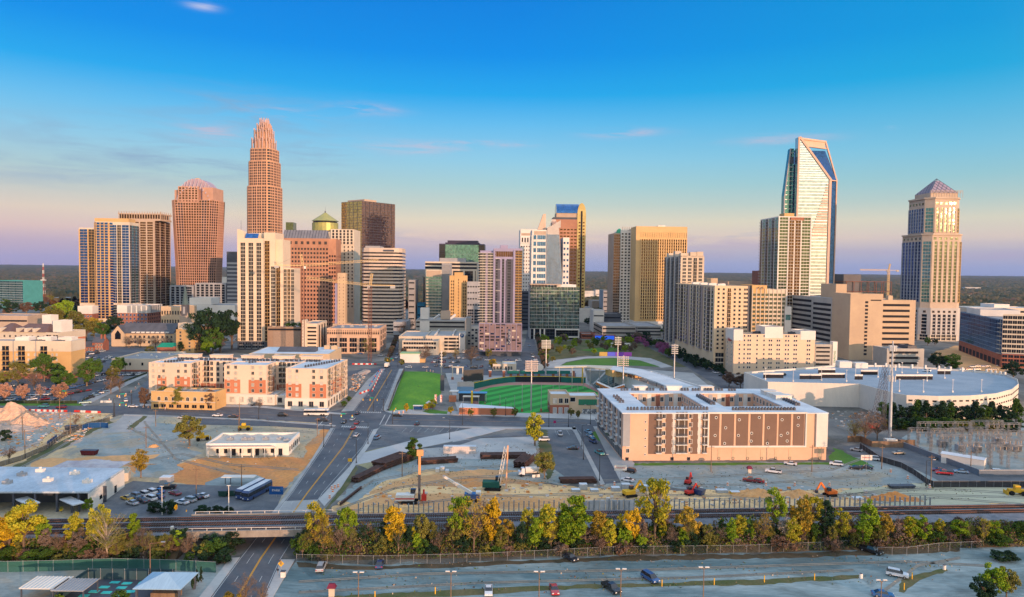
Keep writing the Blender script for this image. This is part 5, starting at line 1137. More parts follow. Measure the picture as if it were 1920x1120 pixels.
def pyramid():
 b = B('office_tower','stone tower with green glass bays and a lattice pyramid roof',1734,1808,765,yaw=1,cat='tower'); z,u,W_ = b.z,b.u,b.W; L = W_ * 1.02
 zp = z(1760,578); z1 = z(1760,441); z2 = z(1760,372); z3 = z(1750,360); zt = z(1750,330)
 c = 7; m = mat('m_pyrst',(.52,.42,.33),(.45,.36,.28),scale=.06,fine=.06)
 def oc(e,x0=0,x1=None,y0=0,y1=None): x1 = W_ if x1 is None else x1; y1 = L if y1 is None else y1; return [(x0 - e,y0 + c),(x0 + c,y0 - e),(x1 - c,y0 - e),(x1 + e,y0 + c),(x1 + e,y1),(x0 - e,y1)]
 pl = oc(0); b.shell(pl,0,z1,m); b.shell(oc(1.2,0,W_),z1,z1 + 1.6,m,name='cornice')
 i = 4; p2 = oc(0,i,W_ - i * .3,i,L - i); b.shell(p2,z1 + 1.6,z2,m); b.shell(oc(1.2,i,W_ - i * .3,i,L - i),z2,z2 + 1.8,m,name='cornice')
 for poly,za,zb in ((pl,zp + 6,z1 - 7),(p2,z1 + 3,z2 - 10)):
  b.pattern(b.edge(poly[1],poly[2]),za,zb,'PnPnPnPnPnP',m=m,mg=g_green,fh=3.8,wid={'P': 1.5,'n': 1.9},sp=.15)
  b.pattern(b.edge(poly[0],poly[1]),za,zb,'PgP',m=m,mg=g_teal,fh=3.8,wid={'P': .5},sp=.15); b.pattern(b.edge(poly[2],poly[3]),za,zb,'PgP',m=m_ochre,mg=g_green,fh=3.8,wid={'P': .5},sp=.15)
  b.pattern(b.edge(poly[5],poly[0]),za,zb,'PnPnPnPnPnPnP',m=m_grey,mg=g_blue,fh=3.8,wid={'P': 1.2,'n': 2.2},sp=.15)  # left face: its blue shade put into grey piers and blue glass
 for e in (b.edge(pl[1],pl[2]),b.edge(p2[1],p2[2]),b.edge(pl[5],pl[0]),b.edge(p2[5],p2[0])):
  b.grid(e,z1 - 6.5 if e[0] in (pl[1],pl[5]) else z2 - 8,z1 - 1 if e[0] in (pl[1],pl[5]) else z2 - 2,5,1,3,2.6,m,g_green,1)
 b.shell(oc(1.5),0,zp,mat('m_pbase',(.48,.46,.44),(.42,.40,.38),scale=.06),name='base_wall'); bp = oc(1.5)
 for e,n in ((b.edge(bp[1],bp[2]),5),(b.edge(bp[5],bp[0]),6),(b.edge(bp[0],bp[1]),1)): b.pattern(e,z(1760,628),z(1760,590),'P' + 'nP' * n,m=MATS['m_pbase'],mg=g_dark,fh=4,wid={'P': 1.3,'n': 2}); b.grid(e,zp - 7,zp - 1,n,1,2.6,2.4,m,g_dark,1); b.grid(e,8,14,n,1,2.8,2.2,m,g_dark,1); b.pattern(e,.3,7,'P' + 'gP' * n,m=m_cream,mg=g_dark)
 q = MB(); x0,x1,y0,y1 = i + 4,W_ - 5,i + 4,L - i - 4; q.box(x0,x1,y0,y1,z2 + 1.5,z3); b.part('attic_wall',q,m); ax,ay = (x0 + x1) / 2,(y0 + y1) / 2
 q = MB(); k = .14; T = [(ax + (x - ax) * k,ay + (y - ay) * k) for x,y in ((x0,y0),(x1,y0),(x1,y1),(x0,y1))]; zz = z3 + (zt - z3) * (1 - k); q.prism([(x0,y0),(x1,y0),(x1,y1),(x0,y1)],z3,zz,0,poly2=T); b.part('pyramid_roof',q,mat('m_pyr',(.40,.30,.36),(.33,.25,.31),scale=.1,rough=.35,metal=.3))
 q = MB(); C_ = [(x0,y0),(x1,y0),(x1,y1),(x0,y1)]
 for j in range(4):
  a,d = C_[j],C_[(j + 1) % 4]; q.beam((*a,z3),(ax,ay,zt),.5)
  for s in range(1,6):
   t = s / 6; e = (a[0] + (d[0] - a[0]) * t,a[1] + (d[1] - a[1]) * t)
   f1 = (a[0] + (ax - a[0]) * t,a[1] + (ay - a[1]) * t,z3 + (zt - z3) * t); f2 = (d[0] + (ax - d[0]) * (1 - t),d[1] + (ay - d[1]) * (1 - t),z3 + (zt - z3) * (1 - t))
   f3 = (d[0] + (ax - d[0]) * t,d[1] + (ay - d[1]) * t,z3 + (zt - z3) * t)
   n = Vector((e[0] - ax,e[1] - ay,0)).normalized() * .25
   q.beam(Vector((*e,z3)) + n,Vector(f2) + n,.35); q.beam(Vector((*e,z3)) + n,Vector((a[0] + (ax - a[0]) * t,a[1] + (ay - a[1]) * t,z3 + (zt - z3) * t)) + n,.35)
 b.part('roof_lattice',q,mat('m_lat',(.12,.16,.20)))
 q = MB()
 for k in range(13):
  x = x0 - 1 + (x1 - x0 + 5) * k / 12; q.beam((x,y0 - 2,z2 + 1.8),(x,y0 - 2,z3 + 2.5),.25)
  if k < 12: q.beam((x,y0 - 2,z3),(x + 1.5,y0 - 2,z3 + 2.5),.2)
 for h in (0,1.3,2.5): q.beam((x0 - 1,y0 - 2,z3 + h),(x1 + 4,y0 - 2,z3 + h),.25)
 b.part('scaffold',q,m_stone); b.done(100)
pyramid()
# ================================================================ mid-ground buildings
def text_mesh(body,size,m,ext=.05):
 t = bpy.data.curves.new('lettering','FONT'); t.body = body; t.size = size; t.align_x = 'CENTER'; t.align_y = 'CENTER'; t.extrude = ext
 o = bpy.data.objects.new('tmp',t); COL.objects.link(o); me = bpy.data.meshes.new_from_object(o.evaluated_get(bpy.context.evaluated_depsgraph_get())); bpy.data.objects.remove(o); bpy.data.curves.remove(t)
 me.materials.clear(); me.materials.append(m); return me
def letters(body,size,m,parent,loc,rot,name='lettering',ext=.05):
 o = put(name,text_mesh(body,size,m,ext),parent,loc); o.rotation_euler = rot; return o
UPR = (math.pi / 2,0,0)
def hotel():
 b = B('hotel','peach hotel slab with rows of paired windows behind the round car deck',1379,1532,500,yaw=2,cat='hotel'); z,u,W_ = b.z,b.u,b.W; L = 17
 m = mat('m_hotel',(.68,.52,.37),(.62,.47,.34),scale=.05,fine=.04); zt = z(1450,627); b.body((0,W_,0,L),0,zt,m)
 b.body((-.2,u(1396),-.2,L + .2),zt * .83,z(1388,618),m_white); b.body((u(1437),u(1471),-.2,L),zt - 3,z(1450,613),m_white); b.body((u(1504),W_ + .2,-.2,L),zt - 4,z(1515,621),m_white)
 f = b.face('f',(0,W_,0,L)); h = zt / 9.4
 for j in range(8):
  for px in (1390,1399,1406,1410,1423,1436,1446,1450,1461,1465,1477,1482,1493,1497,1518,1522): b.add('window',k_win(1.0,1.35,m_white,g_win,0),f,u(px) - .5,3 + h * 1.06 * (j + .3))
 b.grid(b.face('l',(0,W_,0,L)),4,zt - 3,2,8,1.0,1.35,m_white,g_win,0)
 letters('Hilton',3.2,mat('m_red',(.45,.02,.03)),b.o,(-.4,L * .45,zt - 5),(math.pi / 2,0,-math.pi / 2),'sign')
 b.plant([(W_ * .33,9),(W_ * .38,9),(W_ * .77,9)],zt - .95,m_dk,(4,3,2)); b.done(128)
 t = B('garage','grey car deck with tall green letters between hotel and banded garage',1533,1573,515,yaw=2); zt = t.z(1550,646); t.body((0,t.W,0,22),0,zt,m_gdeck); f = t.face('f',(0,t.W * .72,0,22)); t.ribbons(f,1,zt - 1,6,1.3,mg=m_void,ms=m_gdeck)
 t.body((t.W * .8,t.W + .3,-.6,4),0,t.z(1565,641),m_white,name='stair_tower'); letters('PARKING',2.1,mat('m_signgreen',(.02,.28,.14)),t.o,(t.W * .9,-.72,zt * .55),(math.pi / 2,-math.pi / 2,0),'sign'); t.done()
hotel()
def banded_garage():
 b = B('garage','huge concrete garage with dark slots, its left side in shade',1595,1719,590,yaw=2,cat='garage'); z,u,W_ = b.z,b.u,b.W; L = 118; m = mat('m_bg',(.50,.38,.26),(.44,.33,.23),scale=.05,fine=.06)
 zt,z2 = z(1625,551),z(1690,563); b.body((0,u(1656),-1,30),0,zt,m); b.body((u(1656),W_,0,40),0,z2,m); b.body((0,30,30,L),0,z2,m_gdeck); b.body((4,u(1625),32,60),z2,z(1580,534),m,name='penthouse_wall')
 b.ribbons(b.face('f',(u(1656),W_,0,40)),6,z2 - 2,9,2.0,mg=m_void,ms=m,u0=.8,u1=u(1708) - u(1656)); l = b.face('l',(0,30,-1,L)); b.ribbons(l,6,z2 - 2,9,2.3,mg=m_void,ms=m_gdeck,u0=2,u1=48); b.ribbons(l,6,z2 - 4,9,2.3,mg=m_void,ms=m_gdeck,u0=52,u1=86)
 for j in range(15): b.add('stair_window',k_rib(2.6,1.8,m_void,m),((0,-1),0,30),u(1625) - 1,4 + j * (zt - 9) / 15)
 b.add('slot',k_rib(u(1650) - u(1630),1.0,m_void,m),((0,-1),0,30),u(1633),zt - 6); b.plant([(W_ * .8,20)],z2 - .95,m_beige,(4,4,4)); b.done()
 t = B('garage','low concrete deck in front of the huge garage',1668,1738,545,yaw=2); zt = t.z(1700,654); t.body((0,t.W,0,20),0,zt,m_gdeck); t.ribbons(t.face('f',(0,t.W,0,20)),1,zt - 1,3,1.8,mg=m_void,u0=2,u1=t.W * .84); t.body((t.W * .62,t.W * .86,3,16),zt - .5,zt + 2,m_dk,name='penthouse_wall'); t.done()
 # steel frame under construction
 t = B('unfinished_building','red steel frame of a building going up beside the slanted tower',1560,1672,900,yaw=2,cat='construction site'); zt = t.z(1620,528); W_ = t.W; mr = mat('m_rust',(.24,.10,.07),(.17,.08,.06),scale=.3)
 for i in range(9): 
  q = MB(); q.box(W_ * i / 8 - .3,W_ * i / 8 + .3,0,.6,0,zt * (1 if i > 1 else .8)); t.part('column',q,mr); q = MB(); q.box(W_ * i / 8 - .3,W_ * i / 8 + .3,22,22.6,0,zt); t.part('column',q,mr)
 for j in range(5): q = MB(); q.box(-.5,W_ + .5,-.3,23,zt * (j + 1) / 5 - .6,zt * (j + 1) / 5); t.part('floor_slab',q,mr)
 t.body((W_ * .02,W_ * .5,2,20),0,t.z(1600,515),m_dk,name='core_wall'); t.done()
 b = B('apartment_block','blue glass block with brick base at the far right edge',1884,1975,552,yaw=-20); z,u,W_ = b.z,b.u,b.W; zt = z(1884,600); L = 128; mb2 = mat('m_bluew',(.16,.24,.33),(.13,.19,.27),scale=.1)
 b.body((0,W_,0,L),0,zt,mb2); l = b.face('l',(0,W_,0,L)); b.pattern(l,zt * .27,zt - 1,'gggggggg',m=mb2,mg=g_sky,ms=mb2,fh=3.4,mull=6,sp=.12); b.add('brick_base',k_box(L,round(zt * .26,2),.4,m_brick),l,0,0)
 for k in range(11): b.add('opening',k_rib(8,5,m_void,m_brick),((-.4,L),-math.pi / 2,L),3 + 11.4 * k,.5)
 f = b.face('f',(0,W_,0,L)); b.grid(f,zt * .3,zt + 4,10,8,3.2,2.6,m_cream,g_dark,1); b.add('front_wall',k_box(round(W_,2),round(zt * .72 + 4,2),.02,m_cream),f,0,zt * .3); b.add('brick_base',k_box(round(W_,2),round(zt * .29,2),.4,m_brick),f,0,0); b.grid(((0,-.4),0,W_),1,zt * .28,8,3,3.4,2.2,m_brick,g_dark,1)
 b.add('balcony_stack',k_balc(7,round(zt * .72,2),8,g_dark,m_cream,m_dk,1.5),l,L - 9,zt * .28); b.body((2,W_,L * .55,L * .9),zt - .8,zt + 5,m_white,name='penthouse_wall'); b.done(100)
 t = B('office_block','long pale low roofed block behind the blue glass block',1815,1960,850,yaw=2); zt = t.z(1860,577); t.body((0,t.W,0,40),0,zt,m_cream,roof=m_roofw); t.ribbons(t.face('f',(0,t.W,0,40)),1,zt - 1,4,2.4); t.body((t.W * .4,t.W * .6,6,30),zt - .5,zt + 4,m_white,name='penthouse_wall'); t.done()
banded_garage()
def round_deck():
 t = thing('parking_deck','white rounded car deck with light poles on its pale roof','parking deck',(*G(1600,740,13).xy,0))
 O = t.location; Zt = 13.0
 px = [(1440,716),(1612,720),(1680,738),(1700,741),(1760,743),(1820,742),(1868,738),(1898,730),(1910,720),(1908,711),(1885,702),(1850,697),(1760,690),(1660,685),(1580,684),(1395,698)]
 P = [G(*p,Zt) - O for p in px]; P2 = [(p.x,p.y) for p in P]
 b = MB(); n = len(P2)
 for i in range(n):
  a,c = P2[i],P2[(i + 1) % n]; b.poly([(*a,0),(*c,0),(*c,Zt),(*a,Zt)]); 
 cx,cy = sum(p[0] for p in P2) / n,sum(p[1] for p in P2) / n; I = [(cx + (p[0] - cx) * .993,cy + (p[1] - cy) * .985) for p in P2]
 for i in range(n):
  j = (i + 1) % n; b.poly([(*P2[i],Zt),(*P2[j],Zt),(*I[j],Zt),(*I[i],Zt)]); b.poly([(*I[j],Zt - 1.1),(*I[i],Zt - 1.1),(*I[i],Zt),(*I[j],Zt)])
 b.build('wall',mat('m_deckw',(.68,.62,.54),(.56,.53,.48),scale=.07,stretch=(1,1,.3),fine=.08),t)
 b = MB(); b.poly([(*p,Zt - 1.05) for p in I]); b.build('roof',mat('m_deckroof',(.24,.30,.36),(.31,.37,.43),scale=.06,fine=.12),t)
 k = k_rib(1.9,.8,m_void,m_white)
 for i in range(2,9):
  a,c = Vector(P2[i]),Vector(P2[i + 1]); d = c - a; L = d.length; m_ = max(1,int(L / 3.1)); an = math.atan2(d.y,d.x)
  for j in range(m_):
   for r_ in range(3):
    if (i,r_) != (2,0) and len([0]) : q = a + d * ((j + .25) / m_); put('opening',kitmesh(k,'opening'),t,(q.x,q.y,Zt - 3.0 - 3.1 * r_),an)
 def loc(x,y,z=Zt - 1.05): return G(x,y,z) - O
 for x,y,w in ((1520,711,22),(1560,709,26),(1630,703,18),(1700,712,22),(1730,712,20),(1450,709,20),(1610,712,8),(1550,700,18),(1770,702,14)):
  p = loc(x,y); b = MB(); w *= 2.3; b.box(-w * .13,w * .13,-.1,.1,2.0,3.0); b.box(-w * .13,w * .13,-.1,.1,0,1.99,1); b.build('ramp_wall',[m_white,m_void],t,p,.05)
 for x,y in ((1487,716),(1540,714),(1587,716),(1604,706),(1646,708),(1686,735),(1731,736),(1786,736),(1840,736),(1669,706),(1720,700),(1738,715),(1771,710),(1691,700),(1435,712)):
  p = loc(x,y); b = MB(); b.box(-.35,.35,-.35,.35,0,.9); b.tube((0,0,.9),(0,0,6.5),.12); b.box(-.5,.5,-.2,.2,6.5,6.75); b.build('roof_lamp',m_white,t,p)
 for x,y,h in ((1583,689,4),(1613,690,3.4)): p = loc(x,y); b = MB(); b.box(-4,4,-2,4,0,h); b.build('stair_house',m_white,t,p)
 for i in range(14): p = I[11 + (0 if i < 7 else 1)]; q = Vector(I[10 + i // 4]).lerp(Vector(I[11 + i // 4]),(i % 4) / 4); b = MB(); b.box(-.5,.5,-.4,.4,0,2.6); b.build('parapet_pier',m_white,t,(q.x,q.y,Zt - 1.1))
round_deck()
def left_side():
 b = B('apartment_block','golden stucco apartment block with stacked balconies at the left edge',-70,131,440,yaw=3,cat='apartment building'); z,u,W_ = b.z,b.u,b.W; zt = z(60,640); L = 16; zb = zt * .0
 b.body((0,W_,0,L),0,zt * .72,m_ochre,par=.01); b.body((-.15,W_ + .15,-.15,L),zt * .72,zt,m_cream,par=.8); b.body((-.4,W_ + .4,-.4,L),0,zt * .12,m_brick,par=.01)
 f = b.face('f',(-.15,W_,-.15,L))
 for px in (8,38,80): b.add('balcony_stack',k_balc(4.2,round(zt * .66,2),5,g_dark,m_ochre,m_dk,1.3),f,u(px) - 2,zt * .2)
 for px in (28,50,62,95,103): 
  for j in range(5): b.add('window',k_win(1.0,1.5,m_cream,g_blind,0),f,u(px),zt * .2 + j * zt * .135)
 for px in (22.5,65): b.add('downpipe',k_box(.4,round(zt,2),.3,m_grey),f,u(px),0)
 for x0,x1 in ((u(16),u(42)),(u(58),u(84)),(u(98),u(124))): b.body((x0,x1,5,12),zt - .5,zt + 1.8,m_white,name='roof_screen')
 b.plant([(u(60),3),(u(105),3),(u(66),4)],zt - .78,m_dk,(5,2.4,1)); b.done(100)
 b = B('apartment_block','cream apartment block with brown mansard roofs and coral lower floors',-20,107,550,yaw=-6,cat='apartment building'); z,u,W_ = b.z,b.u,b.W; zt = z(60,622); L = 30
 b.body((0,W_,0,L),0,zt * .72,m_coral,par=.01); b.body((-.1,W_ + .1,-.1,L),zt * .72,zt,m_cream); f = b.face('f',(0,W_,-.1,L)); b.grid(f,2,zt - 2,12,5,1.5,1.8,m_cream,g_win)
 for px in (85,98): b.add('balcony_stack',k_balc(4,round(zt - 3,2),5,g_dark,m_ochre,m_dk,1.3),f,u(px),1)
 for xa,xb in ((u(-10),u(16)),(u(24),u(84))):
  q = MB(); h = z(50,608) - zt; q.poly([(xa,-1,zt),(xb,-1,zt),(xb - 4,10,zt + h),(xa + 4,10,zt + h)]); q.poly([(xb,-1,zt),(xb,20,zt),(xb - 4,10,zt + h)]); q.poly([(xa + 4,10,zt + h),(xb - 4,10,zt + h),(xb,20,zt),(xa,20,zt)]); q.poly([(xa,20,zt),(xa,-1,zt),(xa + 4,10,zt + h)]); b.part('roof_slope',q,mat('m_brownroof',(.16,.10,.095),(.12,.08,.075),scale=.4))
  n = int((xb - xa) / 7)
  for k in range(n): x = xa + 3 + 7 * k; q = MB(); q.box(x,x + 2.6,-1.4,4,zt,zt + 3); q.prism([(x - .3,zt + 3),(x + 2.9,zt + 3),(x + 1.3,zt + 4.2)],0,0) if 0 else None; b.part('dormer',q,m_cream)
 b.body((u(55),u(72),12,20),zt,z(60,592),m_white,name='lift_tower'); b.body((u(90),u(106),4,16),zt,z(98,601),m_white,name='parapet_gable'); b.done(100)
 t = B('office_block','long low grey roofed building behind the cream mansard block',-40,50,640,yaw=2); zt = t.z(20,592); t.body((0,t.W,0,30),0,zt,m_stone); t.ribbons(t.face('f',(0,t.W,0,30)),1,zt - 1,3,1.5); t.done()
 # red brick house
 t = B('brick_house','red brick house with slate gables beside the crowded car park',149,190,585,yaw=8,cat='house'); W_ = t.W; m = m_brick
 for x0,x1,y0,y1,e,r in ((0,W_ * .62,0,9,4,8),(W_ * .5,W_,1,13,7.5,11.5)):
  q = MB(); q.box(x0,x1,y0,y1,0,e); cy = (y0 + y1) / 2; q.poly([(x0,y0,e),(x0,cy,r),(x0,y1,e)]); q.poly([(x1,y0,e),(x1,y1,e),(x1,cy,r)]); t.part('wall',q,m)
  q = MB(); q.poly([(x0 - .4,y0 - .5,e - .2),(x1 + .4,y0 - .5,e - .2),(x1 + .4,cy,r + .1),(x0 - .4,cy,r + .1)]); q.poly([(x0 - .4,cy,r + .1),(x1 + .4,cy,r + .1),(x1 + .4,y1 + .5,e - .2),(x0 - .4,y1 + .5,e - .2)]); t.part('roof',q,m_slate)
 for x in (W_ * .8,W_ * .96): q = MB(); q.box(x,x + 1.2,5,6.4,8,14); t.part('chimney',q,m)
 t.grid(((0,0),0,W_ * .6),.3,3.6,4,1,1.1,1.8,m_white,g_win,1); t.grid(((W_ * .62,1),0,W_ * .38),.5,7,3,2,1,1.8,m_white,g_win,1); t.done()
 # church with its hall, yellow annex and spire
 t = B('church','stone church with pointed gable window and long slate roof',207,322,625,yaw=3,cat='church'); z,u,W_ = t.z,t.u,t.W; e,r = z(270,626),z(270,608); x1 = u(232)
 q = MB(); q.box(0,W_,3,24,0,e); q.box(0,x1,0,14,0,e); q.poly([(0,0,e),(x1,0,e),(x1 / 2,0,z(220,611))]); t.part('wall',q,m_beige)
 q = MB(); q.poly([(x1 * .5,2,e - .2),(W_ + .3,2,e - .2),(W_ + .3,13.5,r),(x1 * .5,13.5,r)]); q.poly([(x1 * .5,13.5,r),(W_ + .3,13.5,r),(W_ + .3,25,e),(x1 * .5,25,e)]); ap = z(220,611) + .2
 q.poly([(-.4,-.3,e - .3),(x1 / 2,-.3,ap),(x1 / 2,16,ap),(-.4,16,e - .3)]); q.poly([(x1 / 2,-.3,ap),(x1 + .4,-.3,e - .3),(x1 + .4,16,e - .3),(x1 / 2,16,ap)]); t.part('roof',q,m_slate)
 q = MB(); w = x1 * .22; c = x1 / 2; q.poly([(c - w,-.1,e * .55),(c + w,-.1,e * .55),(c + w,-.1,e * .95),(c,-.1,e * 1.25),(c - w,-.1,e * .95)]); t.part('arched_window',q,g_dark)
 t.grid(((0,3),0,W_),1.5,e - 1,10,2,1.8,2.4,m_cream,g_dark,1,u0=x1 + 2); 
 for k in range(8): q = MB(); x = x1 + 5 + k * (W_ - x1 - 8) / 8; q.box(x,x + 3,2.2,4,e + .2,e + 1.4); t.part('roof_vent',q,m_white)
 t.done(100)
 t = thing('church_spire','dark slender church spire with arched belfry rising over the slate roof','spire',(X(347,690),690,0)); zt = Z(347,533,690); zb = Z(347,592,690)
 b = MB(); b.box(-4,4,-4,4,0,zb); b.build('tower_wall',m_stone,t); b = MB(); b.prism([(-2.8,-2.8),(2.8,-2.8),(2.8,2.8),(-2.8,2.8)],zb,zb + 11); b.build('belfry',m_slate,t)
 b = MB(); b.tube((0,0,zb + 11),(0,0,zt),3.4,.15,n=8); b.build('spire',mat('m_spirec',(.08,.13,.14),(.06,.10,.11),scale=.4),t); b = MB(); b.box(-1,1,-2.95,-2.8,zb + 2,zb + 9); b.build('louvre',m_teal if 0 else m_grey,t)
 for x in (-3.6,3.6): b = MB(); b.tube((x,-3.6,zb),(x,-3.6,zb + 3.5),.6,.1,n=6); b.build('pinnacle',m_stone,t)
 t = B('office_block','yellow brick annex with cream stair block beside the church',329,363,588,yaw=-14,cat='building'); zt = t.z(345,618); W_ = t.W; t.body((0,W_,0,20),0,zt,m_ochre); t.body((-3,W_ * .75,6,16),0,zt + 5,m_cream,name='stair_wall'); t.grid(((0,0),0,W_),1,zt - 1,2,6,1.8,1.6,m_cream,g_dark,1); t.grid(t.face('r',(0,W_,0,20)),1,zt - 1,5,6,1.3,1.7,m_cream,g_win,0); t.done()
 t = block('office_block','tan three storey office with tall window pairs behind the church',301,346,575,730,30,2,m_beige); t.grid(t.face('f',t.r),1,t.zt - 2,9,3,1.5,4,m_beige,g_dark,1); t.done()
 t = block('warehouse','blank white stepped hall behind the church spire',345,440,572,780,40,2,m_white); t.body((4,t.W * .5,4,30),t.zt,t.z(370,559),m_white,name='upper_wall'); t.done()
 t = block('glass_block','teal glass office block alone at the left edge',-12,42,526,1180,40,-10,mat('m_tealw',(.07,.30,.30))); t.pattern(t.face('f',t.r),2,t.zt - 1,'gggg',m=m_metal,mg=g_teal,fh=4,mull=5,sp=.2); t.add('white_band',k_box(4,round(t.zt,2),.4,m_white),t.face('f',t.r),0,0); t.done()
 t = B('pavilion_hall','small brick hall with bright green pitched roof',293,338,590,yaw=4,cat='building'); W_ = t.W; q = MB(); q.box(0,W_,0,10,0,4); t.part('wall',q,m_brick); q = MB(); q.poly([(-.5,-.5,3.8),(W_ + .5,-.5,3.8),(W_ - 2,5,7.2),(2,5,7.2)]); q.poly([(2,5,7.2),(W_ - 2,5,7.2),(W_ + .5,10.5,3.8),(-.5,10.5,3.8)]); q.poly([(W_ + .5,-.5,3.8),(W_ + .5,10.5,3.8),(W_ - 2,5,7.2)]); q.poly([(-.5,10.5,3.8),(-.5,-.5,3.8),(2,5,7.2)]); t.part('roof',q,mat('m_greenroof',(.01,.27,.17),(.01,.22,.14),scale=.5)); q = MB(); q.box(W_ * .7,W_ * .95,-1.5,2,0,4.5); t.part('porch',q,m_brick); t.done()
 t = block('warehouse','low cream walled warehouse with dark flat roof beside the trees',207,300,673,476,42,3,m_cream); t.grid(t.face('f',t.r),2,t.zt - .5,4,1,1.4,2,m_cream,g_dark,0); t.plant([(8,20),(16,24),(24,14),(26,30)],t.zt - .95,m_white,(1,1,1)); t.add('brick_base',k_box(round(t.W,2),1.2,.1,m_brick),t.face('f',t.r),0,0); t.done()
 t = block('warehouse','flat white roofed hall with dark skylight behind the coral apartments',466,618,664,425,38,3,m_beige); q = MB(); q.poly([(14,10,t.zt),(38,10,t.zt),(38,18,t.zt + 2.4),(14,18,t.zt + 2.4)]); q.poly([(38,10,t.zt),(38,18,t.zt),(38,18,t.zt + 2.4)]); t.part('skylight',q,m_slate)
 q = MB(); q.box(.4,t.W - .4,.4,37.6,t.zt - .9,t.zt - .1); t.part('roof_deck',q,m_roofw); t.plant([(42,28),(47,26)],t.zt - .1,m_beige,(4,3,2.4)); t.done()
 t = thing('radio_mast','red and white lattice radio mast far over the woods','mast',(X(81,1290),1290,0)); h = Z(81,494,1290)
 for k in range(12):
  b = MB(); z0,z1 = h * k / 12,h * (k + 1) / 12; w0,w1 = 2.2 * (1 - z0 / h) + .4,2.2 * (1 - z1 / h) + .4
  for sx,sy in ((-1,-1),(1,-1),(1,1),(-1,1)): b.beam((sx * w0,sy * w0,z0),(sx * w1,sy * w1,z1),.3)
  b.beam((-w0,-w0,z0),(w1,-w1,z1),.22); b.beam((w0,-w0,z0),(-w1,-w1,z1),.22); b.beam((-w0,-w0,z0),(w0,-w0,z0),.25); b.build('mast_section',m_white if k % 2 else mat('m_mastred',(.40,.10,.08)),t)
 b = MB(); b.box(-3.4,3.4,-3.4,3.4,h * .58,h * .60); b.build('platform',m_white,t)
left_side()
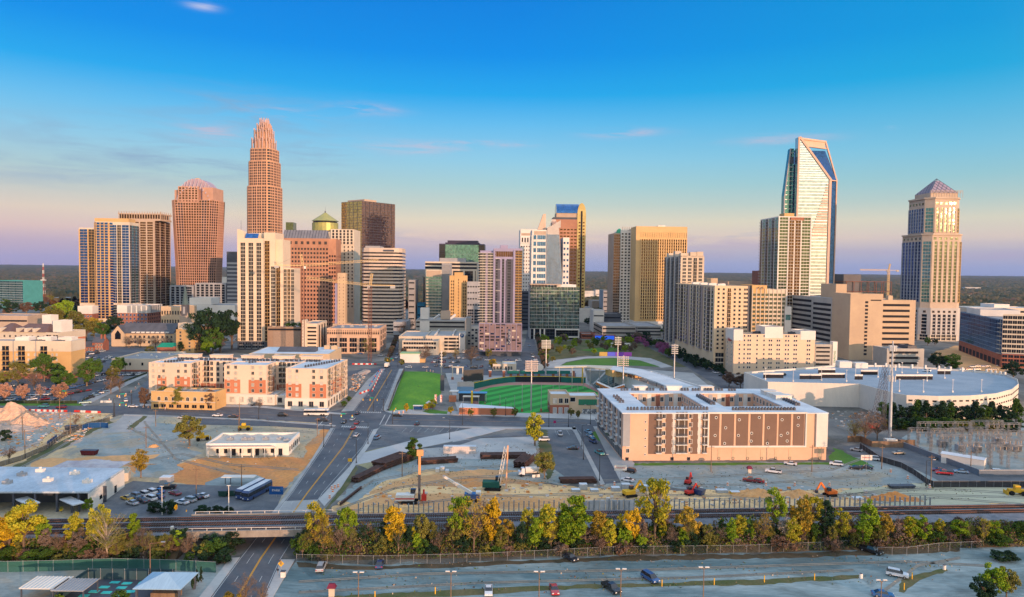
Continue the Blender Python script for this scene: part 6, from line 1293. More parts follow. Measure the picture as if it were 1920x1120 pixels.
def middle():
 t = B('office_block','peach two band office with roof units in front of the P car deck',755,823,588,yaw=2); zt = t.z(790,639); t.body((0,t.W,0,18),0,zt,m_cream); f = t.face('f',(0,t.W,0,18)); t.ribbons(f,zt * .35,zt - .5,2,1.9,u0=1,u1=t.W - 2,mull=12); t.body((-2,t.W * .7,-8,-.1),0,zt * .3,m_stone); t.plant([(8 + 2 * i,8) for i in range(9)],zt - .95,m_dk,(1.4,2,1.6)); t.done()
 t = B('garage','peach car deck with a white letter P tower',799,874,608,yaw=2,cat='garage'); z,u = t.z,t.u; zt = z(830,630); W_ = t.W; t.body((0,W_,0,58),0,zt,m_cream,roof=m_conc2); f = t.face('f',(0,W_,0,58)); 
 for xa,xb in ((834,841),(842,856),(857,862)): t.ribbons(f,zt * .1,zt - 1,4,1.7,mg=m_void,u0=u(xa),u1=u(xb))
 t.body((-24,-.1,4,60),0,zt - 1,m_cream,roof=m_conc2); t.body((u(862),u(873),-1.2,5),0,z(866,625),m_white,name='sign_tower'); q = MB(); c = u(867.5); zz = z(866,629.5); q.tube((c,-1.22,zz),(c,-1.5,zz),1.75,n=20); t.part('sign_disc',q,mat('m_pblue',(.02,.10,.28))); letters('P',2.9,m_white,t.o,(c,-1.55,zz),UPR,'letter')
 q = MB(); q.box(u(816) - .3,u(816) + .3,2,57,zt - .9,zt + 1.2); q.box(u(850) - .3,u(850) + .3,2,57,zt - .9,zt + 1.2); t.part('ramp_wall',q,m_white); t.done()
 t = B('garage','older grey car deck behind the P car deck',780,873,690,yaw=2,cat='garage'); z,u = t.z,t.u; zt = z(820,601); W_ = t.W; t.body((0,W_,0,50),0,zt,m_gdeck,roof=m_conc2); t.ribbons(t.face('f',(0,W_,0,50)),1,zt,5,1.6,mg=m_void); t.body((u(788),u(806),-1,6),0,zt - 1,m_white,name='stair_tower'); t.body((u(785),u(801),20,32),zt - .5,z(790,580),m_white,name='penthouse_wall'); t.body((u(824),u(842),22,32),zt - .5,z(830,586),m_stone,name='penthouse_wall')
 for px in (816,847): q = MB(); q.beam((u(px) - 3,25,zt - .5),(u(px) + 2,40,zt + 3),1.2,2); t.part('ramp_wall',q,m_white)
 t.done()
 t = B('office_block','narrow white building with uneven windows left of the lilac condo',875,900,640,yaw=2); zt = t.z(885,612); t.body((0,t.W,0,20),0,zt,m_white); t.body((0,t.W * .35,-2,22),0,t.z(880,596),m_gdeck); t.grid(((t.W * .1,-2),0,t.W * .8),1,zt - 2,3,7,2,1.6,m_grey,g_dark,1,skip=lambda i,j: (i + j) % 3 == 0); t.done()
 t = B('shop','white box shop with blank wall at the avenue corner',751,788,538,yaw=2,cat='shop'); zt = t.z(770,664); t.body((0,t.W,0,12),0,zt,m_white); q = MB(); q.box(-.2,t.W + .2,-.2,12.2,zt,zt + .4); t.part('roof_edge',q,mat('m_lime',(.35,.5,.25))); q = MB(); q.box(t.W,t.W + 4,1,8,0,3); t.part('side_wall',q,m_ochre); t.done()
 t = B('shop','small cream corner shop with a glazed porch behind the outfield',926,970,500,yaw=2,cat='shop'); W_ = t.W; t.body((0,W_ * .42,0,12),0,5,m_cream); t.body((W_ * .42,W_,-2,12),0,5.6,m_cream,roof=m_roofw); t.grid(((0,0),0,W_ * .4),.3,4,3,1,1.6,2.4,m_white,g_dark,1); t.grid(((W_ * .5,-2),0,W_ * .35),.3,4,3,1,1.4,3,m_white,g_dark,1); t.done()
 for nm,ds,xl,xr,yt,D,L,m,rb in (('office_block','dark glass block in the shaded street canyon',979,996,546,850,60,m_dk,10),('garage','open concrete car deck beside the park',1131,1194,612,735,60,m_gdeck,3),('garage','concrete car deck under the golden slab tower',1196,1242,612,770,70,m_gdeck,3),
          ('office_block','small white block with few windows beyond the park',1114,1134,582,830,30,m_white,2),('office_block','low dark glass block beyond the park',1134,1166,588,860,24,m_dk,2),('warehouse','low white roofed hall far behind the park',1088,1114,578,980,50,m_white,0),
          ('office_block','grey low block with flat roof behind the white block',1111,1134,564,1120,40,m_stone,1),('office_block','small grey glass block left of the ribbed tower',1132,1150,545,1080,40,m_grey,6),('shop','brown low bar roof beside the park',1092,1118,626,745,22,m_brick,1),('shop','bar with dark roof and blue front',1116,1156,628,730,24,m_brick,0),
          ('office_block','pale low block with cars on its roof beside the round tower',738,762,604,700,40,m_grey,2),('office_block','low orange lit block beyond the condo slab',1326,1346,522,1100,30,m_beige,2),('office_block','brown block with roof frame behind the condo slab',1365,1408,528,900,40,m_stone,1),('office_block','dark brick block left of the green glass condo',1425,1438,508,1000,30,m_brick,3),('warehouse','long pale office slab on the horizon left of flared tower',402,428,520,1500,40,m_white,1)):
  t = block(nm,ds,xl,xr,yt,D,L,2,m)
  if rb: t.ribbons(t.face('f',t.r),1,t.zt - .5,rb,1.5,mg=m_void if nm == 'garage' else g_dark)
  if 'blue front' in ds: t.add('neon_front',k_box(round(t.W * .9,2),4,.3,lamp('m_neon',(.02,.12,.8),.6)),t.face('f',t.r),1,1)
  if nm == 'garage': t.ribbons(t.face('l',t.r),1,t.zt - .5,rb,1.5,mg=m_void)
  t.done()
middle()
# ================================================================ ballpark, lawn and park
def stadium():
 mt = bpy.data.materials.new('m_field'); mt.use_nodes = True; N,L = mt.node_tree.nodes,mt.node_tree.links; b_ = N['Principled BSDF']; b_.inputs['Roughness'].default_value = .9
 ge = N.new('ShaderNodeNewGeometry'); mp = N.new('ShaderNodeMapping'); mp.inputs['Rotation'].default_value = (0,0,R(38)); L.new(ge.outputs['Position'],mp.inputs[0])
 wv = N.new('ShaderNodeTexWave'); wv.inputs['Scale'].default_value = .032; wv.wave_profile = 'SIN'; L.new(mp.outputs[0],wv.inputs[0]); rp = N.new('ShaderNodeValToRGB'); e = rp.color_ramp.elements; e[0].position,e[1].position = .42,.58; e[0].color = (.012,.19,.02,1); e[1].color = (.03,.34,.045,1); L.new(wv.outputs[0],rp.inputs[0]); L.new(rp.outputs[0],b_.inputs['Base Color'])
 field = [(886,762),(877,735),(918,722),(950,718),(1008,716),(1064,717),(1096,718),(1124,734),(1130,760),(1035,775),(960,778),(905,775)]
 grd('ballpark_ground',[(860,775),(835,700),(1000,692),(1180,690),(1300,700),(1350,740),(1125,790),(1000,775)],m_conc2,4)
 grd('warning_track',field,mat('m_track',(.42,.21,.18),(.36,.18,.15),scale=.2,fine=.1),6)
 stuffg('field_turf',[(904,772),(893,745),(892,736),(918,727),(950,723),(1006,721.5),(1093,723.5),(1121,736),(1130,760),(1035,773),(960,777)],mt,8)
 t = thing('outfield_wall','green padded outfield wall with a yellow top line','wall',(*G(1000,717).xy,0)); O = t.location
 line_ = [(876,733),(900,727),(922,722),(948,718),(966,716.5),(1052,717),(1066,718),(1098,718.5)]; q = [G(*p) - O for p in line_]; mg,my = mat('m_pad',(.01,.13,.11),(.012,.11,.095),scale=.3),mat('m_yline',(.6,.42,.03))
 for i,(a,c) in enumerate(zip(q,q[1:])):
  h = 3.6; bb = MB(); bb.beam(a + Vector((0,0,h / 2)),c + Vector((0,0,h / 2)),.4,h,0); bb.beam(a + Vector((0,0,h + .15)),c + Vector((0,0,h + .15)),.45,.3,1); bb.build('wall_panel',[mat('m_padk',(.012,.02,.03)) if i == 4 else mg,my],t)
 for i in range(5):
  p = G(962 + 24 * i,708) - O; bb = MB(); bb.box(-4,4,-.2,.2,2.5,4.6); bb.build('bullpen_panel',mg,t,p)
 t = thing('scoreboard','big black scoreboard seen from the field side of the outfield','scoreboard',(*G(888,727).xy,0),R(26)); Y = t.location.y; bb = MB(); bb.box(-6.6,6.6,0,.8,4.2,11.2); bb.build('screen',mat('m_scr2',(.03,.035,.045),rough=.5),t)
 for x in (-5,0,5): bb = MB(); bb.box(x - .25,x + .25,.8,1.2,0,10.5); bb.build('post',m_dk,t)
 bb = MB(); 
 for i in range(15): bb.tube((-6.3 + .9 * i,.3,2.9),(-6.3 + .9 * i,.3,4.1),.42,.2,n=6)
 bb.build('hedge',m_weed if 0 else mat('m_hedge',(.16,.17,.02),(.10,.13,.02),scale=2),t)
 t = thing('banner_board','tall narrow black board at the edge of the sloping lawn','board',(*G(829,735).xy,0)); bb = MB(); bb.box(-1.2,1.2,0,.5,.6,10); bb.build('panel',m_dk,t)
 for x in (-.9,.9): bb = MB(); bb.box(x - .1,x + .1,.5,.7,0,10); bb.build('post',m_metal,t)
 # light towers
 def light_tower(px,py,Y,ptop,n,m,desc,rows=6,w=6.4,zb=0.0,ph=None):
  t = thing('light_tower',desc,'light tower',(X(px,Y),Y,zb),0,'ballpark light towers'); h = Z(px,ptop,Y) - zb; bb = MB(); bb.tube((0,0,0),(0,0,h),.45,.28,n=10); bb.build('pole',m_metal,t); ph = ph or 6
  for j in range(rows):
   zz = h - ph + ph * (j + .5) / rows; bb = MB(); bb.box(-w / 2,w / 2,-.12,.12,zz - .1,zz + .1); bb.build('crossarm',m_metal,t); bb = MB()
   for i in range(n): x = -w / 2 + w * (i + .5) / n; bb.tube((x,-.15,zz),(x,-.75,zz - .18),.18,.36,n=8)
   bb.build('lamp_row',m,t)
 mo,mw = mat('m_lampo',(.75,.62,.55),rough=.4),m_white
 light_tower(999,772,358,675,9,mo,'tallest ballpark light tower, standing before the green field',6,6.6)
 light_tower(1026,706,470,637,8,mw,'light tower beside the park trees behind the outfield'); light_tower(1161,690,478,631,5,mw,'light tower above the white stand roof, farthest back',5,4.6)
 light_tower(1172,727,392,667,6,mo,'light tower with orange lamps over the seating bowl',5,6); light_tower(1268,714,408,645,5,mw,'light tower rising from the white stadium roof',5,4,zb=9)
 light_tower(829,701,470,657,3,mw,'slim light tower beside the black lawn board',6,1.8,ph=12)
 # net poles and foul poles
 for px,pb,pt in ((982,772,720),(1018,772,720),(1040,742,721),(1087,741,721),(912,757,740),(940,760,741),(968,766,742),(961,772,755),(924,772,755)):
  Y = G(px,pb).y; t = put('net_pole',None,None,(X(px,Y),Y,0)); bb = MB(); bb.tube((0,0,0),(0,0,Z(px,pt,Y)),.16,.12,n=6); bb.build('pole',m_metal,t); bb = MB(); bb.box(-.5,.5,-.5,.5,0,1.6 if pt < 722 else .4); bb.build('footing',m_brick,t); later(t,'slim steel net pole','along the near side of the ballfield','pole',px,'net poles')
 for px,pb,pt,ds in ((1094.5,720,686,'yellow foul pole beside the seating bowl'),(886,768,733,'yellow foul pole beside the blue canopy')):
  Y = G(px,pb).y; t = thing('foul_pole',ds,'pole',(X(px,Y),Y,0),0,'foul poles'); bb = MB(); h = Z(px,pt,Y); bb.tube((0,0,0),(0,0,h),.22,n=6); bb.build('pole',MATS['m_yline'],t); bb = MB(); bb.box(.22,.8,-.03,.03,h * .3,h); bb.build('screen',MATS['m_yline'],t)
 for px in (921,947,960,974,987,1001,1013,1040,1053,1066,1078,1106,1119):
  Y = G(px,707).y; t = put('brick_pier',None,None,(X(px,Y),Y,0)); bb = MB(); bb.box(-.9,.9,-.9,.9,0,4.2); bb.build('shaft',m_brick,t); bb = MB(); bb.box(-1.1,1.1,-1.1,1.1,4.2,4.7); bb.build('cap',m_conc,t); later(t,'brick gate pier','on the street side of the outfield','pier',px,'brick piers')
 t = thing('round_sign','white round ball shaped sign on a post behind the outfield','sign',(*G(1013,705).xy,0)); bb = MB(); bb.tube((0,0,0),(0,0,4),.2,n=6); bb.build('post',m_metal,t); bb = MB(); bb.tube((0,-.2,6),(0,.2,6),2.2,n=20); bb.build('disc',m_white,t)
 # stands: seats, concourse, roof
 t = thing('grandstand','curved grandstand of green seats under a long white canopy','grandstand',(*G(1180,720).xy,0)); O = t.location
 Fr = [(1103,716),(1112,724),(1124,736),(1150,748),(1190,760)]; Bk = [(1098,700),(1140,702),(1188,711),(1232,726),(1264,740)]
 A = [G(*p) - O for p in Fr]; Bp = [G(px,py - 8,8.0) - O for px,py in Bk]; bb = MB(); bb2 = MB(); n = 14; ms = mat('m_seat',(.015,.075,.08),(.02,.10,.10),scale=2.2)
 for i in range(4):
  for k in range(n):
   u0,u1 = k / n,(k + 1) / n; P = lambda a,c,u,z: Vector((a.x + (c.x - a.x) * u,a.y + (c.y - a.y) * u,z)); z0,z1 = .8 + 6.4 * u0,.8 + 6.4 * u1
   bb.poly([P(A[i],Bp[i],u0,z1),P(A[i + 1],Bp[i + 1],u0,z1),P(A[i + 1],Bp[i + 1],u1,z1),P(A[i],Bp[i],u1,z1)]); bb.poly([P(A[i],Bp[i],u0,z0),P(A[i + 1],Bp[i + 1],u0,z0),P(A[i + 1],Bp[i + 1],u0,z1),P(A[i],Bp[i],u0,z1)],1)
 bb.build('seating',[ms,m_conc2],t)
 for i in range(5): q = MB(); q.beam((A[i].x,A[i].y,1.0),(Bp[i].x,Bp[i].y,8.0),1.2,.3); q.build('aisle',m_conc2,t)
 zr = 14.0; Cf = [(1040,688.5),(1100,687.5),(1144,693),(1187,701),(1231,716),(1263,730)]; Cb = [(1040,686),(1100,684.5),(1150,686.5),(1202,692),(1250,706),(1300,724)]
 Fq,Bq = [G(*p,zr) - O for p in Cf],[G(*p,zr) - O for p in Cb]; wr = mat('m_canopy',(.62,.64,.66),(.52,.55,.58),scale=.08,fine=.05)
 for i in range(5): q = MB(); q.prism([Fq[i].xy,Fq[i + 1].xy,Bq[i + 1].xy,Bq[i].xy],zr - .5,zr); q.build('canopy',wr if i > 1 else m_cream,t)
 for i in range(5):
  for u in (.15,.55,.9): p = Fq[i].lerp(Fq[i + 1],u); c = Bq[i].lerp(Bq[i + 1],u); p = p.lerp(c,.25); q = MB(); q.box(-.2,.2,-.2,.2,0,zr - .5); q.build('column',m_metal,t,(p.x,p.y,0))
 for i in range(2,5): a,c = Bq[i].lerp(Fq[i],.12),Bq[i + 1].lerp(Fq[i + 1],.12); q = MB(); q.beam((a.x,a.y,4),(c.x,c.y,4),.4,8); q.build('back_wall',m_dk,t)
 for i in range(4): a,c = Bp[i],Bp[i + 1]; q = MB(); q.beam((a.x,a.y,8.4),(c.x,c.y,8.4),3.4,.4); q.beam((a.x,a.y - 1.6,9.2),(c.x,c.y - 1.6,9.2),.15,.9); q.build('walkway',m_conc2,t)
 t = B('stadium_building','white roofed stadium building with a tan clerestory beside the stands',1262,1345,360,yaw=16,cat='stadium'); t.body((0,t.W,0,70),0,10.5,m_white,roof=m_roofw); t.body((4,14,50,60),10,13,m_ochre,name='clerestory'); t.body((-8,2,56,66),10,14,m_ochre,name='clerestory'); t.plant([(10,24),(14,22),(15,30)],9.6,m_metal,(3,3,1.5)); t.done()
 t = thing('picnic_shelter','butterfly roofed white shelter with orange timber edge at the seating bowl','shelter',(*G(1147,752).xy,0)); O = t.location; z0 = 7.0
 a,v,c = [G(x,y,z) - O for x,y,z in ((1118,719,9.5),(1147,732,7),(1171,724,9.5))]; d = Vector((1.5,8,0)); mo2 = mat('m_timber',(.50,.17,.05),(.42,.14,.04),scale=.6)
 q = MB(); q.poly([a,v,v + d,a + d]); q.poly([v,c,c + d,v + d]); q.build('roof',m_white,t); q = MB(); q.beam(a,v,.5,1.1); q.beam(v,c,.5,1.1); q.build('fascia',mo2,t)
 for p in (a.lerp(v,.3),a.lerp(v,.7),v.lerp(c,.5)): q = MB(); q.box(-.3,.3,-.3,.3,0,p.z); q.build('post',mo2,t,(p.x,p.y + 1,0))
 # street side: brick wall with sheds, concession, tan club house
 t = B('brick_wall_building','long orange brick wall with white shed roof along the street',864,966,347,yaw=-2,cat='wall'); W_ = t.W; q = MB(); q.box(0,W_,0,.5,0,3.4); t.part('wall',q,m_coral)
 for k in range(8): q = MB(); q.box(W_ * k / 7 - .3,W_ * k / 7 + .3,-.25,0,0,3.3); t.part('pilaster',q,m_coral)
 q = MB(); q.prism([(-.5,.52),(W_ + .5,.52),(W_ * .97,4),(-.5,12)],3.2,3.5); t.part('roof',q,m_roofw); t.done()
 t = B('club_house','tan and brick club house with white framed windows by the ballfield',1035,1126,352,yaw=2.5); W_ = t.W; u = t.u; x1 = u(1071); t.body((0,x1,0,14),0,4.4,m_brick,par=.01); t.body((0,x1,0,14),4.4,10,m_beige,roof=m_roofw); t.body((x1 + .02,W_,1,12),0,9,m_beige,roof=m_roofw,par=.4)
 for k in range(3): t.add('window',k_win(1.9,2.4,m_white,g_blind if k == 0 else g_dark,1),((0,0),0,x1),x1 * (.16 + .3 * k),5.4); t.add('door',k_win(1.7,2.8,m_white,m_grey,1),((0,0),0,x1),x1 * (.16 + .3 * k),.2)
 t.add('window',k_win(2.6,2.2,m_white,g_dark,0),((x1,1),0,9),.6,6); t.add('green_window_band',k_bay(round(u(1124) - u(1089),2),3,1,mat('m_greenpanel',(.03,.22,.12)),m_dk,.05,7),((x1,1),0,9),u(1089) - x1,4.2)
 q = MB(); q.box(u(1095),u(1122),-1.2,-1,.2,2.6); t.part('mural_panel',q,mat('m_mural',(.5,.5,.5),(.12,.14,.16),scale=.7,lo=.45,hi=.5)); t.done()
 t = thing('concession_stand','concession stand with blue and white awnings left of the field','kiosk',(*G(868,756).xy,0)); O = t.location
 for (x0,x1,y0,y1,z,m) in ((-3,13,4,9,4.6,mat('m_awn',(.10,.32,.55),(.08,.26,.46),scale=.8)),(-8,-3.1,6,11,5,m_white),(0,9,-2,2,3.6,m_cream)):
  q = MB(); q.box(x0,x1,y0,y1,z,z + .3); q.build('awning',m,t)
  for x in (x0 + .3,x1 - .3): q = MB(); q.box(x - .15,x + .15,y0 + .3,y0 + .6,0,z); q.build('post',m_metal,t)
 q = MB(); q.box(-3,12,6,9,0,4); q.build('wall',m_dk,t); q = MB(); q.box(-8,-4,3,6,0,3.2); q.build('kiosk_wall',m_coral,t)
 t = thing('blue_bleachers','small blue bleacher block beside the scoreboard','bleachers',(*G(872,738).xy,0)); q = MB()
 for k in range(6): q.box(-5,5,k * .9,k * .9 + .8,0,.6 + .5 * k)
 q.build('seat_rows',mat('m_bleach',(.16,.28,.40)),t); q = MB(); q.box(-5,5,5.5,5.8,0,6); q.build('back_wall',m_metal,t)
 # entrance frames by the lawn
 t = thing('gateway_frame','steel entrance gate with hanging banner behind the sloping lawn','gate',(*G(858,712).xy,0))
 for x in (-3.4,3.4): q = MB(); q.box(x - .3,x + .3,-.3,.3,0,8); q.build('post',m_cream,t); q = MB(); q.box(x - .8,x + .8,-.8,.8,0,1.6); q.build('footing',m_brick,t)
 q = MB(); q.box(-4,4,-.4,.4,8,8.7); q.build('beam',m_cream,t); q = MB(); q.box(-.8,.8,-.1,.1,3,7.6); q.build('banner',m_white,t)
 for px,py,ds in ((815,759,'tall striped feather banner at the lawn corner, the nearer one'),(825,760,'tall red patterned feather banner at the lawn corner')): t = thing('feather_banner',ds,'banner',(*G(px,py).xy,0)); q = MB(); q.tube((0,0,0),(0,0,5.6),.08); q.build('pole',m_metal,t); q = MB(); q.box(.08,1.1,-.04,.04,1.2,5.6); q.build('flag',mat('m_flag',(.7,.66,.62),(.5,.08,.06),scale=1.6,lo=.49,hi=.51),t)
 t = thing('info_kiosk','small brick kiosk with white dome at the lawn corner','kiosk',(*G(806,764).xy,0)); q = MB(); q.box(-1.6,1.6,-1.6,1.6,0,2.4); q.build('wall',m_brick,t); q = MB(); q.tube((0,0,2.4),(0,0,3.6),2.3,.6,n=12); q.build('dome',m_white,t)
 t = thing('bus_shelter','white bus shelter on the pavement below the lawn','bus shelter',(*G(784,770).xy,0)); q = MB(); q.box(-2.6,2.6,-1,1,2.5,2.75); q.build('roof',m_white,t); q = MB(); q.box(-2.4,2.4,.7,.8,.3,2.4); q.build('back_panel',g_sky,t)
 for x in (-2.3,2.3): q = MB(); q.box(x - .08,x + .08,-.8,-.6,0,2.5); q.build('post',m_metal,t)
 # sloping lawn as a low mound
 P = [(758,697),(800,697.5),(826,702),(827,738),(812,752),(800,766),(729,771),(745,728)]; c = G(785,730); bb = MB(); q = [G(*p) for p in P]; n = len(q)
 for r0,r1,z0,z1 in ((1,.7,.14,1.0),(.7,.35,1.0,1.5),(.35,.02,1.5,1.6)):
  for i in range(n): a,d = q[i],q[(i + 1) % n]; f_ = lambda p,r,z: Vector((c.x + (p.x - c.x) * r,c.y + (p.y - c.y) * r,z)); bb.poly([f_(a,r0,z0),f_(d,r0,z0),f_(d,r1,z1),f_(a,r1,z1)][::-1])
 o = bb.build('lawn',mat('m_lawn',(.07,.22,.012),(.15,.32,.02),scale=.05,stretch=(1,.5,1),fine=.3,lo=.35,hi=.65),smooth=True); o['kind'] = 'stuff'
 stuffg('grass_verge',[(792,772),(805,768),(840,772),(838,777),(806,776)],m_grass,40)
 # park lawns and paths
 stuffg('park_lawn',[(1045,690),(1062,680),(1100,673),(1150,671.5),(1200,676),(1238,688),(1190,686),(1100,685)],m_grass,6)
 stuffg('park_lawn',[(1088,657),(1110,653),(1160,652),(1168,656),(1120,661)],m_grass,6)
 grd('park_path',[(1015,690),(1035,676),(1100,669),(1160,667),(1220,672),(1262,688),(1240,690),(1200,676),(1150,671),(1100,672),(1062,679),(1042,690)],m_conc,5)
 grd('park_ground',[(1005,690),(1010,640),(1180,636),(1300,690),(1262,688),(1200,670),(1100,667),(1035,675)],m_weed,3)
 t = thing('lit_art_wall','low wall of blue and purple lit art in the park','wall',(*G(1150,668).xy,0)); 
 for k,cc in enumerate(((.5,.35,.1),(.10,.12,.65),(.25,.08,.5),(.45,.1,.5))): q = MB(); q.box(-12 + 7 * k,-5.2 + 7 * k,0,.5,0,3.4); q.build('art_panel',mat(f'm_litart{k}',cc),t)  # blue and purple glow of the lit art put into the panel colours
 t = thing('colonnade','white park colonnade beside the car deck','colonnade',(*G(1160,652).xy,0)); q = MB(); q.box(-11,11,0,3,3.4,4.2); q.build('beam',m_white,t)
 for k in range(8): q = MB(); q.box(-10.6 + 3 * k,-9.8 + 3 * k,.2,1,0,3.4); q.build('column',m_white,t)
stadium()
# ================================================================ railway on its bank, and the bridge
RA = math.atan(.0765); RX0,RY0 = -70.0,181.9; RZ = 5.0
def rp(s,o,z=0.0):   # s along the line from the bridge, o across it (positive = away from the camera)
 return Vector((RX0 + s * math.cos(RA) - o * math.sin(RA),RY0 + s * math.sin(RA) + o * math.cos(RA),z))
def railway():
 S0,S1,B0,B1 = -330,460,-13.5,19.5
 for a,c in ((S0,B0),(B1,S1)):
  b = MB(); n = 24
  prof = [(-13.5,0),(-11,1.0),(-7.5,RZ - .6),(-5.6,RZ - .25),(6.4,RZ - .25),(7.4,RZ - .6),(9.5,0)]
  for i in range(n):
   s0,s1 = a + (c - a) * i / n,a + (c - a) * (i + 1) / n
   for k in range(6): (o0,z0),(o1,z1) = prof[k],prof[k + 1]; b.poly([rp(s0,o0,z0),rp(s1,o0,z0),rp(s1,o1,z1),rp(s0,o1,z1)],0 if k in (2,3,4) else 1)
  e = a if a == B1 else c; pts = [rp(e,o,z) for o,z in prof]; b.poly(pts if a == B1 else pts[::-1],1)
  struct(b.build('railway_bank',[m_ballast,m_scrub]))
 mr,ms = mat('m_rail',(.16,.085,.06),(.11,.06,.045),scale=.6,rough=.5,metal=.4),mat('m_sleeper',(.05,.035,.03),(.08,.055,.045),scale=.4)
 for i,o in enumerate((3.9,0,-3.9)):
  s0,s1 = (-200,400) if i < 2 else (-200,70)
  t = put('railway_track',None,None,rp(s0 if 0 else 0,o,RZ),RA); b = MB(); n = int((s1 - s0) / .62)
  for k in range(n): x = s0 + k * .62; b.box(x,x + .26,-1.3,1.3,-.16,.0)
  for sx in (-200,400): pass
  b.build('sleepers',ms,t)
  for sgn in (-1,1): b = MB(); b.box(s0,s1,sgn * .72 - .06,sgn * .72 + .06,.0,.17); b.build('rail',mr,t)
  tag(t,['rusty track farthest from the fence, on grey ballast','rusty middle track on grey ballast','rusty track nearest the fence, crossing the bridge only'][i],'railway track','railway tracks')
 t = thing('railway_bridge','concrete railway bridge carrying three tracks over the road','bridge',rp(0,0,0),RA); mc = mat('m_bridge',(.30,.27,.24),(.20,.18,.16),scale=.25,stretch=(1,1,.4),fine=.25,col3=(.13,.11,.10))
 b = MB(); b.box(B0 - .5,B1 + .5,-5.4,6.2,RZ - 1.2,RZ - .2); b.build('deck',m_ballast,t)
 for y in (-6.2,6.25): b = MB(); b.box(B0 - 3,B1 + 3,y,y + .75,RZ - 1.5,RZ + .25); b.build('girder',mc,t)
 for y in (-5.9,6.6):
  b = MB(); b.box(B0 - 2,B1 + 2,y - .05,y + .05,RZ + .85,RZ + .95); b.build('handrail',m_white,t)
  for k in range(11): x = B0 - 2 + (B1 - B0 + 4) * k / 10; b = MB(); b.box(x - .06,x + .06,y - .06,y + .06,RZ + .25,RZ + .85); b.build('rail_post',m_white,t)
 for x,y in ((-7.2,-4.6),(-7.2,0),(-7.2,4.6)): b = MB(); b.tube((x,y,0),(x,y,RZ - 2.1),.6,n=14); b.build('pier',m_conc,t)
 b = MB(); b.box(-8.2,-6.2,-5.4,6,RZ - 2.1,RZ - 1.2); b.build('pier_cap',mc,t)
 for x0,x1 in ((B1 - .4,B1 + .8),(B0 - 1.0,B0 + .2)): b = MB(); b.box(x0,x1,-6.6,7,0,RZ - 1.5); b.build('abutment',mc,t)
 b = MB(); b.prism([(B0 + .2,-5),(-8.4,-5),(-8.4,6),(B0 + .2,6)],.0,.02); b.poly([(B0 + .2,-6,RZ - 1.6),(-9.5,-6,.03),(-9.5,6.2,.03),(B0 + .2,6.2,RZ - 1.6)]); b.build('slope_paving',mc,t)
 for x in (B0 - 3.2,B1 + 3): b = MB(); b.box(x - .3,x + .3,-6.4,-5.6,0,RZ + 1.6); b.build('end_post',m_white,t)
 # steel piles of the new retaining wall
 b = MB(); b.box(-.16,.16,-.03,.03,0,3.1); b.box(-.16,-.12,-.17,.17,0,3.1); b.box(.12,.16,-.17,.17,0,3.1); me = b.mesh('steel_pile',mat('m_pile',(.30,.36,.42),(.24,.27,.31),scale=.8))
 i = 0; px = 672
 while px < 1752:
  p = G(px,963 - (px - 672) * .0135 + .5 * math.sin(i),0); sc = 1 + .12 * math.sin(i * 2.3)
  if not (748 < px < 765): o = put('steel_pile',me,None,p,RA,(1,1,sc)); tag(o,'grey steel pile in the row beside the railway','pile','steel piles beside the railway')
  px += 9.4; i += 1
 t = thing('retaining_wall','pale grey panel wall between the steel piles','wall',G(1080,957.8,0),RA); L = (G(1258,955.4) - G(1080,957.8)).length
 for k in range(16): b = MB(); b.box(L * k / 16 + .08,L * (k + 1) / 16 - .08,.2,.35,0,3.0); b.build('panel',mat('m_lag',(.42,.46,.52),(.34,.38,.43),scale=.5,rnd=.1),t)
railway()
def chain_fence(name,ds,pts,h=2.4,step=3.0,m=None,green=False):
 P = [G(*p) for p in pts]; t = thing(name,ds,'fence',P[0]); mesh = m or fence_mat('m_chain',(.07,.085,.08),.22)
 bp = MB(); bp.tube((0,0,0),(0,0,h + .15),.04,n=5); me = bp.mesh('fence_post',m_grey); b = MB(); n = 0
 for a,c in zip(P,P[1:]):
  L = (c - a).length; k = max(1,int(L / step)); b.poly([a - P[0],c - P[0],c - P[0] + Vector((0,0,h)),a - P[0] + Vector((0,0,h))])
  for i in range(k):
   if n < 99: put('fence_post',me,t,a.lerp(c,i / k) - P[0]); n += 1
 b.build('mesh_panel',mesh,t); q = MB()
 for a,c in zip(P,P[1:]): q.beam(a - P[0] + Vector((0,0,h)),c - P[0] + Vector((0,0,h)),.045)
 q.build('top_rail',m_grey,t); return t
def fence_mat(name,col,alpha):
 if name in MATS: return MATS[name]
 m = mat(name,col,scale=.3,fine=.3); m.node_tree.nodes['Principled BSDF'].inputs['Alpha'].default_value = alpha; return m
chain_fence('chain_link_fence','long chain link fence below the wooded railway bank',[(556,1056),(700,1059),(900,1054),(1150,1041),(1400,1038),(1560,1031),(1625,1027)],2.2,3.2)
chain_fence('chain_link_fence','short chain link fence right of the parked black pickup',[(1645,1042),(1700,1042),(1760,1034),(1842,1030)],2.2,3.0)
chain_fence('green_fence','green screened fence along the trees at the lower left',[(-30,1072),(15,1073),(100,1071),(210,1067),(330,1070),(405,1074)],2.6,3.4,fence_mat('m_greenmesh',(.03,.12,.10),.85))
chain_fence('black_screen_fence','black screened fence curving beside the right car park',[(1612,840),(1650,866),(1690,878),(1712,890),(1740,910),(1750,914),(1960,914)],2.2,3,fence_mat('m_blackmesh',(.035,.035,.04),.97))
chain_fence('site_fence','dark mesh fence between the dirt road and the gravel lot',[(-20,882),(40,864),(90,842),(118,820),(165,800),(206,790)],2.0,3,fence_mat('m_sitemesh',(.06,.065,.07),.8))
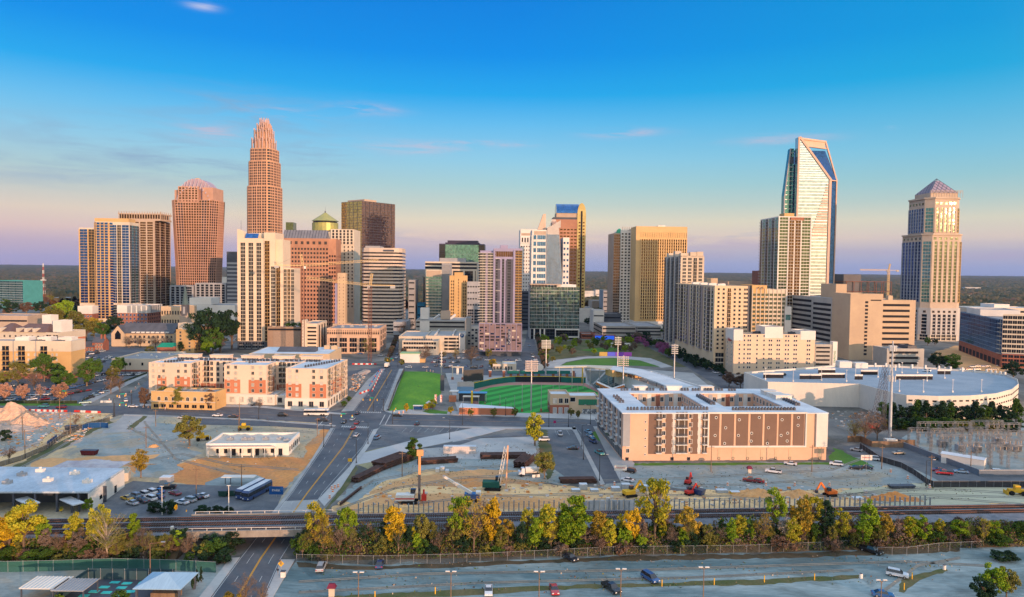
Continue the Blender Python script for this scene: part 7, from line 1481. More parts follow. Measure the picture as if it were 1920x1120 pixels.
chain_fence('blue_site_fence','blue screened fence pieces by the gravel lot',[(88,838),(107,824)],2.2,3,fence_mat('m_bluemesh',(.01,.07,.22),.98)); chain_fence('blue_site_fence','longer blue screened fence on the gravel lot, curved at one end',[(154,808),(166,803),(188,802),(203,803)],2.4,3,MATS['m_bluemesh'])
chain_fence('dark_fence','dark fence down the left edge of the sloping lawn',[(758,695),(744,726),(728,772)],2.6,4,fence_mat('m_darkmesh',(.02,.03,.035),.95))
chain_fence('hedge_fence','dark hedge along the tree shaded car park',[(-30,757),(145,757)],1.6,6,mat('m_hedged',(.02,.03,.015),(.035,.05,.02),scale=1)); chain_fence('hedge_fence','dark hedge along the side street beside the car park',[(153,755),(200,730),(276,701)],1.4,6,MATS['m_hedged'])
# ================================================================ trees
LEAF = {'yellow': ((.40,.35,.03),(.26,.26,.02)),'lime': ((.24,.34,.02),(.12,.20,.015)),'gold': ((.62,.41,.02),(.44,.29,.02)),'orange': ((.38,.25,.03),(.25,.19,.03)),
  'green': ((.07,.13,.02),(.04,.085,.015)),'dark': ((.025,.055,.025),(.015,.035,.018)),'olive': ((.20,.19,.04),(.12,.12,.03)),'bare': ((.19,.145,.11),(.12,.09,.075)),
  'pink': ((.46,.26,.18),(.34,.19,.14)),'rust': ((.18,.115,.08),(.12,.08,.06)),'magenta': ((.35,.10,.26),(.22,.10,.2)),'bark': ((.13,.095,.07),(.20,.15,.11)),'pale': ((.42,.36,.29),(.30,.25,.2))}
def lm(c): return mat('m_leaf_' + c,LEAF[c][0],LEAF[c][1],scale=.55,fine=.45,rnd=.22,lo=.35,hi=.62,spec=.1)
def crown_mesh(form,col,v):
 rng = np.random.default_rng(hash((form,v)) % 1000 if 0 else sum(map(ord,form)) * 7 + v)
 n,rx,z0,z1,ncl,rc,lf = {'round': (4400,.37,.20,1.0,52,.095,.0150),'tall': (3800,.23,.16,1.0,46,.085,.0150),'bush': (2000,.55,.03,1.0,30,.17,.030),'sparse': (2400,.32,.28,1.0,46,.085,.0140),
         'conifer': (2400,.34,.06,1.0,36,.11,.021),'bare': (620,.36,.25,1.0,40,.11,.011)}[form]
 C = []
 while len(C) < ncl:
  p = rng.uniform(-1,1,3); r = np.linalg.norm(p)
  if .35 < r < 1: C.append(p)
 C = np.array(C); C[:,0] *= rx * rng.uniform(.8,1.15); C[:,1] *= rx; C[:,2] = (z0 + z1) / 2 + C[:,2] * (z1 - z0) / 2
 if form == 'conifer': k = 1.05 - C[:,2]; C[:,0] *= k * 1.3; C[:,1] *= k * 1.3
 w = rng.uniform(.5,1.5,ncl); idx = rng.choice(ncl,n,p=w / w.sum())
 d = rng.normal(0,1,(n,3)); d /= np.linalg.norm(d,axis=1)[:,None]; P = C[idx] + d * (rng.uniform(.25,1,n) ** .6)[:,None] * rc * np.array([1,1,.75]) * w[idx][:,None] ** .4
 a = rng.normal(0,1,(n,3)); a /= np.linalg.norm(a,axis=1)[:,None]; b = np.cross(a,d * .6 + rng.normal(0,.5,(n,3))); b /= np.linalg.norm(b,axis=1)[:,None] + 1e-9
 s = lf * rng.uniform(.7,1.4,n)[:,None]; a *= s; b *= s * (.8 if form != 'bare' else .35)
 if form == 'bare': a *= 3.2
 V = np.stack([P - a - b,P + a - b,P + a + b,P - a + b],1).reshape(-1,3); me = bpy.data.meshes.new('crown')
 me.vertices.add(4 * n); me.vertices.foreach_set('co',V.astype(np.float32).ravel()); me.loops.add(4 * n); me.loops.foreach_set('vertex_index',np.arange(4 * n,dtype=np.int32)); me.polygons.add(n)
 me.polygons.foreach_set('loop_start',np.arange(0,4 * n,4,dtype=np.int32)); me.polygons.foreach_set('loop_total',np.full(n,4,dtype=np.int32)); me.update()
 me.materials.append(lm(col)); return me,C
def trunk_mesh(form,C,col):
 b = MB(); top = {'bush': .3,'conifer': .8}.get(form,.55); t0 = .028 if form != 'bare' else .024; b.tube((0,0,-.02),(.01,0,top * .6),t0,t0 * .7,n=7); b.tube((.01,0,top * .6),(0,.01,top + .2),t0 * .7,t0 * .25,n=6)
 for k,c in enumerate(C[::2 if form not in ('bare','sparse') else 1]):
  z = min(c[2] * .55,top); m = Vector((c[0] * .45,c[1] * .45,z + (c[2] - z) * .5)); b.tube((0,0,z),m,t0 * .38,t0 * .22,n=5,cap=False); b.tube(m,c,t0 * .22,t0 * .06,n=4,cap=False)
  if form == 'bare':
   for q in range(3): e = Vector(c) + Vector((math.sin(k * 2.1 + q * 2) * .08,math.cos(k * 1.7 + q * 2) * .08,.05 + .03 * q)); b.tube(m.lerp(Vector(c),.5),e,t0 * .1,t0 * .03,n=3,cap=False)
 return b.mesh('trunk',lm(col))
TM = {}
def tmesh(form,col,v,bark='bark'):
 k = (form,col,v,bark)
 if k not in TM: c,C = crown_mesh(form,col,v); TM[k] = (c,trunk_mesh(form,C,bark))
 return TM[k]
TI = [0]
KIND = {'yellow': 'yellow autumn tree','lime': 'yellow green tree','gold': 'bright golden tree','orange': 'orange autumn tree','green': 'leafy green tree','dark': 'dark evergreen tree','olive': 'olive budding tree','bare': 'bare brown tree','pink': 'pink blossoming tree','rust': 'rusty bare tree','magenta': 'magenta blossom tree','pale': 'pale broken tree'}
def tree(px,Y,z0,h,form,col,place,wide=1.0,bark='bark',name=None,desc=None,group=None):
 TI[0] += 1; v = TI[0] % 3; c,t = tmesh(form,col,v,bark); bush = form == 'bush'
 o = put(name or ('shrub' if bush else 'conifer_tree' if form == 'conifer' else 'tree'),None,None,(X(px,Y),Y,z0),TI[0] * 2.4,(h * wide,h * wide * .95,h))
 put('crown',c,o); put('trunk',t,o)
 d = desc or (KIND[col].replace(' tree',' shrub') if bush else {'tall': 'tall ','sparse': 'sparse '}.get(form,'') + KIND[col]); later(o,d,place,'shrub' if bush else 'tree',px,group or 'trees ' + place); return o
def bank(px,top,o,form,col,wide=1.0,bark='bark'):
 k = X(px,1000) / 1000; ca,sa = math.cos(RA),math.sin(RA); ax,ay = RX0 - o * sa,RY0 + o * ca; s = (k * ay - ax) / (ca - k * sa); p = rp(s,o)
 zb = 0 if o < -13.5 else (RZ - .6) * (o + 13.5) / 6 if o < -7.5 else RZ - .3; h = Z(px,top,p.y) - zb; tree(px,p.y,zb,h,form,col,'on the railway bank',wide * .86,bark)
for r in ((35,938,-10,'round','yellow',1.1),(8,958,-11,'round','gold',.9),(72,972,-9,'tall','lime',1.1),(108,950,10.5,'round','yellow',.8),(132,962,-9,'tall','yellow',1.2),(160,934,11,'round','lime',.9),(178,948,-10,'round','yellow',.8),(193,955,-12.5,'bare','olive',1.2,'pale'),
   (150,945,12,'round','lime',.8),(246,962,-9,'tall','lime',.9),(262,985,-11,'bare','bare',1),(326,946,11,'tall','gold',1),(346,956,9.8,'round','gold',.8),(330,995,-10,'tall','lime',1.3),(306,1000,-12,'sparse','olive',1),(362,998,-9.5,'bare','pale',.8),(222,1000,-11,'round','olive',.9),(290,1008,-9,'tall','olive',1.2),
   (590,942,-11,'sparse','yellow',.9),(606,965,-12,'bare','orange',.9),(650,950,-10,'round','lime',.8),(688,985,-9.5,'bare','rust',1),(712,1000,-11,'bare','bare',1.1),(742,948,-11,'tall','gold',1.1),(728,985,-9,'sparse','yellow',1),(770,988,-12,'conifer','dark',.9),(793,962,-10.5,'tall','olive',1.1),(786,1000,-12.5,'tall','lime',1),(828,1002,-9,'round','dark',1),
   (868,926,-11,'sparse','lime',.8),(893,934,-12,'bare','orange',1.1),(912,938,-9.5,'bare','rust',1),(928,934,-11.5,'tall','gold',.75),(958,972,-10,'round','orange',.9),(945,985,-12.5,'tall','olive',1),(996,952,-9.3,'sparse','yellow',.9),(1012,970,-12,'tall','lime',1),(1036,945,-11,'tall','yellow',1.2),(1058,962,-9.5,'tall','orange',1),
   (1083,928,-11.5,'tall','lime',1.35),(1072,960,-12.6,'tall','lime',1.1),(1132,958,-10.5,'tall','orange',1.3),(1150,975,-12.5,'tall','yellow',1.1),(1172,965,-9,'sparse','yellow',.9),(1194,954,-11,'round','gold',.8),(1180,990,-12.8,'round','lime',1),(1212,1000,-12.4,'round','lime',1),(1238,892,-10,'sparse','yellow',.95),(1262,960,-9,'bare','rust',1),(1270,985,-12,'bare','bare',1),
   (1300,953,-11,'round','orange',1),(1292,990,-12.7,'tall','lime',1),(1330,985,-10,'bare','rust',1),(1362,985,-11.5,'bare','bare',1.1),(1398,965,-10.4,'tall','yellow',1.2),(1384,988,-12.5,'round','lime',.9),(1428,975,-9.5,'sparse','olive',1),(1464,916,-9,'sparse','lime',.9),(1446,962,-11.5,'bare','orange',1),(1488,965,-12,'bare','pale',1),(1515,934,-11,'tall','orange',1.1),(1500,970,-12.8,'tall','yellow',1.2),
   (1536,925,-9.2,'sparse','yellow',.9),(1562,938,-10.4,'tall','dark',1),(1590,955,-12,'sparse','yellow',1),(1575,985,-12.8,'tall','olive',1),(1612,965,-9.4,'bare','orange',1),(1642,938,-10.8,'tall','lime',1.1),(1634,975,-12.7,'tall','lime',1.3),(1676,962,-11.4,'round','orange',.9),(1664,985,-13,'round','olive',1),(1704,966,-9.5,'bare','pink',1),(1722,968,-11.2,'tall','yellow',1.2),(1748,967,-12,'tall','lime',1.2),
   (1780,974,-10.5,'tall','yellow',1.3),(1820,974,-11.8,'round','lime',1.2),(1842,985,-10,'round','olive',1),(1866,976,-11.4,'round','dark',1),(1884,976,-12.3,'round','lime',1),(1908,985,-10.5,'round','green',1.1)): bank(*r)
rg = random.Random(11)
for k in range(92):
 px = -10 + k * 21.5 + rg.uniform(-7,7)
 if 408 < px < 560: continue
 o = rg.choice((-13.2,-12,-10.6,-9)); p0 = G(px,1030); h = rg.uniform(2.4,4.6); col = rg.choice(('dark','olive','rust','green','rust','bare','green')); kk = X(px,1000) / 1000; s = (kk * (RY0 + o) - RX0) / (1 - kk * .0765); p = rp(s,o); zb = (RZ - .6) * max(0,o + 13.5) / 6
 tree(px,p.y,zb,h,'bush',col,'in the undergrowth of the railway bank',1.0,group='undergrowth shrubs')
for px,py,h in ((400,1040,5.5),(430,1032,5),(418,1055,3.6),(380,1050,4.2),(568,1043,5),(590,1046,3.4),(310,962,4),(378,968,3.2),(405,966,3),(425,965,2.6),(285,960,3)):
 p = G(px,py,.2); tree(px,p.y,.1,h,'bush','dark' if px < 500 else 'green','by the bridge end',1.1)
def gt(px,py,hp,form,col,place,wide=1.0,**kw): p = G(px,py); tree(px,p.y,0,hp * p.y / F,form,col,place,wide,**kw)
L1,L2,L3,L4,L5 = 'in the tree shaded car park','between the church and the left apartments','on the vacant lots','along the street by the coral apartments','in the park behind the ballpark'
for r in ((80,716,52,'round','green',L1,1.1),(118,738,46,'round','green',L1,1.2),(105,722,40,'round','green',L1),(160,724,48,'tall','green',L1,1.3),(174,712,42,'round','green',L1,1),(222,704,36,'round','green',L1),(210,722,36,'tall','olive',L1,1.3),(205,738,34,'bare','rust',L1,1.2),(222,735,30,'bare','rust',L1),(30,726,50,'sparse','olive',L1,1.1),(60,732,36,'bare','rust',L1,1.2),(2,730,34,'round','olive',L1),
   (3,752,34,'round','pink',L1),(38,752,32,'round','pink',L1),(72,748,28,'bare','pink',L1),(108,754,36,'round','pink',L1,1.1),(142,705,26,'tall','dark',L1),
   (95,618,46,'round','olive',L2,1.1),(118,612,48,'round','lime',L2,1.2),(140,622,40,'round','olive',L2,1.2),(160,640,44,'round','olive',L2,1.3),(175,632,36,'round','orange',L2,1.2),(192,640,36,'round','green',L2),(205,622,28,'round','rust',L2),(214,625,32,'round','dark',L2,1.2),(118,640,30,'round','green',L2),(138,650,26,'bare','rust',L2),(20,592,26,'round','dark',L2,1.4),(48,590,24,'round','rust',L2,1.4),(75,588,24,'round','dark',L2,1.4),
   (385,662,84,'round','dark','beside the yellow church annex',1.0),(412,658,78,'round','dark','beside the yellow church annex',1.1),(434,655,72,'round','dark','beside the yellow church annex',1),(398,664,50,'round','green','beside the yellow church annex',1),(387,666,26,'round','lime','beside the yellow church annex',1.2),(412,662,34,'bare','rust','beside the yellow church annex'),(280,668,20,'sparse','olive','beside the yellow church annex',1.4),
   (338,662,22,'tall','dark','beside the yellow church annex'),(240,652,22,'bare','bare','beside the yellow church annex',1.4),(262,652,22,'bare','bare','beside the yellow church annex',1.4),(290,652,22,'bare','bare','beside the yellow church annex',1.4),(312,652,22,'bare','bare','beside the yellow church annex',1.4),
   (353,836,56,'round','olive',L3,1.15),(260,896,54,'sparse','orange',L3,.95),(778,862,42,'tall','green',L3,1.4),(1007,836,62,'tall','yellow',L3,1.1),(1026,898,54,'round','olive',L3),(1016,880,40,'bare','rust',L3),(10,868,34,'bare','bare',L3),(138,800,24,'bare','rust',L3),(2,826,20,'bush','dark',L3),
   (268,764,38,'tall','rust',L4),(302,764,40,'tall','olive',L4,1.2),(333,767,42,'tall','olive',L4,1.2),(394,768,38,'tall','rust',L4,1.2),(486,768,20,'bare','bare',L4),(646,762,10,'bush','green',L4),(655,752,9,'bush','green',L4),(1632,832,62,'bare','bare','by the fenced cell tower',1.1),(1655,826,55,'bare','rust','by the fenced cell tower',1),(1612,830,46,'bare','olive','by the fenced cell tower',1),
   (692,668,34,'bare','olive','around the downtown car parks',1.1),(798,680,34,'bare','rust','around the downtown car parks',1.1),(832,675,18,'bare','orange','around the downtown car parks'),(855,675,20,'bare','orange','around the downtown car parks'),(885,684,36,'bare','rust','around the downtown car parks',1.5),(918,672,18,'round','olive','around the downtown car parks'),(926,694,22,'round','orange','around the downtown car parks'),(758,640,40,'bare','rust','around the downtown car parks',.8),(768,628,30,'bare','rust','around the downtown car parks',1),
   (763,774,18,'tall','gold','on the ballpark side of the street'),(802,772,16,'round','gold','on the ballpark side of the street'),(813,768,20,'round','yellow','on the ballpark side of the street'),(847,778,16,'round','gold','on the ballpark side of the street'),(885,783,18,'round','olive','on the ballpark side of the street'),(928,783,18,'round','olive','on the ballpark side of the street'),(968,783,18,'round','olive','on the ballpark side of the street'),(1074,783,18,'round','olive','on the ballpark side of the street'),(1088,785,16,'tall','olive','on the ballpark side of the street'),
   (1250,634,24,'round','green',L5),(1885,1128,74,'round','lime','at the corner of the near gravel lot',.9),(1912,1124,60,'round','olive','at the corner of the near gravel lot',.9),(1868,1140,60,'round','dark','at the corner of the near gravel lot',1),(1895,1050,16,'bush','dark','at the corner of the near gravel lot',2),(1915,1052,18,'bush','dark','at the corner of the near gravel lot',1.6),(458,1134,58,'bare','bare','at the lower edge beside the road',.9),(490,1140,50,'bare','bare','at the lower edge beside the road',.8),(425,1136,26,'bush','orange','at the lower edge beside the road',1),(443,1138,24,'bush','orange','at the lower edge beside the road',1),
   (105,1095,14,'bush','green','around the black fenced court'),(218,1132,26,'bush','green','around the black fenced court'),(100,1132,18,'bush','lime','around the black fenced court'),(365,1098,30,'conifer','dark','around the black fenced court',.4),(373,1092,30,'conifer','dark','around the black fenced court',.4),(357,1105,30,'conifer','dark','around the black fenced court',.4),
   (1762,696,36,'round','dark','right of the huge garage',1.2),(1790,698,34,'round','green','right of the huge garage',1.4),(1744,648,16,'round','green','right of the huge garage'),(1758,648,14,'round','dark','right of the huge garage'),(1908,712,34,'round','dark','right of the huge garage',1.3),(1372,726,30,'round','rust','beside the round car deck',1.1),(1394,730,32,'round','rust','beside the round car deck',1.2),(1412,732,22,'round','rust','beside the round car deck',1.2)): gt(*r)
for k in range(17): gt(1668 + 15.5 * k,797 + rg.uniform(-4,3),rg.uniform(34,48),'conifer' if k % 3 else 'round','dark' if k % 4 else 'green','in the row before the round car deck',rg.uniform(.9,1.2))
for k in range(19): gt(1676 + 13.2 * k,806 + rg.uniform(-3,3),rg.uniform(16,24),'bush',rg.choice(('green','dark','olive')),'in the row before the round car deck',1.3)
MASS = []
def mt(px,Y,z0,h,form,col,wide): MASS.append((X(px,Y),Y,z0,h,form,col,wide))
def mg_(px,py,hp,form,col,wide=1.1): p = G(px,py); mt(px,p.y,0,hp * p.y / F,form,col,wide)
for k in range(70):
 u = rg.random(); px = 1012 + 190 * u; py = 640 + 42 * rg.random()
 if 1045 < px and 668 < py: continue
 mg_(px,py,rg.uniform(10,20),'round',rg.choice(('olive','lime','green','lime','bare')))
for k in range(80):
 t = rg.random(); px = 1180 + 175 * t + rg.uniform(-16,16); py = 636 + 66 * t + rg.uniform(-7,5); mg_(px,py,rg.uniform(12,19),'round',rg.choice(('dark','dark','green','magenta','bare')) if px < 1270 else 'dark')
for k in range(20): t = k / 19; mg_(1003 + 22 * t,616 + 78 * t,12 + 6 * t,'round','rust' if k % 3 else 'dark',1)
for k in range(150):
 px = rg.choice((rg.uniform(-20,150),rg.uniform(1815,1940),rg.uniform(1090,1150),rg.uniform(1740,1830),rg.uniform(400,450))); mt(px,rg.uniform(860,1350),0,rg.uniform(9,16),'round',rg.choice(('dark','olive','rust','green')),1.3)
for k in range(60):
 px = rg.uniform(690,790); t = rg.random(); mg_(738 + 22 * t + rg.choice((-12,16)) * (1 - .5 * t),690 - 80 * t,16 - 6 * t,'round',rg.choice(('bare','rust','dark','olive')),1)
for k in range(40): mg_(rg.uniform(0,150),rg.uniform(640,700),rg.uniform(14,26),'round',rg.choice(('green','olive','rust')))
def tree_mass():
 cols = sorted(LEAF); V,Q,MI = [],[],[]; n = 0; rng = np.random.default_rng(3)
 for x,y,z0,h,form,col,w in MASS:
  me = tmesh(form,col,1)[0]; c = np.empty(len(me.vertices) * 3,np.float32); me.vertices.foreach_get('co',c); c = c.reshape(-1,4,3)[::4] ; c = (c - c.mean(1,keepdims=True)) * 1.9 + c.mean(1,keepdims=True); c = c.reshape(-1,3); a = rng.uniform(0,6.28)
  V.append(np.stack([x + (c[:,0] * math.cos(a) - c[:,1] * math.sin(a)) * h * w,y + (c[:,0] * math.sin(a) + c[:,1] * math.cos(a)) * h * w,z0 + c[:,2] * h],-1)); MI += [cols.index(col)] * (len(c) // 4)
 leafmesh('distant_trees',np.concatenate(V),MI,[lm(c) for c in cols])
def leafmesh(name,V,MI,mats):
 me = bpy.data.meshes.new(name); n = len(V) // 4; me.vertices.add(4 * n); me.vertices.foreach_set('co',V.astype(np.float32).ravel()); me.loops.add(4 * n); me.loops.foreach_set('vertex_index',np.arange(4 * n,dtype=np.int32)); me.polygons.add(n)
 me.polygons.foreach_set('loop_start',np.arange(0,4 * n,4,dtype=np.int32)); me.polygons.foreach_set('loop_total',np.full(n,4,dtype=np.int32))
 for m in mats: me.materials.append(m)
 me.polygons.foreach_set('material_index',np.array(MI,dtype=np.int32)); me.update(); o = put(name,me); o['kind'] = 'stuff'; return o
tree_mass()
def scatter(name,P,size,cols,seed,flat=.6):
 """tufts of small leaves at the points P (n, 3)"""
 rng = np.random.default_rng(seed); n = len(P); a = rng.normal(0,1,(n,3)); a /= np.linalg.norm(a,axis=1)[:,None]; b = np.cross(a,rng.normal(0,1,(n,3))); b /= np.linalg.norm(b,axis=1)[:,None]; s = size * rng.uniform(.5,1.5,(n,1)); a *= s; b *= s * flat
 k = (np.sin(P[:,0] * .31 + seed) + np.sin(P[:,0] * .11 + P[:,1] * .7) + rng.normal(0,.5,n)); MI = np.clip(((k + 2) / 4 * len(cols)).astype(int),0,len(cols) - 1)
 leafmesh(name,np.stack([P - a - b,P + a - b,P + a + b,P - a + b],1).reshape(-1,3),list(MI),[lm(c) for c in cols])
def undergrowth():
 rng = np.random.default_rng(7); n = 60000; s = rng.uniform(-105,262,n); s = s[(s < -15) | (s > 21)]; n = len(s); o = -13.6 + 6.4 * rng.uniform(0,1,n) ** .8; zb = np.clip((o + 13.5) / 6,0,1) * (RZ - .6)
 top = (1.2 + 1.3 * np.sin(s * .19 + 1.2) + 1.1 * np.sin(s * .053) + .7 * np.sin(s * .61)).clip(.35,3.4); z = zb + top * rng.uniform(0,1,n) ** .7
 scatter('undergrowth',np.stack([RX0 + s * math.cos(RA) - o * math.sin(RA),RY0 + s * math.sin(RA) + o * math.cos(RA),z],-1),.20,['dark','olive','green','bare','olive','rust','green'],2)
 # weeds, litter and stones on the open lots
 def fill(quad,n): q = [G(*p) for p in quad]; u,v = rng.uniform(0,1,n),rng.uniform(0,1,n); g = np.sin(u * 23 + v * 9) + np.sin(v * 31 - u * 14) + rng.normal(0,.7,n) > .5; u,v = u[g],v[g]; return np.stack([sum(w * q[i][k] for i,w in enumerate(((1 - u) * (1 - v),u * (1 - v),u * v,(1 - u) * v))) for k in (0,1)] + [np.full(len(u),.12)],-1)
 P = np.concatenate([fill(((630,965),(1900,935),(1760,905),(720,900)),2600),fill(((235,885),(560,880),(600,800),(240,785)),1500),fill(((650,920),(1000,905),(1000,825),(800,842)),1500),fill(((560,1125),(1800,1090),(1800,1036),(560,1062)),1600),fill(((0,860),(150,825),(190,775),(0,770)),900),fill(((1130,912),(1740,908),(1600,872),(1180,876)),900)])
 scatter('weed_tufts',P,.17,['olive','bare','pale','green','rust'],4)
 q = MB(); r2 = random.Random(3)
 for quad,n in ((((0,855),(150,825),(200,778),(0,768)),420),(((640,960),(1700,945),(1600,912),(720,905)),380),(((660,700),(690,700),(668,735),(655,735)),120),(((1560,800),(1660,800),(1660,772),(1560,772)),120),(((240,880),(560,870),(600,810),(240,790)),50)):
  c = [G(*p) for p in quad]
  for i in range(n): u,v = r2.random(),r2.random(); p = c[0].lerp(c[1],u).lerp(c[3].lerp(c[2],u),v); s = r2.uniform(.12,.6) * (.5 if n == 50 else 1); q.box(p.x - s,p.x + s,p.y - s * .6,p.y + s * .6,.02,.02 + s * r2.uniform(.4,1.2),r2.randrange(4))
 struct(q.build('rubble_litter',[m_conc,mrub0,m_wht,m_orange]),'stuff')
mrub0 = mat('m_rub0',(.5,.33,.24),scale=.5)
undergrowth()
for px,py in ((540,612),(552,611),(563,611),(575,610)): tree(px,612,20.5,4,'bush','green','on the roof of the screened garage')
# second growth between the bank trees
for k in range(70):
 px = 565 + k * 19.2 + rg.uniform(-8,8)
 if px > 1900: break
 bank(px,rg.uniform(968,1006),rg.uniform(-12.9,-9),rg.choice(('bare','tall','sparse','bare','tall')),rg.choice(('olive','olive','bare','lime','dark','yellow','green')),.8)
for k in range(20):
 px = k * 20 + rg.uniform(-8,8)
 bank(px,rg.uniform(990,1020),rg.uniform(-12.9,-9),rg.choice(('bare','tall','sparse')),rg.choice(('rust','olive','bare','dark','green')),1.0)
# ================================================================ vehicles
CARC = {'white': (.72,.72,.74),'silver': (.42,.44,.47),'black': (.012,.013,.016),'dark': (.03,.035,.05),'blue': (.03,.10,.28),'light blue': (.16,.28,.42),'navy': (.02,.05,.16),'red': (.42,.02,.03),'dark red': (.20,.02,.03),'yellow': (.6,.38,.03),'teal': (.05,.26,.28),'tan': (.35,.28,.2)}
m_tyre = mat('m_tyre',(.012,.012,.013),rough=.8); m_cglass = mat('m_cglass',(.02,.025,.035),rough=.08,spec=.8); m_hl = mat('m_hl',(.8,.8,.75),rough=.2); m_tl = mat('m_tl',(.45,.01,.01),rough=.3)
def paint(c):
 if 'paint_' + c in MATS: return MATS['paint_' + c]
 m = mat('paint_' + c,CARC[c],scale=.5,rough=.28,spec=.6); m.node_tree.nodes['Principled BSDF'].inputs['Coat Weight'].default_value = .5; return m
PROF = {'sedan': (4.7,1.82,[(0,.35),(0,.72),(.5,.84),(1.35,.92),(3.75,.95),(4.6,.9),(4.7,.6),(4.65,.35)],[(1.25,.9),(2.0,1.42),(3.25,1.42),(4.1,.93)]),
  'suv': (4.8,1.95,[(0,.42),(0,.9),(.3,1.02),(1.25,1.08),(4.7,1.1),(4.8,.9),(4.78,.42)],[(1.15,1.06),(1.8,1.72),(4.35,1.74),(4.72,1.1)]),
  'van': (5.0,1.98,[(0,.4),(0,.85),(.3,.98),(1.0,1.06),(4.95,1.08),(5,.85),(4.98,.4)],[(.85,1.04),(1.75,1.76),(4.65,1.78),(4.95,1.08)]),
  'pickup': (5.6,1.98,[(0,.45),(0,.92),(.3,1.04),(1.45,1.1),(5.5,1.1),(5.6,.9),(5.58,.45)],[(1.35,1.08),(2.0,1.8),(3.3,1.8),(3.6,1.1)])}
CM = {}
def carmesh(kind,col):
 k = (kind,col)
 if k in CM: return CM[k]
 L,Wd,bp,gp = PROF[kind]; P = paint(col); hw = Wd / 2
 def loft(pr,w0,w1,zlo,zhi,mi,b,cap=True):
  n = len(pr); rows = []
  for s in (-1,1):
   rows.append([(x - L / 2,s * (w0 + (w1 - w0) * max(0,min(1,(z - zlo) / (zhi - zlo)))),z) for x,z in pr])
  for i in range(n - 1): b.poly([rows[0][i],rows[0][i + 1],rows[1][i + 1],rows[1][i]][::-1],mi if not callable(mi) else mi(i))
  b.poly(rows[0],mi if not callable(mi) else 1); b.poly(rows[1][::-1],mi if not callable(mi) else 1)
 body = MB(); loft(bp,hw,hw - .06,.4,1.1,0,body); body.poly([(x - L / 2,y,bp[0][1]) for x,y in ((bp[0][0],-hw),(bp[0][0],hw),(bp[-1][0],hw),(bp[-1][0],-hw))])
 cab = MB(); loft(gp,hw - .08,hw - .3,gp[0][1],gp[1][1],lambda i: 0 if i == 1 else 1,cab)
 if kind == 'pickup': body.box(3.7 - L / 2,5.45 - L / 2,-hw + .15,hw - .15,1.101,1.12,1)
 if kind == 'suv':
  for s in (-1,1): cab.box(2.0 - L / 2,4.2 - L / 2,s * (hw - .4) - .03,s * (hw - .4) + .03,1.76,1.82,0)
 wh = MB(); wh.tube((0,-.11,0),(0,.11,0),.34,n=14,mi=0); wh.tube((0,-.115,0),(0,.115,0),.2,n=10,mi=1)
 lt = MB(); [lt.box(-L / 2 - .03,-L / 2 + .1,s * (hw - .28) - .2,s * (hw - .28) + .2,.62,.78) for s in (-1,1)]
 hl = [MB(),MB()]; tl = [MB(),MB()]
 for i,s in enumerate((-1,1)):
  hl[i].box(-L / 2 - .04,-L / 2 + .08,s * (hw - .3) - .2,s * (hw - .3) + .2,.62,.78); tl[i].box(L / 2 - .1,L / 2 + .03,s * (hw - .26) - .14,s * (hw - .26) + .14,.7,.88)
 one = MB()
 for src,off in ((body,0),(cab,0)): k0 = len(one.v); one.v += src.v; one.f += [tuple(k0 + i for i in f) for f in src.f]; one.m += src.m
 for x in (-L / 2 + .85,L / 2 - .95):
  for s in (-1,1): one.tube((x,s * (hw - .2),.34),(x,s * (hw + .01),.34),.34,n=10,mi=2)
 for i in (0,1):
  for src,mi in ((hl[i],3),(tl[i],4)): k0 = len(one.v); one.v += src.v; one.f += [tuple(k0 + j for j in f) for f in src.f]; one.m += [mi] * len(src.f)
 CM[k] = dict(body=body.mesh('body',[P,m_tyre]),cabin=cab.mesh('cabin',[P,m_cglass]),wheel=wh.mesh('wheel',[m_tyre,m_metal]),hl=[q.mesh('headlight',m_hl) for q in hl],tl=[q.mesh('taillight',m_tl) for q in tl],one=one.mesh('car',[P,m_cglass,m_tyre,m_hl,m_tl]),L=L,hw=hw)
 return CM[k]
NICE = {'sedan': 'car','suv': 'sport utility car','van': 'minivan','pickup': 'pickup truck'}
def car(px,py,kind,col,ang,place,z=0.0,near=None,group=None):
 c = carmesh(kind,col); p = G(px,py,z) + Vector((0,0,.03)); near = p.y < 260 if near is None else near; nm = {'pickup': 'pickup_truck','van': 'minivan'}.get(kind,'car')
 if not near: o = put(nm,c['one'],None,p,R(ang))
 else:
  o = put(nm,None,None,p,R(ang)); put('body',c['body'],o); put('cabin',c['cabin'],o)
  for x in (-c['L'] / 2 + .85,c['L'] / 2 - .95):
   for s in (-1,1): put('wheel',c['wheel'],o,(x,s * (c['hw'] - .1),.34))
  for i in (0,1): put('headlight',c['hl'][i],o); put('taillight',c['tl'][i],o)
 later(o,f'{col} {NICE[kind]}',place,nm.replace('_',' '),px,group or 'vehicles ' + place); return o
P1,P2,P3 = 'parked on the near gravel lot','parked in the depot lot beside the coaches','driving on the main road'
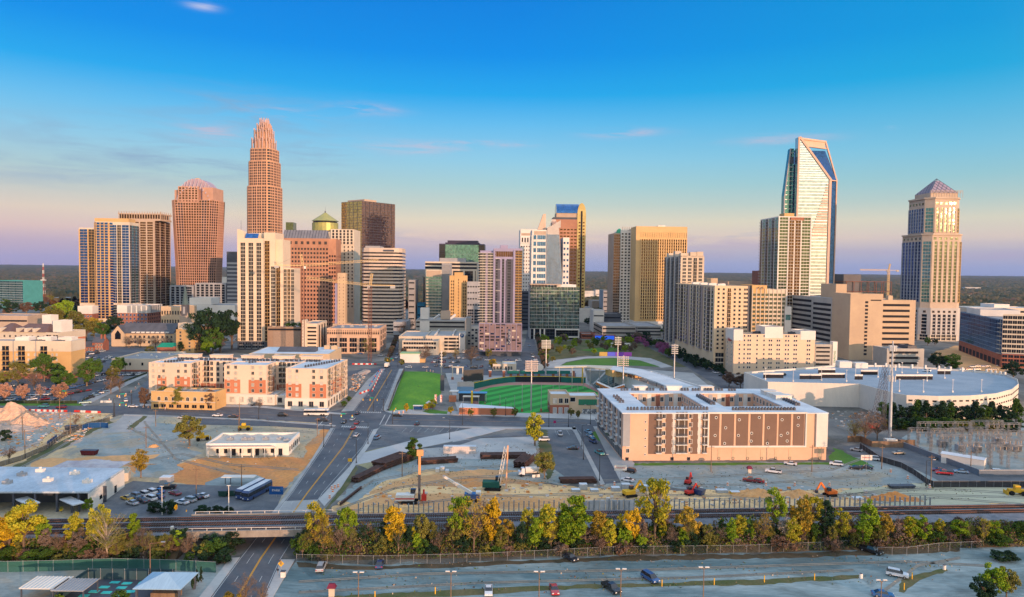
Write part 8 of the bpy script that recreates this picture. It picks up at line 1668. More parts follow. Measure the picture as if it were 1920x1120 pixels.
for r in ((602,1068,'suv','silver',-85,P1),(712,1062,'sedan','navy',-85,P1),(1069,1049,'sedan','dark',125,P1),(1219,1088,'van','blue',118,P1),(1146,1107,'pickup','black',118,P1),(1682,1081,'suv','white',150,P1),(1633,1036,'pickup','black',128,P1),(916,1112,'sedan','white',92,P1),(1039,1110,'sedan','red',95,P1),(1655,1119,'sedan','blue',165,P1),
   (238,937,'sedan','yellow',-32,P2),(253,933,'suv','light blue',-32,P2),(269,930,'suv','white',-32,P2),(283,926,'suv','white',-32,P2),(298,924,'sedan','blue',-32,P2),(313,917,'pickup','black',10,P2),(328,928,'sedan','dark red',-32,P2),(248,946,'sedan','silver',-32,P2),(267,942,'sedan','dark',-32,P2),(282,938,'suv','white',-32,P2),(297,934,'sedan','navy',-32,P2),(341,945,'sedan','white',-20,P2),(354,941,'suv','silver',-20,P2),(367,936,'sedan','black',-20,P2),(379,933,'sedan','white',-20,P2),(294,958,'suv','white',-15,P2),(309,953,'pickup','white',-15,P2),
   (645,793,'sedan','dark',90,P3),(661,788,'sedan','white',-90,P3),(669,795,'sedan','dark red',-90,P3),(662,805,'sedan','red',-90,P3),(668,818,'sedan','white',-92,P3),(670,777,'sedan','dark',-92,P3),
   (745,781,'sedan','black',180,'on the street beside the ballpark'),(782,797,'suv','dark',-90,'on the corner parking lot'),(707,823,'suv','light blue',-100,'on the corner parking lot'),
   (530,781,'suv','black',178,'on the street below the coral apartments'),(605,790,'pickup','dark',178,'on the street below the coral apartments'),(437,783,'sedan','dark',0,'on the street below the coral apartments'),(408,781,'sedan','white',0,'on the street below the coral apartments'),(343,785,'sedan','silver',178,'on the street below the coral apartments'),(250,764,'sedan','white',178,'on the street below the coral apartments'),(236,753,'suv','white',-60,'on the street below the coral apartments'),(480,761,'pickup','dark',20,'on the street below the coral apartments'),(491,759,'sedan','red',20,'on the street below the coral apartments'),(82,764,'suv','teal',0,'on the street below the coral apartments'),(115,766,'suv','dark red',0,'on the street below the coral apartments'),(160,757,'pickup','teal',30,'on the street below the coral apartments'),
   (1020,827,'suv','white',5,'on the car park left of the brown apartments'),(1050,816,'pickup','white',-88,'on the car park left of the brown apartments'),(1074,843,'sedan','dark',0,'on the car park left of the brown apartments'),(1103,812,'sedan','light blue',110,'along the kerb beside the brown apartments'),(1107,820,'sedan','light blue',110,'along the kerb beside the brown apartments'),(1112,830,'suv','navy',110,'along the kerb beside the brown apartments'),(1124,852,'pickup','teal',110,'along the kerb beside the brown apartments'),
   (1180,886,'suv','black',-30,'on the gravel lot before the brown apartments'),(1176,903,'sedan','white',-30,'on the gravel lot before the brown apartments'),(1408,904,'pickup','dark red',-20,'on the gravel lot before the brown apartments'),(1420,905,'sedan','red',-20,'on the gravel lot before the brown apartments'),(1450,887,'pickup','white',-25,'on the gravel lot before the brown apartments'),(1482,872,'sedan','white',-25,'on the gravel lot before the brown apartments'),(1568,873,'suv','white',-25,'on the gravel lot before the brown apartments'),(1604,880,'sedan','black',-15,'on the gravel lot before the brown apartments'),(1624,879,'sedan','dark',-30,'on the gravel lot before the brown apartments'),
   (1606,846,'sedan','silver',-40,'beside the black screened fence'),(1638,863,'suv','white',-30,'beside the black screened fence'),(1685,852,'sedan','tan',0,'on the asphalt lot by the substation'),(1766,863,'suv','black',0,'on the asphalt lot by the substation'),(1760,884,'sedan','dark red',-10,'on the asphalt lot by the substation'),(1770,890,'pickup','red',-15,'on the asphalt lot by the substation'),(1802,887,'sedan','light blue',-20,'on the asphalt lot by the substation'),(1852,890,'pickup','black',-8,'on the asphalt lot by the substation'),(1864,888,'suv','white',-10,'on the asphalt lot by the substation'),(1896,891,'sedan','white',-12,'on the asphalt lot by the substation')): car(*r)
rc_ = random.Random(21); CS = ['white','silver','black','dark','blue','light blue','dark red','white','silver','dark']
def rows(n,a,c,place,ang,jit=1.5,z=0.0):
 for i in range(n):
  t = (i + .5) / n + rc_.uniform(-.3,.3) / n
  if rc_.random() < .16: continue
  car(a[0] + (c[0] - a[0]) * t,a[1] + (c[1] - a[1]) * t + rc_.uniform(-.4,.4),rc_.choice(('sedan','sedan','suv','pickup')),rc_.choice(CS),ang + rc_.uniform(-4,4),place,z)
A_ = 'in the tree shaded car park'; rows(9,(2,752),(110,750),A_,60); rows(8,(8,743),(105,741),A_,60); rows(8,(70,732),(150,728),A_,60); rows(8,(120,742),(165,733),A_,60); rows(9,(145,726),(200,712),A_,60); rows(6,(180,706),(196,702),A_,60); rows(5,(228,704),(265,704),A_,60); rows(8,(165,748),(200,733),A_,60); rows(5,(6,728),(40,722),A_,60)
A_ = 'in the lot by the brick house'; rows(7,(134,662),(196,660),A_,70); rows(7,(140,667),(192,664),A_,70); rows(6,(138,672),(185,671),A_,70); rows(5,(190,682),(205,670),A_,70)
A_ = 'in the car park behind the outfield'; rows(11,(800,673),(905,672),A_,80); rows(9,(808,680),(860,680),A_,80); rows(9,(812,687),(940,689),A_,80); rows(6,(892,676),(1000,678),A_,5); rows(5,(985,684),(998,700),A_,95)
A_ = 'on the street behind the lawn'; rows(5,(756,690),(905,691),A_,3); rows(3,(661,664),(720,668),A_,5)
A_ = 'on the avenue between the towers'; rows(5,(742,676),(752,632),A_,94); rows(5,(748,660),(760,610),A_,94)
A_ = 'on the street of condo towers'; rows(12,(1262,662),(1388,722),A_,-52); rows(9,(1248,645),(1330,690),A_,-52)
A_ = 'on the street beside the glass midrise'; rows(9,(988,640),(1012,700),A_,84); rows(5,(1003,670),(1014,690),A_,84)
A_ = 'on the roof of the round car deck'; car(1466,705,'suv','black',10,A_,12); car(1737,697,'suv','white',5,A_,12); car(1622,700,'sedan','white',5,A_,12)
A_ = 'at the building site far right'; rows(8,(1800,694),(1895,694),A_,0); rows(7,(1815,689),(1890,686),A_,0)
# buses
def coach(a,c,body,desc,nm='coach',L=13.0,roof=None,z0=0.0,front=None):
 p,q = G(*a),G(*c); t = put(nm,None,None,p.lerp(q,.5),math.atan2(q.y - p.y,q.x - p.x)); w = 1.28; b = MB(); b.prism([(-L / 2,-w),(L / 2,-w),(L / 2,w),(-L / 2,w)],.38,1.5,0); b.prism([(-L / 2,-w),(L / 2,-w),(L / 2,w),(-L / 2,w)],2.65,3.3,0,2,poly2=[(-L / 2 + .3,-w + .25),(L / 2 - .2,-w + .25),(L / 2 - .2,w - .25),(-L / 2 + .3,w - .25)]); b.build('body',[body,m_dk,roof or m_roofw],t)
 for k,(x0,x1) in enumerate([(-L / 2 + .9 + i * (L - 1.4) / 7,-L / 2 + .75 + (i + 1) * (L - 1.4) / 7) for i in range(7)]):
  b = MB(); b.box(x0,x1,-w + .01,w - .01,1.5,2.65); b.build('window',m_cglass,t)
 b = MB(); b.box(-L / 2,-L / 2 + .85,-w + .01,w - .01,1.5,2.65); b.build('windscreen',m_cglass,t); b = MB(); b.box(L / 2 - .5,L / 2,-w,w,1.5,2.65); b.build('rear_panel',front or body,t)
 for x in (-L / 2 + 2.4,L / 2 - 3.4,L / 2 - 2.2):
  for s in (-1,1): b = MB(); b.tube((x,s * (w - .3),.48),(x,s * (w + .02),.48),.48,n=14); b.build('wheel',m_tyre,t)
 for s in (-1,1): b = MB(); b.box(-L / 2 - .05,-L / 2 + .05,s * .85 - .2,s * .85 + .2,.7,.95); b.build('headlight',m_hl,t); b = MB(); b.box(-L / 2 - .5,-L / 2 - .3,s * 1.35 - .1,s * 1.35 + .1,2.1,2.7); b.build('mirror',m_dk,t)
 tag(t,desc,'bus','buses'); return t
coach((443,940),(496,912),paint('navy'),'dark coach with grey roof parked farther from the road'); coach((456,943),(508,915),paint('navy'),'dark coach with grey roof parked nearer the road'); coach((573,779),(614,779),m_white,'white city bus with blue front waiting at the junction','city_bus',12,None,0,paint('blue'))
def truck(px,py,ang,desc,tank=True,col='white'):
 t = put('tanker_truck' if tank else 'box_truck',None,None,G(px,py),R(ang)); b = MB(); b.box(-3.9,3.9,-.45,.45,.7,1.0); b.build('chassis',m_dk,t); b = MB(); b.prism([(-3.9,-1.15),(-1.7,-1.15),(-1.7,1.15),(-3.9,1.15)],.7,1.8); b.prism([(-3.1,-1.1),(-1.7,-1.1),(-1.7,1.1),(-3.1,1.1)],1.8,2.9,0,poly2=[(-2.8,-1),(-1.75,-1),(-1.75,1),(-2.8,1)]); b.build('cab',paint(col),t)
 b = MB(); b.poly([(-3.1,-1,1.85),(-3.1,1,1.85),(-2.85,.9,2.8),(-2.85,-.9,2.8)][::-1]); b.build('windscreen',m_cglass,t)
 b = MB()
 if tank: b.tube((-1.4,0,2.05),(3.9,0,2.05),1.15,n=18); 
 else: b.box(-1.4,4.2,-1.2,1.2,1.0,3.5)
 b.build('tank' if tank else 'cargo_box',m_white,t)
 for x in (-3,1.9,3.1):
  for s in (-1,1): b = MB(); b.tube((x,s * .85,.5),(x,s * 1.17,.5),.5,n=14); b.build('wheel',m_tyre,t)
 tag(t,desc,'truck')
truck(992,892,8,'white tanker truck parked on the gravel yard by the trees'); truck(726,689,-92,'white box truck driving down the avenue',False)
# ================================================================ street furniture, site machines, clutter
m_pole = mat('m_pole',(.03,.032,.035),rough=.5); m_wood = mat('m_wood',(.24,.16,.10),(.17,.11,.075),scale=.8,stretch=(1,1,.2)); m_orng = mat('m_orng',(.75,.17,.03),scale=.6); m_yell = mat('m_yell',(.72,.42,.03),(.6,.33,.03),scale=.5); m_redp = mat('m_redp',(.55,.04,.03),scale=.6)
def street_lamp(px,py,h,ang,place,m=None,arm=2.6,double=False):
 t = put('street_lamp',None,None,G(px,py),R(ang)); b = MB(); b.tube((0,0,0),(0,0,h),.14,.08,n=7); b.tube((0,0,0),(0,0,.8),.24,.2,n=8); b.build('pole',m or m_pole,t)
 for s in ((-1,1) if double else (1,)):
  b = MB(); b.tube((0,0,h - .1),(s * arm,0,h + .35),.06,n=5); b.build('arm',m or m_pole,t); b = MB(); b.box(s * arm - .45,s * arm + .45,-.16,.16,h + .28,h + .46); b.build('lamp_head',m_metal if not double else m_white,t)
 later(t,'double headed street lamp' if double else 'tall street lamp',place,'street lamp',px,'street lamps')
S1,S2,S3 = 'along the main road','along the street by the ballpark','on the near gravel lot'
for r in ((282,1100,10,0,'at the road below the bridge',mat('m_rustp',(.22,.12,.08)),3),(668,869,9,160,S1),(690,833,9,160,S1),(607,838,9,20,S1),(724,722,9,180,S1),(843,824,9,180,S2),(700,772,8,170,S2),(867,797,10,90,S2),(948,780,8,90,S2),(1029,801,9,90,S2),(1066,801,8,90,S2),(1107,796,9,180,S2),(1091,838,9,0,'along the side street by the brown apartments'),(1094,862,9,0,'along the side street by the brown apartments'),(1124,902,9,0,'along the side street by the brown apartments'),(213,782,9,20,S2),(485,786,8,90,S2),(235,700,8,0,'beside the cream warehouse'),(1736,912,9,0,'on the asphalt lot by the substation')): street_lamp(*r)
for px,py in ((1163,1152),(1318,1148),(845,1158),(1010,1158),(1650,1175),(672,1160)): street_lamp(px,py,9.5,0,S3,m_wood,.7,True)
for px,py,h in ((47,860,11),(43,825,10),(132,815,10),(274,840,9),(292,800,8),(1333,885,10),(1522,885,10),(754,894,9),(1653,880,9),(1745,912,11),(448,822,9),(449,800,11),(1548,860,9),(368,928,9),(453,916,8),(595,818,8),(112,785,10),(1820,880,7)):
 t = put('utility_pole',None,None,G(px,py)); b = MB(); b.tube((0,0,0),(0,0,h),.17,.12,n=7); b.build('pole',m_wood,t); b = MB(); b.box(-1.1,1.1,-.06,.06,h - .9,h - .74); b.build('crossarm',m_wood,t); later(t,'wooden utility pole','on the open lots','pole',px,'utility poles')
for px,py,h,m in ((304,966,8.5,m_white),(429,968,9,m_white)): t = put('light_pole',None,None,G(px,py)); b = MB(); b.tube((0,0,0),(0,0,h),.14,.1,n=7); b.build('pole',m,t); b = MB(); b.box(-.5,.5,-.15,.15,h,h + .15); b.build('lamp_head',m,t); later(t,'slim white light pole','at the depot lot by the tracks','light pole',px,'light poles')
def signal(px,py,ang,arm,place,n=3):
 t = put('traffic_signal',None,None,G(px,py),R(ang)); b = MB(); b.tube((0,0,0),(0,0,6.6),.18,.13,n=8); b.build('pole',m_pole,t); b = MB(); b.tube((0,0,6),(arm,0,6.3),.1,.07,n=6); b.build('mast_arm',m_pole,t)
 for i in range(n):
  x = arm * (i + 1) / n - .4; b = MB(); b.box(x - .2,x + .2,-.2,.15,5.2,6.2,0); h = b.build('signal_head',m_yell,t)
  for j,c in enumerate(((.6,.02,.02),(.5,.3,.02),(.02,.5,.2))): b = MB(); b.tube((x,-.2,6.0 - .32 * j),(x,-.26,6.0 - .32 * j),.12,n=8); b.build('lens',lamp('m_sig_g',(.1,1,.6),2.5) if j == 2 else mat(f'm_lens{j}',c),h)
 b = MB(); b.box(arm * .45,arm * .45 + 2,-.05,.05,6.45,6.9); b.build('street_sign',mat('m_ssign',(.01,.33,.22)),t); later(t,'traffic signal on a long mast arm',place,'traffic signal',px,'traffic signals')
for r in ((719,771,178,11,'at the main crossing'),(621,803,0,10,'at the main crossing',2),(736,796,90,9,'at the main crossing',2),(247,762,200,7,'by the demolition yard',2),(133,757,180,6,'by the demolition yard',2),(215,781,0,6,'by the demolition yard',2),(746,690,180,8,'at the far end of the avenue',2)): signal(*r)
def sign(px,py,w,h,z,m,desc,txt=None,tm=None,dia=False,ang=0):
 t = thing('road_sign',desc,'sign',G(px,py),R(ang)); b = MB(); b.tube((0,.06,0),(0,.06,z + h),.06,n=6); b.build('post',m_metal,t); b = MB()
 if dia: b.prism([(0,-w),(w,0),(0,w),(-w,0)],0,.05); o = b.build('panel',m,t,(0,0,z + w)); o.rotation_euler = (math.pi / 2,0,0); q = MB(); q.box(-.12,.12,-.08,-.06,z + w * .7,z + w * 1.4); q.tube((0,-.07,z + w * 1.6),(0,-.075,z + w * 1.6),.14,n=8); q.build('symbol',m_dk,t)
 else: b.box(-w / 2,w / 2,-.05,.0,z,z + h); b.build('panel',m,t)
 if txt: letters(txt,h * .42,tm,t,(0,-.08,z + h / 2),UPR,'lettering',.01)
 return t
sign(527,1080,.75,1.5,2.2,m_yell,'yellow diamond warning sign on the pavement below the bridge',dia=True); sign(656,879,1.5,1.2,2.6,m_yell,'yellow sign on the verge of the main road'); sign(1163,905,4.2,1.9,4.2,m_white,'white and red parking sign at the lot entrance','PARKING',m_redp); sign(1624,884,4.2,1.9,4.2,m_white,'white and red parking sign by the black screened fence','PARKING',m_redp); sign(1040,800,1.2,1.2,1.6,mat('m_magsign',(.35,.02,.12)),'small dark pink sign at the street kerb'); sign(518,932,4.5,2.6,.8,mat('m_bluesign',(.01,.08,.28)),'blue lot sign on two yellow posts beside the coaches','PARK',m_white)
# people, dark clothes, walking on the pavement
def person(px,py,ang,top,legs,desc,step=.32):
 t = thing('person',desc,'person',G(px,py,.13),R(ang)); b = MB(); sk = mat('m_skin',(.34,.2,.14))
 V = [(0,0,.93),(0,0,1.2),(0,0,1.43),(0,0,1.53),(0,.02,1.66),(-.10,0,.9),(-.11,step * .5,.5),(-.11,step * .55,.08),(-.11,step * .55 + .16,.04),(.10,0,.9),(.11,-step * .3,.5),(.11,-step,.1),(.11,-step + .15,.04),(-.2,0,1.4),(-.25,-.12,1.14),(-.24,.04,.92),(.2,0,1.4),(.25,.1,1.14),(.24,.26,.98)]
 E = [(0,1),(1,2),(2,3),(3,4),(0,5),(5,6),(6,7),(7,8),(0,9),(9,10),(10,11),(11,12),(2,13),(13,14),(14,15),(2,16),(16,17),(17,18)]; rr = [.15,.15,.16,.06,.11,.1,.075,.05,.05,.1,.075,.05,.05,.07,.05,.035,.07,.05,.035]
 me = bpy.data.meshes.new('body'); me.from_pydata(V,E,[]); o = put('body',me,t); sm = o.modifiers.new('skin','SKIN')
 for i,r in enumerate(rr): me.skin_vertices[0].data[i].radius = (r,r * .8)
 me.skin_vertices[0].data[0].use_root = True; o.modifiers.new('sub','SUBSURF').levels = 1; m2 = bpy.data.meshes.new_from_object(o.evaluated_get(bpy.context.evaluated_depsgraph_get())); o.modifiers.clear(); o.data = m2; m2.materials.clear()
 for m in (sk,top,legs): m2.materials.append(m)
 for p in m2.polygons: z = p.center.z; p.material_index = 2 if z < .95 else 1 if z < 1.5 and not (abs(p.center.x) > .2 and z < 1.0) else 0
 h = MB(); h.tube((0,-.02,1.68),(0,-.01,1.79),.115,.06,n=9); h.build('hair',m_dk,t)
person(521,1078,170,mat('m_top1',(.02,.02,.03)),mat('m_leg1',(.3,.3,.32)),'person in dark top walking on the pavement below the bridge'); person(525,1062,-10,mat('m_top2',(.03,.03,.04)),m_dk,'person in dark clothes on the pavement close under the bridge'); person(502,790,100,m_dk,m_dk,'person in dark clothes crossing near the dirt yard')
t = thing('litter_bin','white square litter bin on the pavement below the bridge','bin',G(531,1082,.13)); b = MB(); b.box(-.5,.5,-.4,.4,0,1.3); b.build('body',m_white,t); b = MB(); b.box(-.55,.55,-.45,.45,1.3,1.5); b.build('lid',m_dk,t)
for px,py in ((1614,1084),(1770,1068)): t = put('litter_barrel',None,None,G(px,py)); b = MB(); b.tube((0,0,0),(0,0,1.1),.42,n=12); b.build('drum',m_white,t); b = MB(); b.tube((0,0,1.1),(0,0,1.14),.36,n=12); b.build('liner',m_dk,t); later(t,'white litter barrel','on a near grass strip','bin',px,'litter barrels')
for px,py in ((703,1122),(816,1114),(1241,1100),(1339,1097),(1433,1092),(1527,1088),(1142,1106),(1710,1086),(1695,1106)): t = put('bollard',None,None,G(px,py)); b = MB(); b.tube((0,0,0),(0,0,1.6),.13,n=8); b.build('post',m_yell,t); later(t,'yellow post','along the grass strips of the near lot','post',px,'yellow posts')
# traffic barrels and water barriers
b = MB(); b.tube((0,0,0),(0,0,.12),.42,n=10,mi=1)
for j in range(4): b.tube((0,0,.12 + .24 * j),(0,0,.36 + .24 * j),.3 - .02 * j,.28 - .02 * j,n=10,mi=j % 2)
mbar = b.mesh('traffic_barrel',[m_orng,m_white])
for i,(px,py) in enumerate(((269,764),(278,765),(290,766),(300,767),(310,768),(236,742),(224,746),(205,752),(246,736),(254,729),(260,722),(1152,910),(1305,911),(1364,911),(1436,911),(1490,911),(1555,911),(1670,886),(1702,898),(1743,915),(622,918),(628,916),(634,914),(624,923),(618,935),(800,697),(807,697),(812,698),(635,738),(748,776),(756,775))): o = put('traffic_barrel',mbar,None,G(px,py,.05),0,1.25); later(o,'orange striped traffic barrel','beside the roadworks and lots','barrel',px,'traffic barrels')
mb_ = MB(); mb_.prism([(-1,-.3),(1,-.3),(1,.3),(-1,.3)],0,1.05,0,poly2=[(-.95,-.14),(.95,-.14),(.95,.14),(-.95,.14)]); MBR = [mb_.mesh('water_barrier',m) for m in (m_redp,m_white,mat('m_barb',(.02,.12,.42)))]
def barriers(a,c,n,place,cols):
 p,q = G(*a),G(*c); an = math.atan2(q.y - p.y,q.x - p.x)
 for i in range(n): k = cols[i % len(cols)]; o = put('water_barrier',MBR[k],None,p.lerp(q,(i + .5) / n),an); later(o,('red','white','blue')[k] + ' plastic barrier',place,'barrier',a[0] + (c[0] - a[0]) * i / n,'plastic barriers')
barriers((38,771),(125,773),16,'along the demolition yard',(1,0)); barriers((140,773),(188,775),9,'along the demolition yard',(0,0,1,1)); barriers((190,755),(208,755),4,'along the demolition yard',(1,)); barriers((697,736),(717,694),15,'beside the avenue',(0,1)); barriers((692,726),(712,694),10,'on the pavement beside the avenue',(2,2,0)); barriers((674,740),(692,733),5,'beside the avenue',(0,1)); barriers((660,684),(706,684),9,'across the closed side street',(0,1)); barriers((1000,896),(1010,895),2,'near the tanker truck',(1,))
# tower cranes
def lattice(bb,p,q,w,n,r=.12,tri=False):
 p,q = Vector(p),Vector(q); d = (q - p).normalized(); up = Vector((0,0,1)) if abs(d.z) < .9 else Vector((0,1,0)); a = d.cross(up).normalized() * w / 2; c = a.cross(d).normalized() * w / 2; cs = [-a - c,a - c,c] if tri else [-a - c,a - c,a + c,-a + c]; k = len(cs)
 for o in cs: bb.beam(p + o,q + o,r)
 for i in range(n):
  s,e = p.lerp(q,i / n),p.lerp(q,(i + 1) / n)
  for j in range(k): bb.beam(s + cs[j],e + cs[(j + 1) % k],r * .7)
def tower_crane(px,py,Y,ptop,jl,cl,ang,m,mm,desc,slope=0.0,r=.22):
 t = thing('tower_crane',desc,'crane',(X(px,Y),Y,0),R(ang),'tower cranes'); h = Z(px,ptop,Y); b = MB(); lattice(b,(0,0,0),(0,0,h),2.2,int(h / 2.6),r); b.build('mast',mm,t)
 b = MB(); lattice(b,(1,0,h + 1),(jl,0,h + 1 + slope),1.6,int(jl / 2),r * .8,True); b.build('jib',m,t); b = MB(); b.box(-cl,-1,-.7,.7,h + .6,h + 1.2); b.build('counter_jib',m,t); b = MB(); b.box(-cl,-cl + 3.4,-.9,.9,h - 1.4,h + .6); b.build('counterweight',m_conc,t)
 b = MB(); lattice(b,(0,0,h + .5),(-1.6,0,h + 10),1.3,5,r); b.build('apex',m,t); b = MB(); b.box(.8,2.4,-1.6,-.2,h - 1.8,h + .4); b.build('operator_cab',m_white,t); b = MB(); b.beam((-1.6,0,h + 10),(jl * .6,0,h + 1.9 + slope * .6),.1); b.beam((-1.6,0,h + 10),(-cl + 2,0,h + 1.2),.1); b.build('tie_bars',m_dk,t)
mcr = mat('m_crane',(.72,.52,.26),(.62,.44,.22),scale=.3)
tower_crane(568,0,560,500,60,22,10,mcr,mat('m_mast',(.20,.09,.06)),'yellow tower crane with a red mast before the granite tower',5); tower_crane(694,0,540,537,52,20,172,mcr,MATS['m_mast'],'yellow tower crane swung left before the banded round tower',5); tower_crane(1666,0,1000,508,40,14,176,mcr,mcr,'distant tower crane over the unfinished red steel building',0,.4)
t = thing('tower_crane','small luffing crane beside the slanted glass tower','crane',(X(1556,900),900,0),0,'tower cranes'); h = Z(1556,488,900); b = MB(); lattice(b,(0,0,h * .4),(0,0,h - 8),1.6,12,.3); b.build('mast',m_redp,t); b = MB(); lattice(b,(0,0,h - 8),(1.5,0,h + 6),1.2,5,.3,True); b.build('jib',m_redp,t); b = MB(); b.box(-1,1,-1,1,0,h * .4); b.build('base',m_conc,t)
# slim cell tower inside its timber fence
t = thing('cell_tower','very tall slim grey antenna pole standing in a timber enclosure','antenna tower',G(1668,829)); Y = t.location.y; h = Z(1677,640,Y); b = MB(); b.tube((0,0,0),(0,0,h * .5),.75,.55,n=14); b.tube((0,0,h * .5),(0,0,h),.55,.25,n=12); b.build('pole',mat('m_galv',(.44,.48,.52),scale=.3,metal=.3,rough=.5),t)
for f_,n in ((.93,8),(.74,6),(.63,7)):
 for i in range(n): a = 2 * math.pi * i / n; q = MB(); q.box(1.3,1.6,-.25,.25,h * f_ - 1.2,h * f_ + 1.2); q.beam((.3,0,h * f_),(1.3,0,h * f_),.12); o = q.build('antenna',m_white,t); o.rotation_euler = (0,0,a)
t = thing('timber_enclosure','brown timber fence enclosure with white cabin round the antenna pole','fence',G(1668,838)); 
for x0,x1,y0,y1 in ((-8,5,-1.2,-1),(5,5.2,-1.2,9),(-8.2,-8,-1.2,9),(5.2,12,2,2.2),(-14,-8,8,8.2)): q = MB(); q.box(x0,x1,y0,y1,0,2.6); q.build('fence_panel',m_wood,t)
q = MB(); q.box(-1,3.6,.4,3.2,0,3); q.build('cabin',m_white,t)
# substation: steel gantries in rows, each with its own insulators
ms = mat('m_sub',(.24,.25,.26),(.17,.17,.17),scale=.4); rs = random.Random(5)
def gantry(px,py,w,h,n=3):
 t = put('substation_gantry',None,None,G(px,py,.04),R(4 + rs.uniform(-2,2))); x0 = -w / 2
 for i in range(n): x = x0 + w * i / (n - 1); q = MB(); lattice(q,(x,0,0),(x,0,h),.7,5,.09); q.build('column',ms,t)
 q = MB(); lattice(q,(x0,0,h - .4),(x0 + w,0,h - .4),.7,int(w / 1.5),.08); q.build('crossbeam',ms,t)
 for i in range(int(w / 2.4)): x = x0 + 1.2 + 2.4 * i; q = MB(); q.tube((x,0,h - .8),(x,0,h - 2.1),.16,n=6); q.tube((x,0,h - 2.1),(x,-4,h - 2.6),.05,n=4); q.build('insulator',m_stone,t)
 later(t,'steel lattice substation gantry','in the electrical substation','gantry',px,'substation gantries')
for r in ((1722,832,9,7),(1745,846,12,8),(1775,838,14,8),(1790,856,13,9,4),(1850,836,16,7,4),(1862,850,15,8,4),(1842,872,15,9,4),(1890,878,14,9,3),(1905,860,13,8),(1812,826,14,6,4),(1880,822,16,7,4),(1915,838,12,7),(1740,815,10,6),(1790,815,14,6),(1850,812,15,6)): gantry(*r)
for i,(px,py) in enumerate(((1766,838),(1800,846),(1830,848),(1882,842),(1905,846),(1870,832))): t = put('transformer',None,None,G(px,py,.04)); q = MB(); q.box(-1.6,1.6,-1.2,1.2,.3,2.8); q.build('tank',m_grey,t); q = MB(); [q.box(-1.6 + .4 * k,-1.5 + .4 * k,-1.7,-1.2,.5,2.5) for k in range(8)]; q.build('radiator',ms,t); q = MB(); [q.tube((x,0,2.8),(x,0,4),.16,.1,n=6) for x in (-1,0,1)]; q.build('bushing',m_stone,t); later(t,'grey transformer tank','in the electrical substation','transformer',px,'transformers')
t = thing('control_house','long white metal control building in the substation','building',G(1806,872,.04),R(-42)); q = MB(); q.box(-7,7,-2.4,2.4,0,3.6); q.build('wall',m_white,t); q = MB(); q.prism([(-7.2,-2.6),(7.2,-2.6),(7.2,2.6),(-7.2,2.6)],3.6,4.1,0,poly2=[(-7.2,-.2),(7.2,-.2),(7.2,.2),(-7.2,.2)]); q.build('roof',m_roofw,t); q = MB(); q.box(7.0,7.06,-.6,.6,0,2.2); q.build('door',m_grey,t)
for a,c,ds in (((1690,838),(1835,892),'pale concrete wall along the near side of the substation'),((1835,893),(1960,893),'low pale wall at the lower edge of the substation')): p,q_ = G(*a),G(*c); t = thing('substation_wall',ds,'wall',p); q = MB(); q.beam((0,0,1.1),q_ - p + Vector((0,0,1.1)),.3,2.2); q.build('panel',fence_mat('m_subwall',(.16,.20,.25),.8),t); q = MB(); q.beam((0,0,2.25),q_ - p + Vector((0,0,2.25)),.3,.15); q.build('coping',m_metal,t)
# site machines
def tracks(t,L=3.6,w=2.6,m=None):
 for s in (-1,1): q = MB(); q.prism([(-L / 2,0),(L / 2,0),(L / 2 + .3,.45),(L / 2,.85),(-L / 2,.85),(-L / 2 - .3,.45)],0,.5); o = q.build('track',m_tyre,t,(0,s * w / 2 + .25,0)); o.rotation_euler = (math.pi / 2,0,0)
def rig(px,py,ang,desc,hp,body,mast,mast2,lean=0.0):
 t = thing('drilling_rig',desc,'drilling rig',G(px,py),R(ang),'drilling rigs'); tracks(t,4.6,3); q = MB(); q.box(-4.2,1.5,-1.4,1.4,1,2.8); q.build('engine_housing',body,t); q = MB(); q.box(-4.22,1.52,-1.42,1.42,1.5,1.9); q.build('stripe',m_redp if body == m_white else body,t)
 q = MB(); q.box(.2,1.9,.2,1.4,2.8,4.2); q.build('operator_cab',m_cglass,t); h = Z(px,hp,t.location.y); q = MB(); q.beam((3,0,1),(3 + lean,0,h * .55),.75); q.build('lower_mast',mast,t); q = MB(); q.beam((3.05 + lean,0,h * .55 + .01),(3.05 + lean,0,h),.7); q.box(2.2 + lean,4.2 + lean,-.6,.6,h - 1.4,h + .4); q.build('upper_mast',mast2,t); q = MB(); q.beam((1.4,0,2),(3,0,h * .4),.35); q.build('brace',m_metal,t); q = MB(); q.box(3.7,5.2,-.6,.6,.8,2.6); q.tube((4.4,0,2.6),(4.4,0,4.2),.3,n=8); q.build('drill_head',m_redp,t)
rig(768,943,2,'white and red drilling rig with a tall dark and orange mast',846,m_white,m_dk,mat('m_rigo',(.72,.36,.16))); 
t = thing('crawler_crane','dark green crawler crane with a white lattice boom','crane',G(924,918),R(178)); tracks(t,5,3.2); q = MB(); q.box(-2.2,3.4,-1.5,1.5,1,2.9); q.build('engine_housing',mat('m_dgreen',(.015,.10,.08)),t); q = MB(); q.box(-2.4,-.8,-1.5,-.3,2.9,4.2); q.build('operator_cab',m_cglass,t); q = MB(); lattice(q,(-2,0,2),(-4.2,.5,14.5),.9,9,.16); q.build('boom',m_white,t); q = MB(); q.beam((-4.4,0,0),(-4.9,.4,15),.45); q.build('leader',mat('m_lead2',(.70,.40,.25)),t)
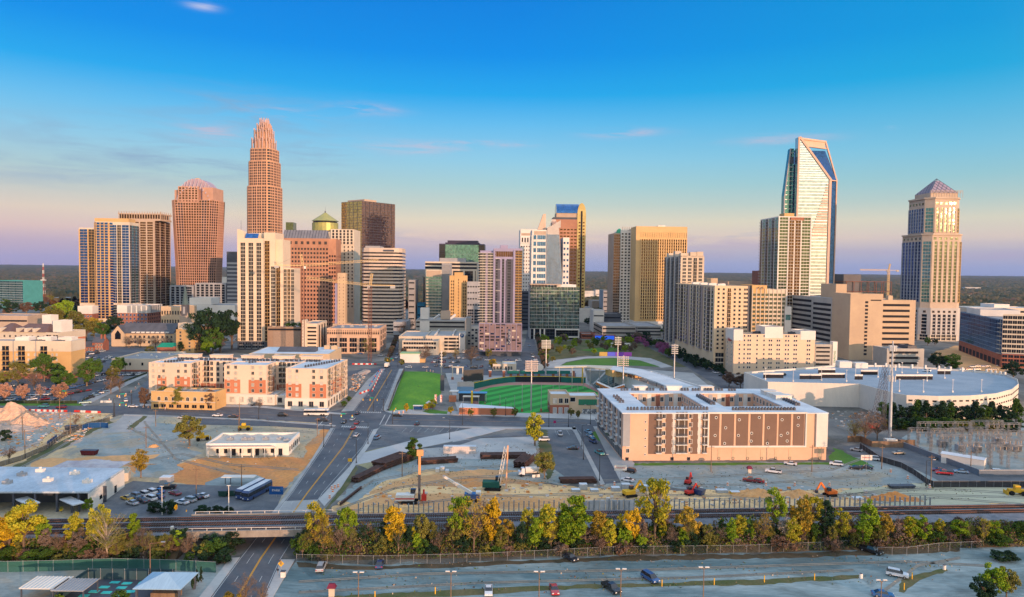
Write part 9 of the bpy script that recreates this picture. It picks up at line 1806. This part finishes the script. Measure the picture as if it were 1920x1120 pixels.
t = thing('mobile_crane','blue crane with a long white telescopic boom raised to the left','crane',G(884,940),R(0)); q = MB(); q.box(-2.2,2.6,-1.3,1.3,.8,2.6); q.build('body',paint('blue'),t); q = MB(); q.box(1.4,2.9,-1.1,1.1,1.2,3.2); q.build('counterweight',m_white,t); q = MB(); q.beam((0,0,2.6),(-5,.3,5.4),.9); q.beam((-5,.3,5.4),(-8.6,.6,7.5),.65); q.build('boom',m_white,t); q = MB(); q.box(-9.2,-8.4,.3,.9,7.2,7.9); q.build('boom_head',m_metal,t)
for x in (-1.5,0,1.6):
 for s in (-1,1): q = MB(); q.tube((x,s * .9,.55),(x,s * 1.3,.55),.55,n=12); q.build('wheel',m_tyre,t)
q = MB(); q.beam((-8.8,.6,7.2),(-8.8,.6,4.4),.05); q.box(-9,-8.6,.4,.8,3.8,4.4); q.build('hook',m_dk,t)
def excavator(px,py,ang,desc,m,sc=1.0):
 t = thing('excavator',desc,'excavator',G(px,py),R(ang),'excavators'); t.scale = (sc,) * 3; tracks(t); q = MB(); q.box(-2.2,1.4,-1.3,1.3,1,2.1); q.build('body',m,t); q = MB(); q.box(.2,1.5,.1,1.2,2.1,3.3); q.build('operator_cab',m_cglass,t); q = MB(); q.beam((1.2,-.3,1.8),(3.6,-.3,5),.6); q.build('boom',m,t); q = MB(); q.beam((3.6,-.3,5),(5.2,-.3,2.2),.45); q.build('stick',m,t); q = MB(); q.prism([(4.9,-.9),(5.6,-.9),(5.6,.3),(4.9,.3)],1.2,2.3); q.build('bucket',m_dk,t)
excavator(1181,931,20,'yellow excavator on the tan construction strip',m_yell); excavator(1556,930,190,'orange lift machine with boom lowered near the soil heap',m_orng,.9); excavator(1293,928,30,'small red and white digger beside the blue skip',m_redp,.7); excavator(1290,908,60,'small red digger behind the tall yellow tree',m_redp,.7); excavator(1805,655,10,'tiny orange lift at the foot of the stone tower',m_orng,.8); excavator(1876,676,140,'tiny red lift beside the blue glass block',m_redp,.8)
def dozer(px,py,ang,desc):
 t = thing('bulldozer',desc,'bulldozer',G(px,py),R(ang),'bulldozers'); q = MB(); q.box(-2.6,2.4,-.8,.8,.9,1.9); q.build('body',m_yell,t); q = MB(); q.box(-1,.6,-.8,.8,1.9,3.2); q.build('operator_cab',m_yell,t); q = MB(); q.box(3,3.2,-1.6,1.6,.1,1.3); q.build('blade',m_yell,t)
 for x in (-1.8,1.7):
  for s in (-1,1): q = MB(); q.tube((x,s * .8,.75),(x,s * 1.3,.75),.75,n=14); q.build('wheel',m_tyre,t)
dozer(1905,928,170,'yellow grader on the pale track at the far right'); dozer(458,807,10,'yellow loader standing behind the white low office'); dozer(380,826,30,'dark yellow loader under the olive tree')
def skip(px,py,ang,L,m,desc,nm='skip',h=1.9): t = thing(nm,desc,'skip',G(px,py),R(ang)); q = MB(); q.prism([(-L / 2 + .5,-1.1),(L / 2 - .5,-1.1),(L / 2 - .5,1.1),(-L / 2 + .5,1.1)],.15,h,0,1,poly2=[(-L / 2,-1.2),(L / 2,-1.2),(L / 2,1.2),(-L / 2,1.2)]); q.build('bin',[m,m_dk],t); q = MB(); [q.box(-L / 2 + L * (k + .5) / 5 - .08,-L / 2 + L * (k + .5) / 5 + .08,-1.28,-1.15,.3,h) for k in range(5)]; q.build('ribs',m,t); return t
skip(1305,926,-45,6,paint('navy'),'blue open skip on the tan construction strip'); skip(168,853,0,6,mat('m_skipr',(.12,.02,.025)),'dark red skip with white debris on the dirt lot'); skip(134,806,10,5,m_dk,'black skip beside the dirt road'); skip(420,930,0,3,mat('m_skg',(.02,.07,.06)),'dark green dumpster beside the coaches, left one'); skip(437,929,0,3,mat('m_skg',0),'dark green dumpster beside the coaches, right one'); skip(1690,915,5,9,m_dk,'low black trailer by the end of the screened fence','trailer',1.0)
# stacks of steel beams
mbm = mat('m_beam',(.10,.055,.045),(.06,.035,.03),scale=.5)
def stack(a,c,nx,nz,desc,w=.8):
 p,q_ = G(*a),G(*c); L = (q_ - p).length; t = thing('beam_stack',desc,'beam stack',p,math.atan2(q_.y - p.y,q_.x - p.x),'stacks of steel beams')
 for j in range(nz):
  for i in range(nx): y = i * w + j * .15; z = .2 + j * .75; o = rs.uniform(-.5,.5); q = MB(); q.box(o,L + o,y,y + .6,z,z + .1); q.box(o,L + o,y,y + .6,z + .6,z + .7); q.box(o,L + o,y + .25,y + .35,z + .1,z + .6); q.build('steel_beam',mbm,t)
stack((672,906),(725,880),4,2,'stack of rusty steel beams nearest the main road'); stack((722,882),(775,862),8,3,'largest stack of rusty steel beams below the driveway'); stack((786,873),(858,868),5,2,'stack of rusty beams in front of the white slab'); stack((903,862),(990,861),6,2,'long stack of rusty beams on the concrete pad'); stack((985,880),(1003,864),6,3,'short high stack of beams beside the tanker truck'); stack((1052,908),(1118,907),4,2,'stack of beams at the end of the asphalt lot'); stack((640,948),(680,916),1,1,'single long steel beam lying on the blue gravel')
def crate(px,py,w,d,h,m,desc,nm='container',ang=2): t = thing(nm,desc,nm.replace('_',' '),G(px,py),R(ang)); q = MB(); q.box(-w / 2,w / 2,0,d,0,h); q.build('body',m,t); q = MB(); n = max(2,int(w / .8)); [q.box(-w / 2 + w * k / n - .05,-w / 2 + w * k / n + .05,-.06,0,.05,h - .05) for k in range(n + 1)]; q.build('ribs',m,t); q = MB(); q.box(-w / 2,w / 2,0,d,h + .002,h + .06); q.build('lid',m_roofw,t); return t
crate(862,851,13,2.6,2.8,mat('m_ctr',(.62,.55,.52)),'long pale shipping container on the concrete slab')
for px,py,w,h,c,ds in ((1094,919,2.6,1.8,'m_galv','large grey metal trench box'),(1080,923,2.8,.7,'m_galv','low grey metal plate stack'),(1115,923,2.6,.7,'m_galv','low grey metal plate stack'),(1155,922,2.8,1.2,'m_galv','grey metal trench box'),(1174,919,2.8,1.8,'m_galv','large grey metal trench box'),(1195,923,3,1,'m_white','white site box'),(1208,921,2.4,1.6,'m_galv','grey metal trench box'),(1355,925,3.6,.9,'m_galv','low grey metal plate stack'),(1380,928,3,.8,'m_yell','yellow formwork stack'),(1610,938,3,.6,'m_white','white sheet pile'),(820,886,1.4,1.2,'m_white','white water tank'),(829,884,1.4,1.4,'m_white','white water tank'),(838,887,1.2,.8,'m_white','white water tank')): later(crate(px,py,w,2,h,MATS[c],'','site_box'),ds,'on the construction strip','site box',px,'site boxes')
t = thing('canopy','white flat canopy on thin posts in the dirt yard behind the coaches','canopy',G(448,908)); q = MB(); q.box(-5.5,5.5,-1.4,1.6,2.5,2.7); q.build('roof',m_white,t)
for x in (-4.6,-2.8): q = MB(); q.box(x - .1,x + .1,-.1,.1,0,2.5); q.build('post',m_dk,t)
t = thing('crawler_crane','dark lattice crane with two booms before the white deck wall','crane',G(1634,806)); tracks(t,5,3.2); q = MB(); q.box(-2.2,3,-1.5,1.5,1,3); q.build('engine_housing',m_redp,t); q = MB(); lattice(q,(0,0,2),(6,1,30),1.4,12,.11); q.build('boom',m_dk,t); q = MB(); lattice(q,(5.5,0,1),(6.2,0,28),1.2,12,.11); q.build('leader',m_dk,t)
crate(309,908,3.6,3,2.2,m_grey,'grey steel bin shed at the top of the depot lot','shed')
# heaps
def heap(px,py,w,d,h,m,desc,seed,nm='soil_heap'):
 rg = np.random.default_rng(seed); n = 22; V,Fc = [],[]
 for j in range(n):
  for i in range(n): x,y = -1 + 2 * i / (n - 1),-1 + 2 * j / (n - 1); r = min(1,math.hypot(x,y)); z = (1 - r) ** .8 * (.8 + .4 * math.sin(3 * x + seed) * math.cos(4 * y)) + (rg.normal(0,.07) if r < .95 else 0); V.append((x * w / 2,y * d / 2,max(0,z) * h))
 for j in range(n - 1):
  for i in range(n - 1): k = j * n + i; Fc.append((k,k + 1,k + n + 1,k + n))
 me = bpy.data.meshes.new(nm); me.from_pydata(V,[],Fc); me.materials.append(m); o = put(nm,me,None,G(px,py,.03)); tag(o,desc,'heap','heaps of soil and rubble')
mrub = mat('m_rubb',(.66,.42,.28),(.42,.27,.19),scale=.5,fine=.45,bump=.8)
heap(20,786,26,20,7.5,mrub,'tall peach heap of broken rubble at the demolition yard',1,'rubble_heap'); heap(52,796,18,14,4.5,mrub,'lower rubble heap beside the tall one',2,'rubble_heap'); heap(5,806,30,14,2.5,m_rubble,'wide grey heap of rubble at the yard edge',3,'rubble_heap'); heap(168,873,24,12,2.2,mat('m_tarp',(.50,.48,.50),(.36,.33,.38),scale=.2),'large tarpaulin covered heap behind the depot',4); heap(288,838,4,3,1.6,m_dirt,'small brown dirt heap on the gravel lot',5)
heap(1412,928,15,6,2.4,m_dirt,'brown soil heap beside the yellow formwork',6); heap(1495,930,12,6,2.2,m_dirt,'brown soil heap before the orange lift',7); heap(1675,936,18,5,2.2,m_orange,'long orange soil heap by the black trailer',8); heap(745,955,22,6,1.5,m_tan,'dry grass mound beside the drilling rig',9); heap(985,945,26,6,1.6,m_dirt,'dry brown mound along the railway',10); heap(683,698,8,22,1.6,m_rubble,'long rubble strip beside the coral apartments',12,'rubble_heap')
# lower left court, pavilion and canopy
t = thing('pavilion','open pavilion with blue grey hipped roof at the lower left','pavilion',G(312,1118)); q = MB(); c4 = [(-5.2,-4.2),(5.2,-4.2),(5.2,4.2),(-5.2,4.2)]; q.prism(c4,3.4,3.55,0); q.prism(c4,3.55,5.4,0,poly2=[(-.3,-.1),(.3,-.1),(.3,.1),(-.3,.1)]); q.build('roof',mat('m_pav',(.30,.46,.60),(.25,.39,.52),scale=.8,stretch=(4,.3,1)),t)
for x in (-4.6,4.6):
 for y in (-3.6,3.6): q = MB(); q.box(x - .2,x + .2,y - .2,y + .2,0,3.4); q.build('post',m_dk,t)
q = MB(); q.box(-3,3,-1,1,0,1.1); q.build('counter',m_wood,t)
t = thing('court','dark padel court of turquoise mats behind black screens','court',G(225,1112)); q = MB(); q.box(-11,9,-4,6.5,0,.06); q.build('floor',m_dk,t)
for x,y in ((-4,5),(-1,4.6),(2.6,5),(-5,2.6),(-1,2.4),(-6,.4),(2,.6),(-3,0),(-7,-1.6),(1,-1.6)): q = MB(); q.box(x - 1.05,x + 1.05,y - .55,y + .55,.0601,.12); q.build('mat',mat('m_turq',(.05,.5,.48)),t)
for x0,x1,y0,y1 in ((-11,9,6.5,6.6),(-11.1,-11,-4,6.5)): q = MB(); q.box(x0,x1,y0,y1,0,2.6); q.build('screen',mat('m_screenb',(.03,.07,.09)),t)
for k in range(8): q = MB(); q.box(-11 + 2.8 * k,-10.9 + 2.8 * k,6.38,6.5,0,2.7); q.build('post',m_metal,t)
for px,py,w,ds,c in ((88,1116,8,'white slatted canopy left of the court','m_white'),(142,1120,7,'grey flat canopy with black frame beside the court','m_grey')):
 t = thing('canopy',ds,'canopy',G(px,py)); q = MB(); q.box(-w / 2,w / 2,-3,3,2.7,2.85); [q.box(-w / 2 + w * k / 9 - .05,-w / 2 + w * k / 9 + .05,-3.05,3.05,2.85,2.95) for k in range(10)]; q.build('roof',MATS[c],t)
 for x in (-w / 2 + .2,w / 2 - .2): q = MB(); q.box(x - .12,x + .12,-2.7,-2.46,0,2.7); q.box(x - .12,x + .12,2.46,2.7,0,2.7); q.build('post',m_dk,t)
for px,py,ds in ((622,1118,'maroon hooded pay booth at the lot edge'),(1405,889,'small maroon roofed pay booth before the brown apartments')): t = thing('pay_booth',ds,'booth',G(px,py),0,'pay booths'); q = MB(); q.box(-.6,.6,-.4,.4,0,2); q.build('body',m_cream,t); q = MB(); q.prism([(-1,-.8),(1,-.8),(1,.8),(-1,.8)],2,2.9,0,poly2=[(-.6,-.3),(.6,-.3),(.6,.3),(-.6,.3)]); q.build('roof',mat('m_maroon',(.16,.02,.05)),t)
for px,py,ds in ((52,962,'white slanted roof panel under the yellow trees, left one'),(135,962,'white slanted roof panel under the yellow trees, right one')): t = thing('fuel_canopy',ds,'canopy',G(px,py),R(-35)); q = MB(); q.box(-4.5,4.5,-1.6,1.6,3.4,3.7); q.build('roof',m_roofw,t); q = MB(); q.box(-.3,.3,-.3,.3,0,3.4); q.build('post',m_dk,t)
# ================================================================ evening air
def haze():
 m = bpy.data.materials.new('m_haze'); m.use_nodes = True; N,L = m.node_tree.nodes,m.node_tree.links; N.remove(N['Principled BSDF'])
 v = N.new('ShaderNodeVolumePrincipled'); v.inputs['Color'].default_value = (.30,.50,1.0,1); v.inputs['Density'].default_value = 1.5e-5; v.inputs['Anisotropy'].default_value = 0.0
 L.new(v.outputs[0],N['Material Output'].inputs['Volume'])
 b = MB(); b.box(-17500,17500,-1200,19000,-1.5,320); o = b.build('haze',m); o['kind'] = 'stuff'
haze()
write_labels()
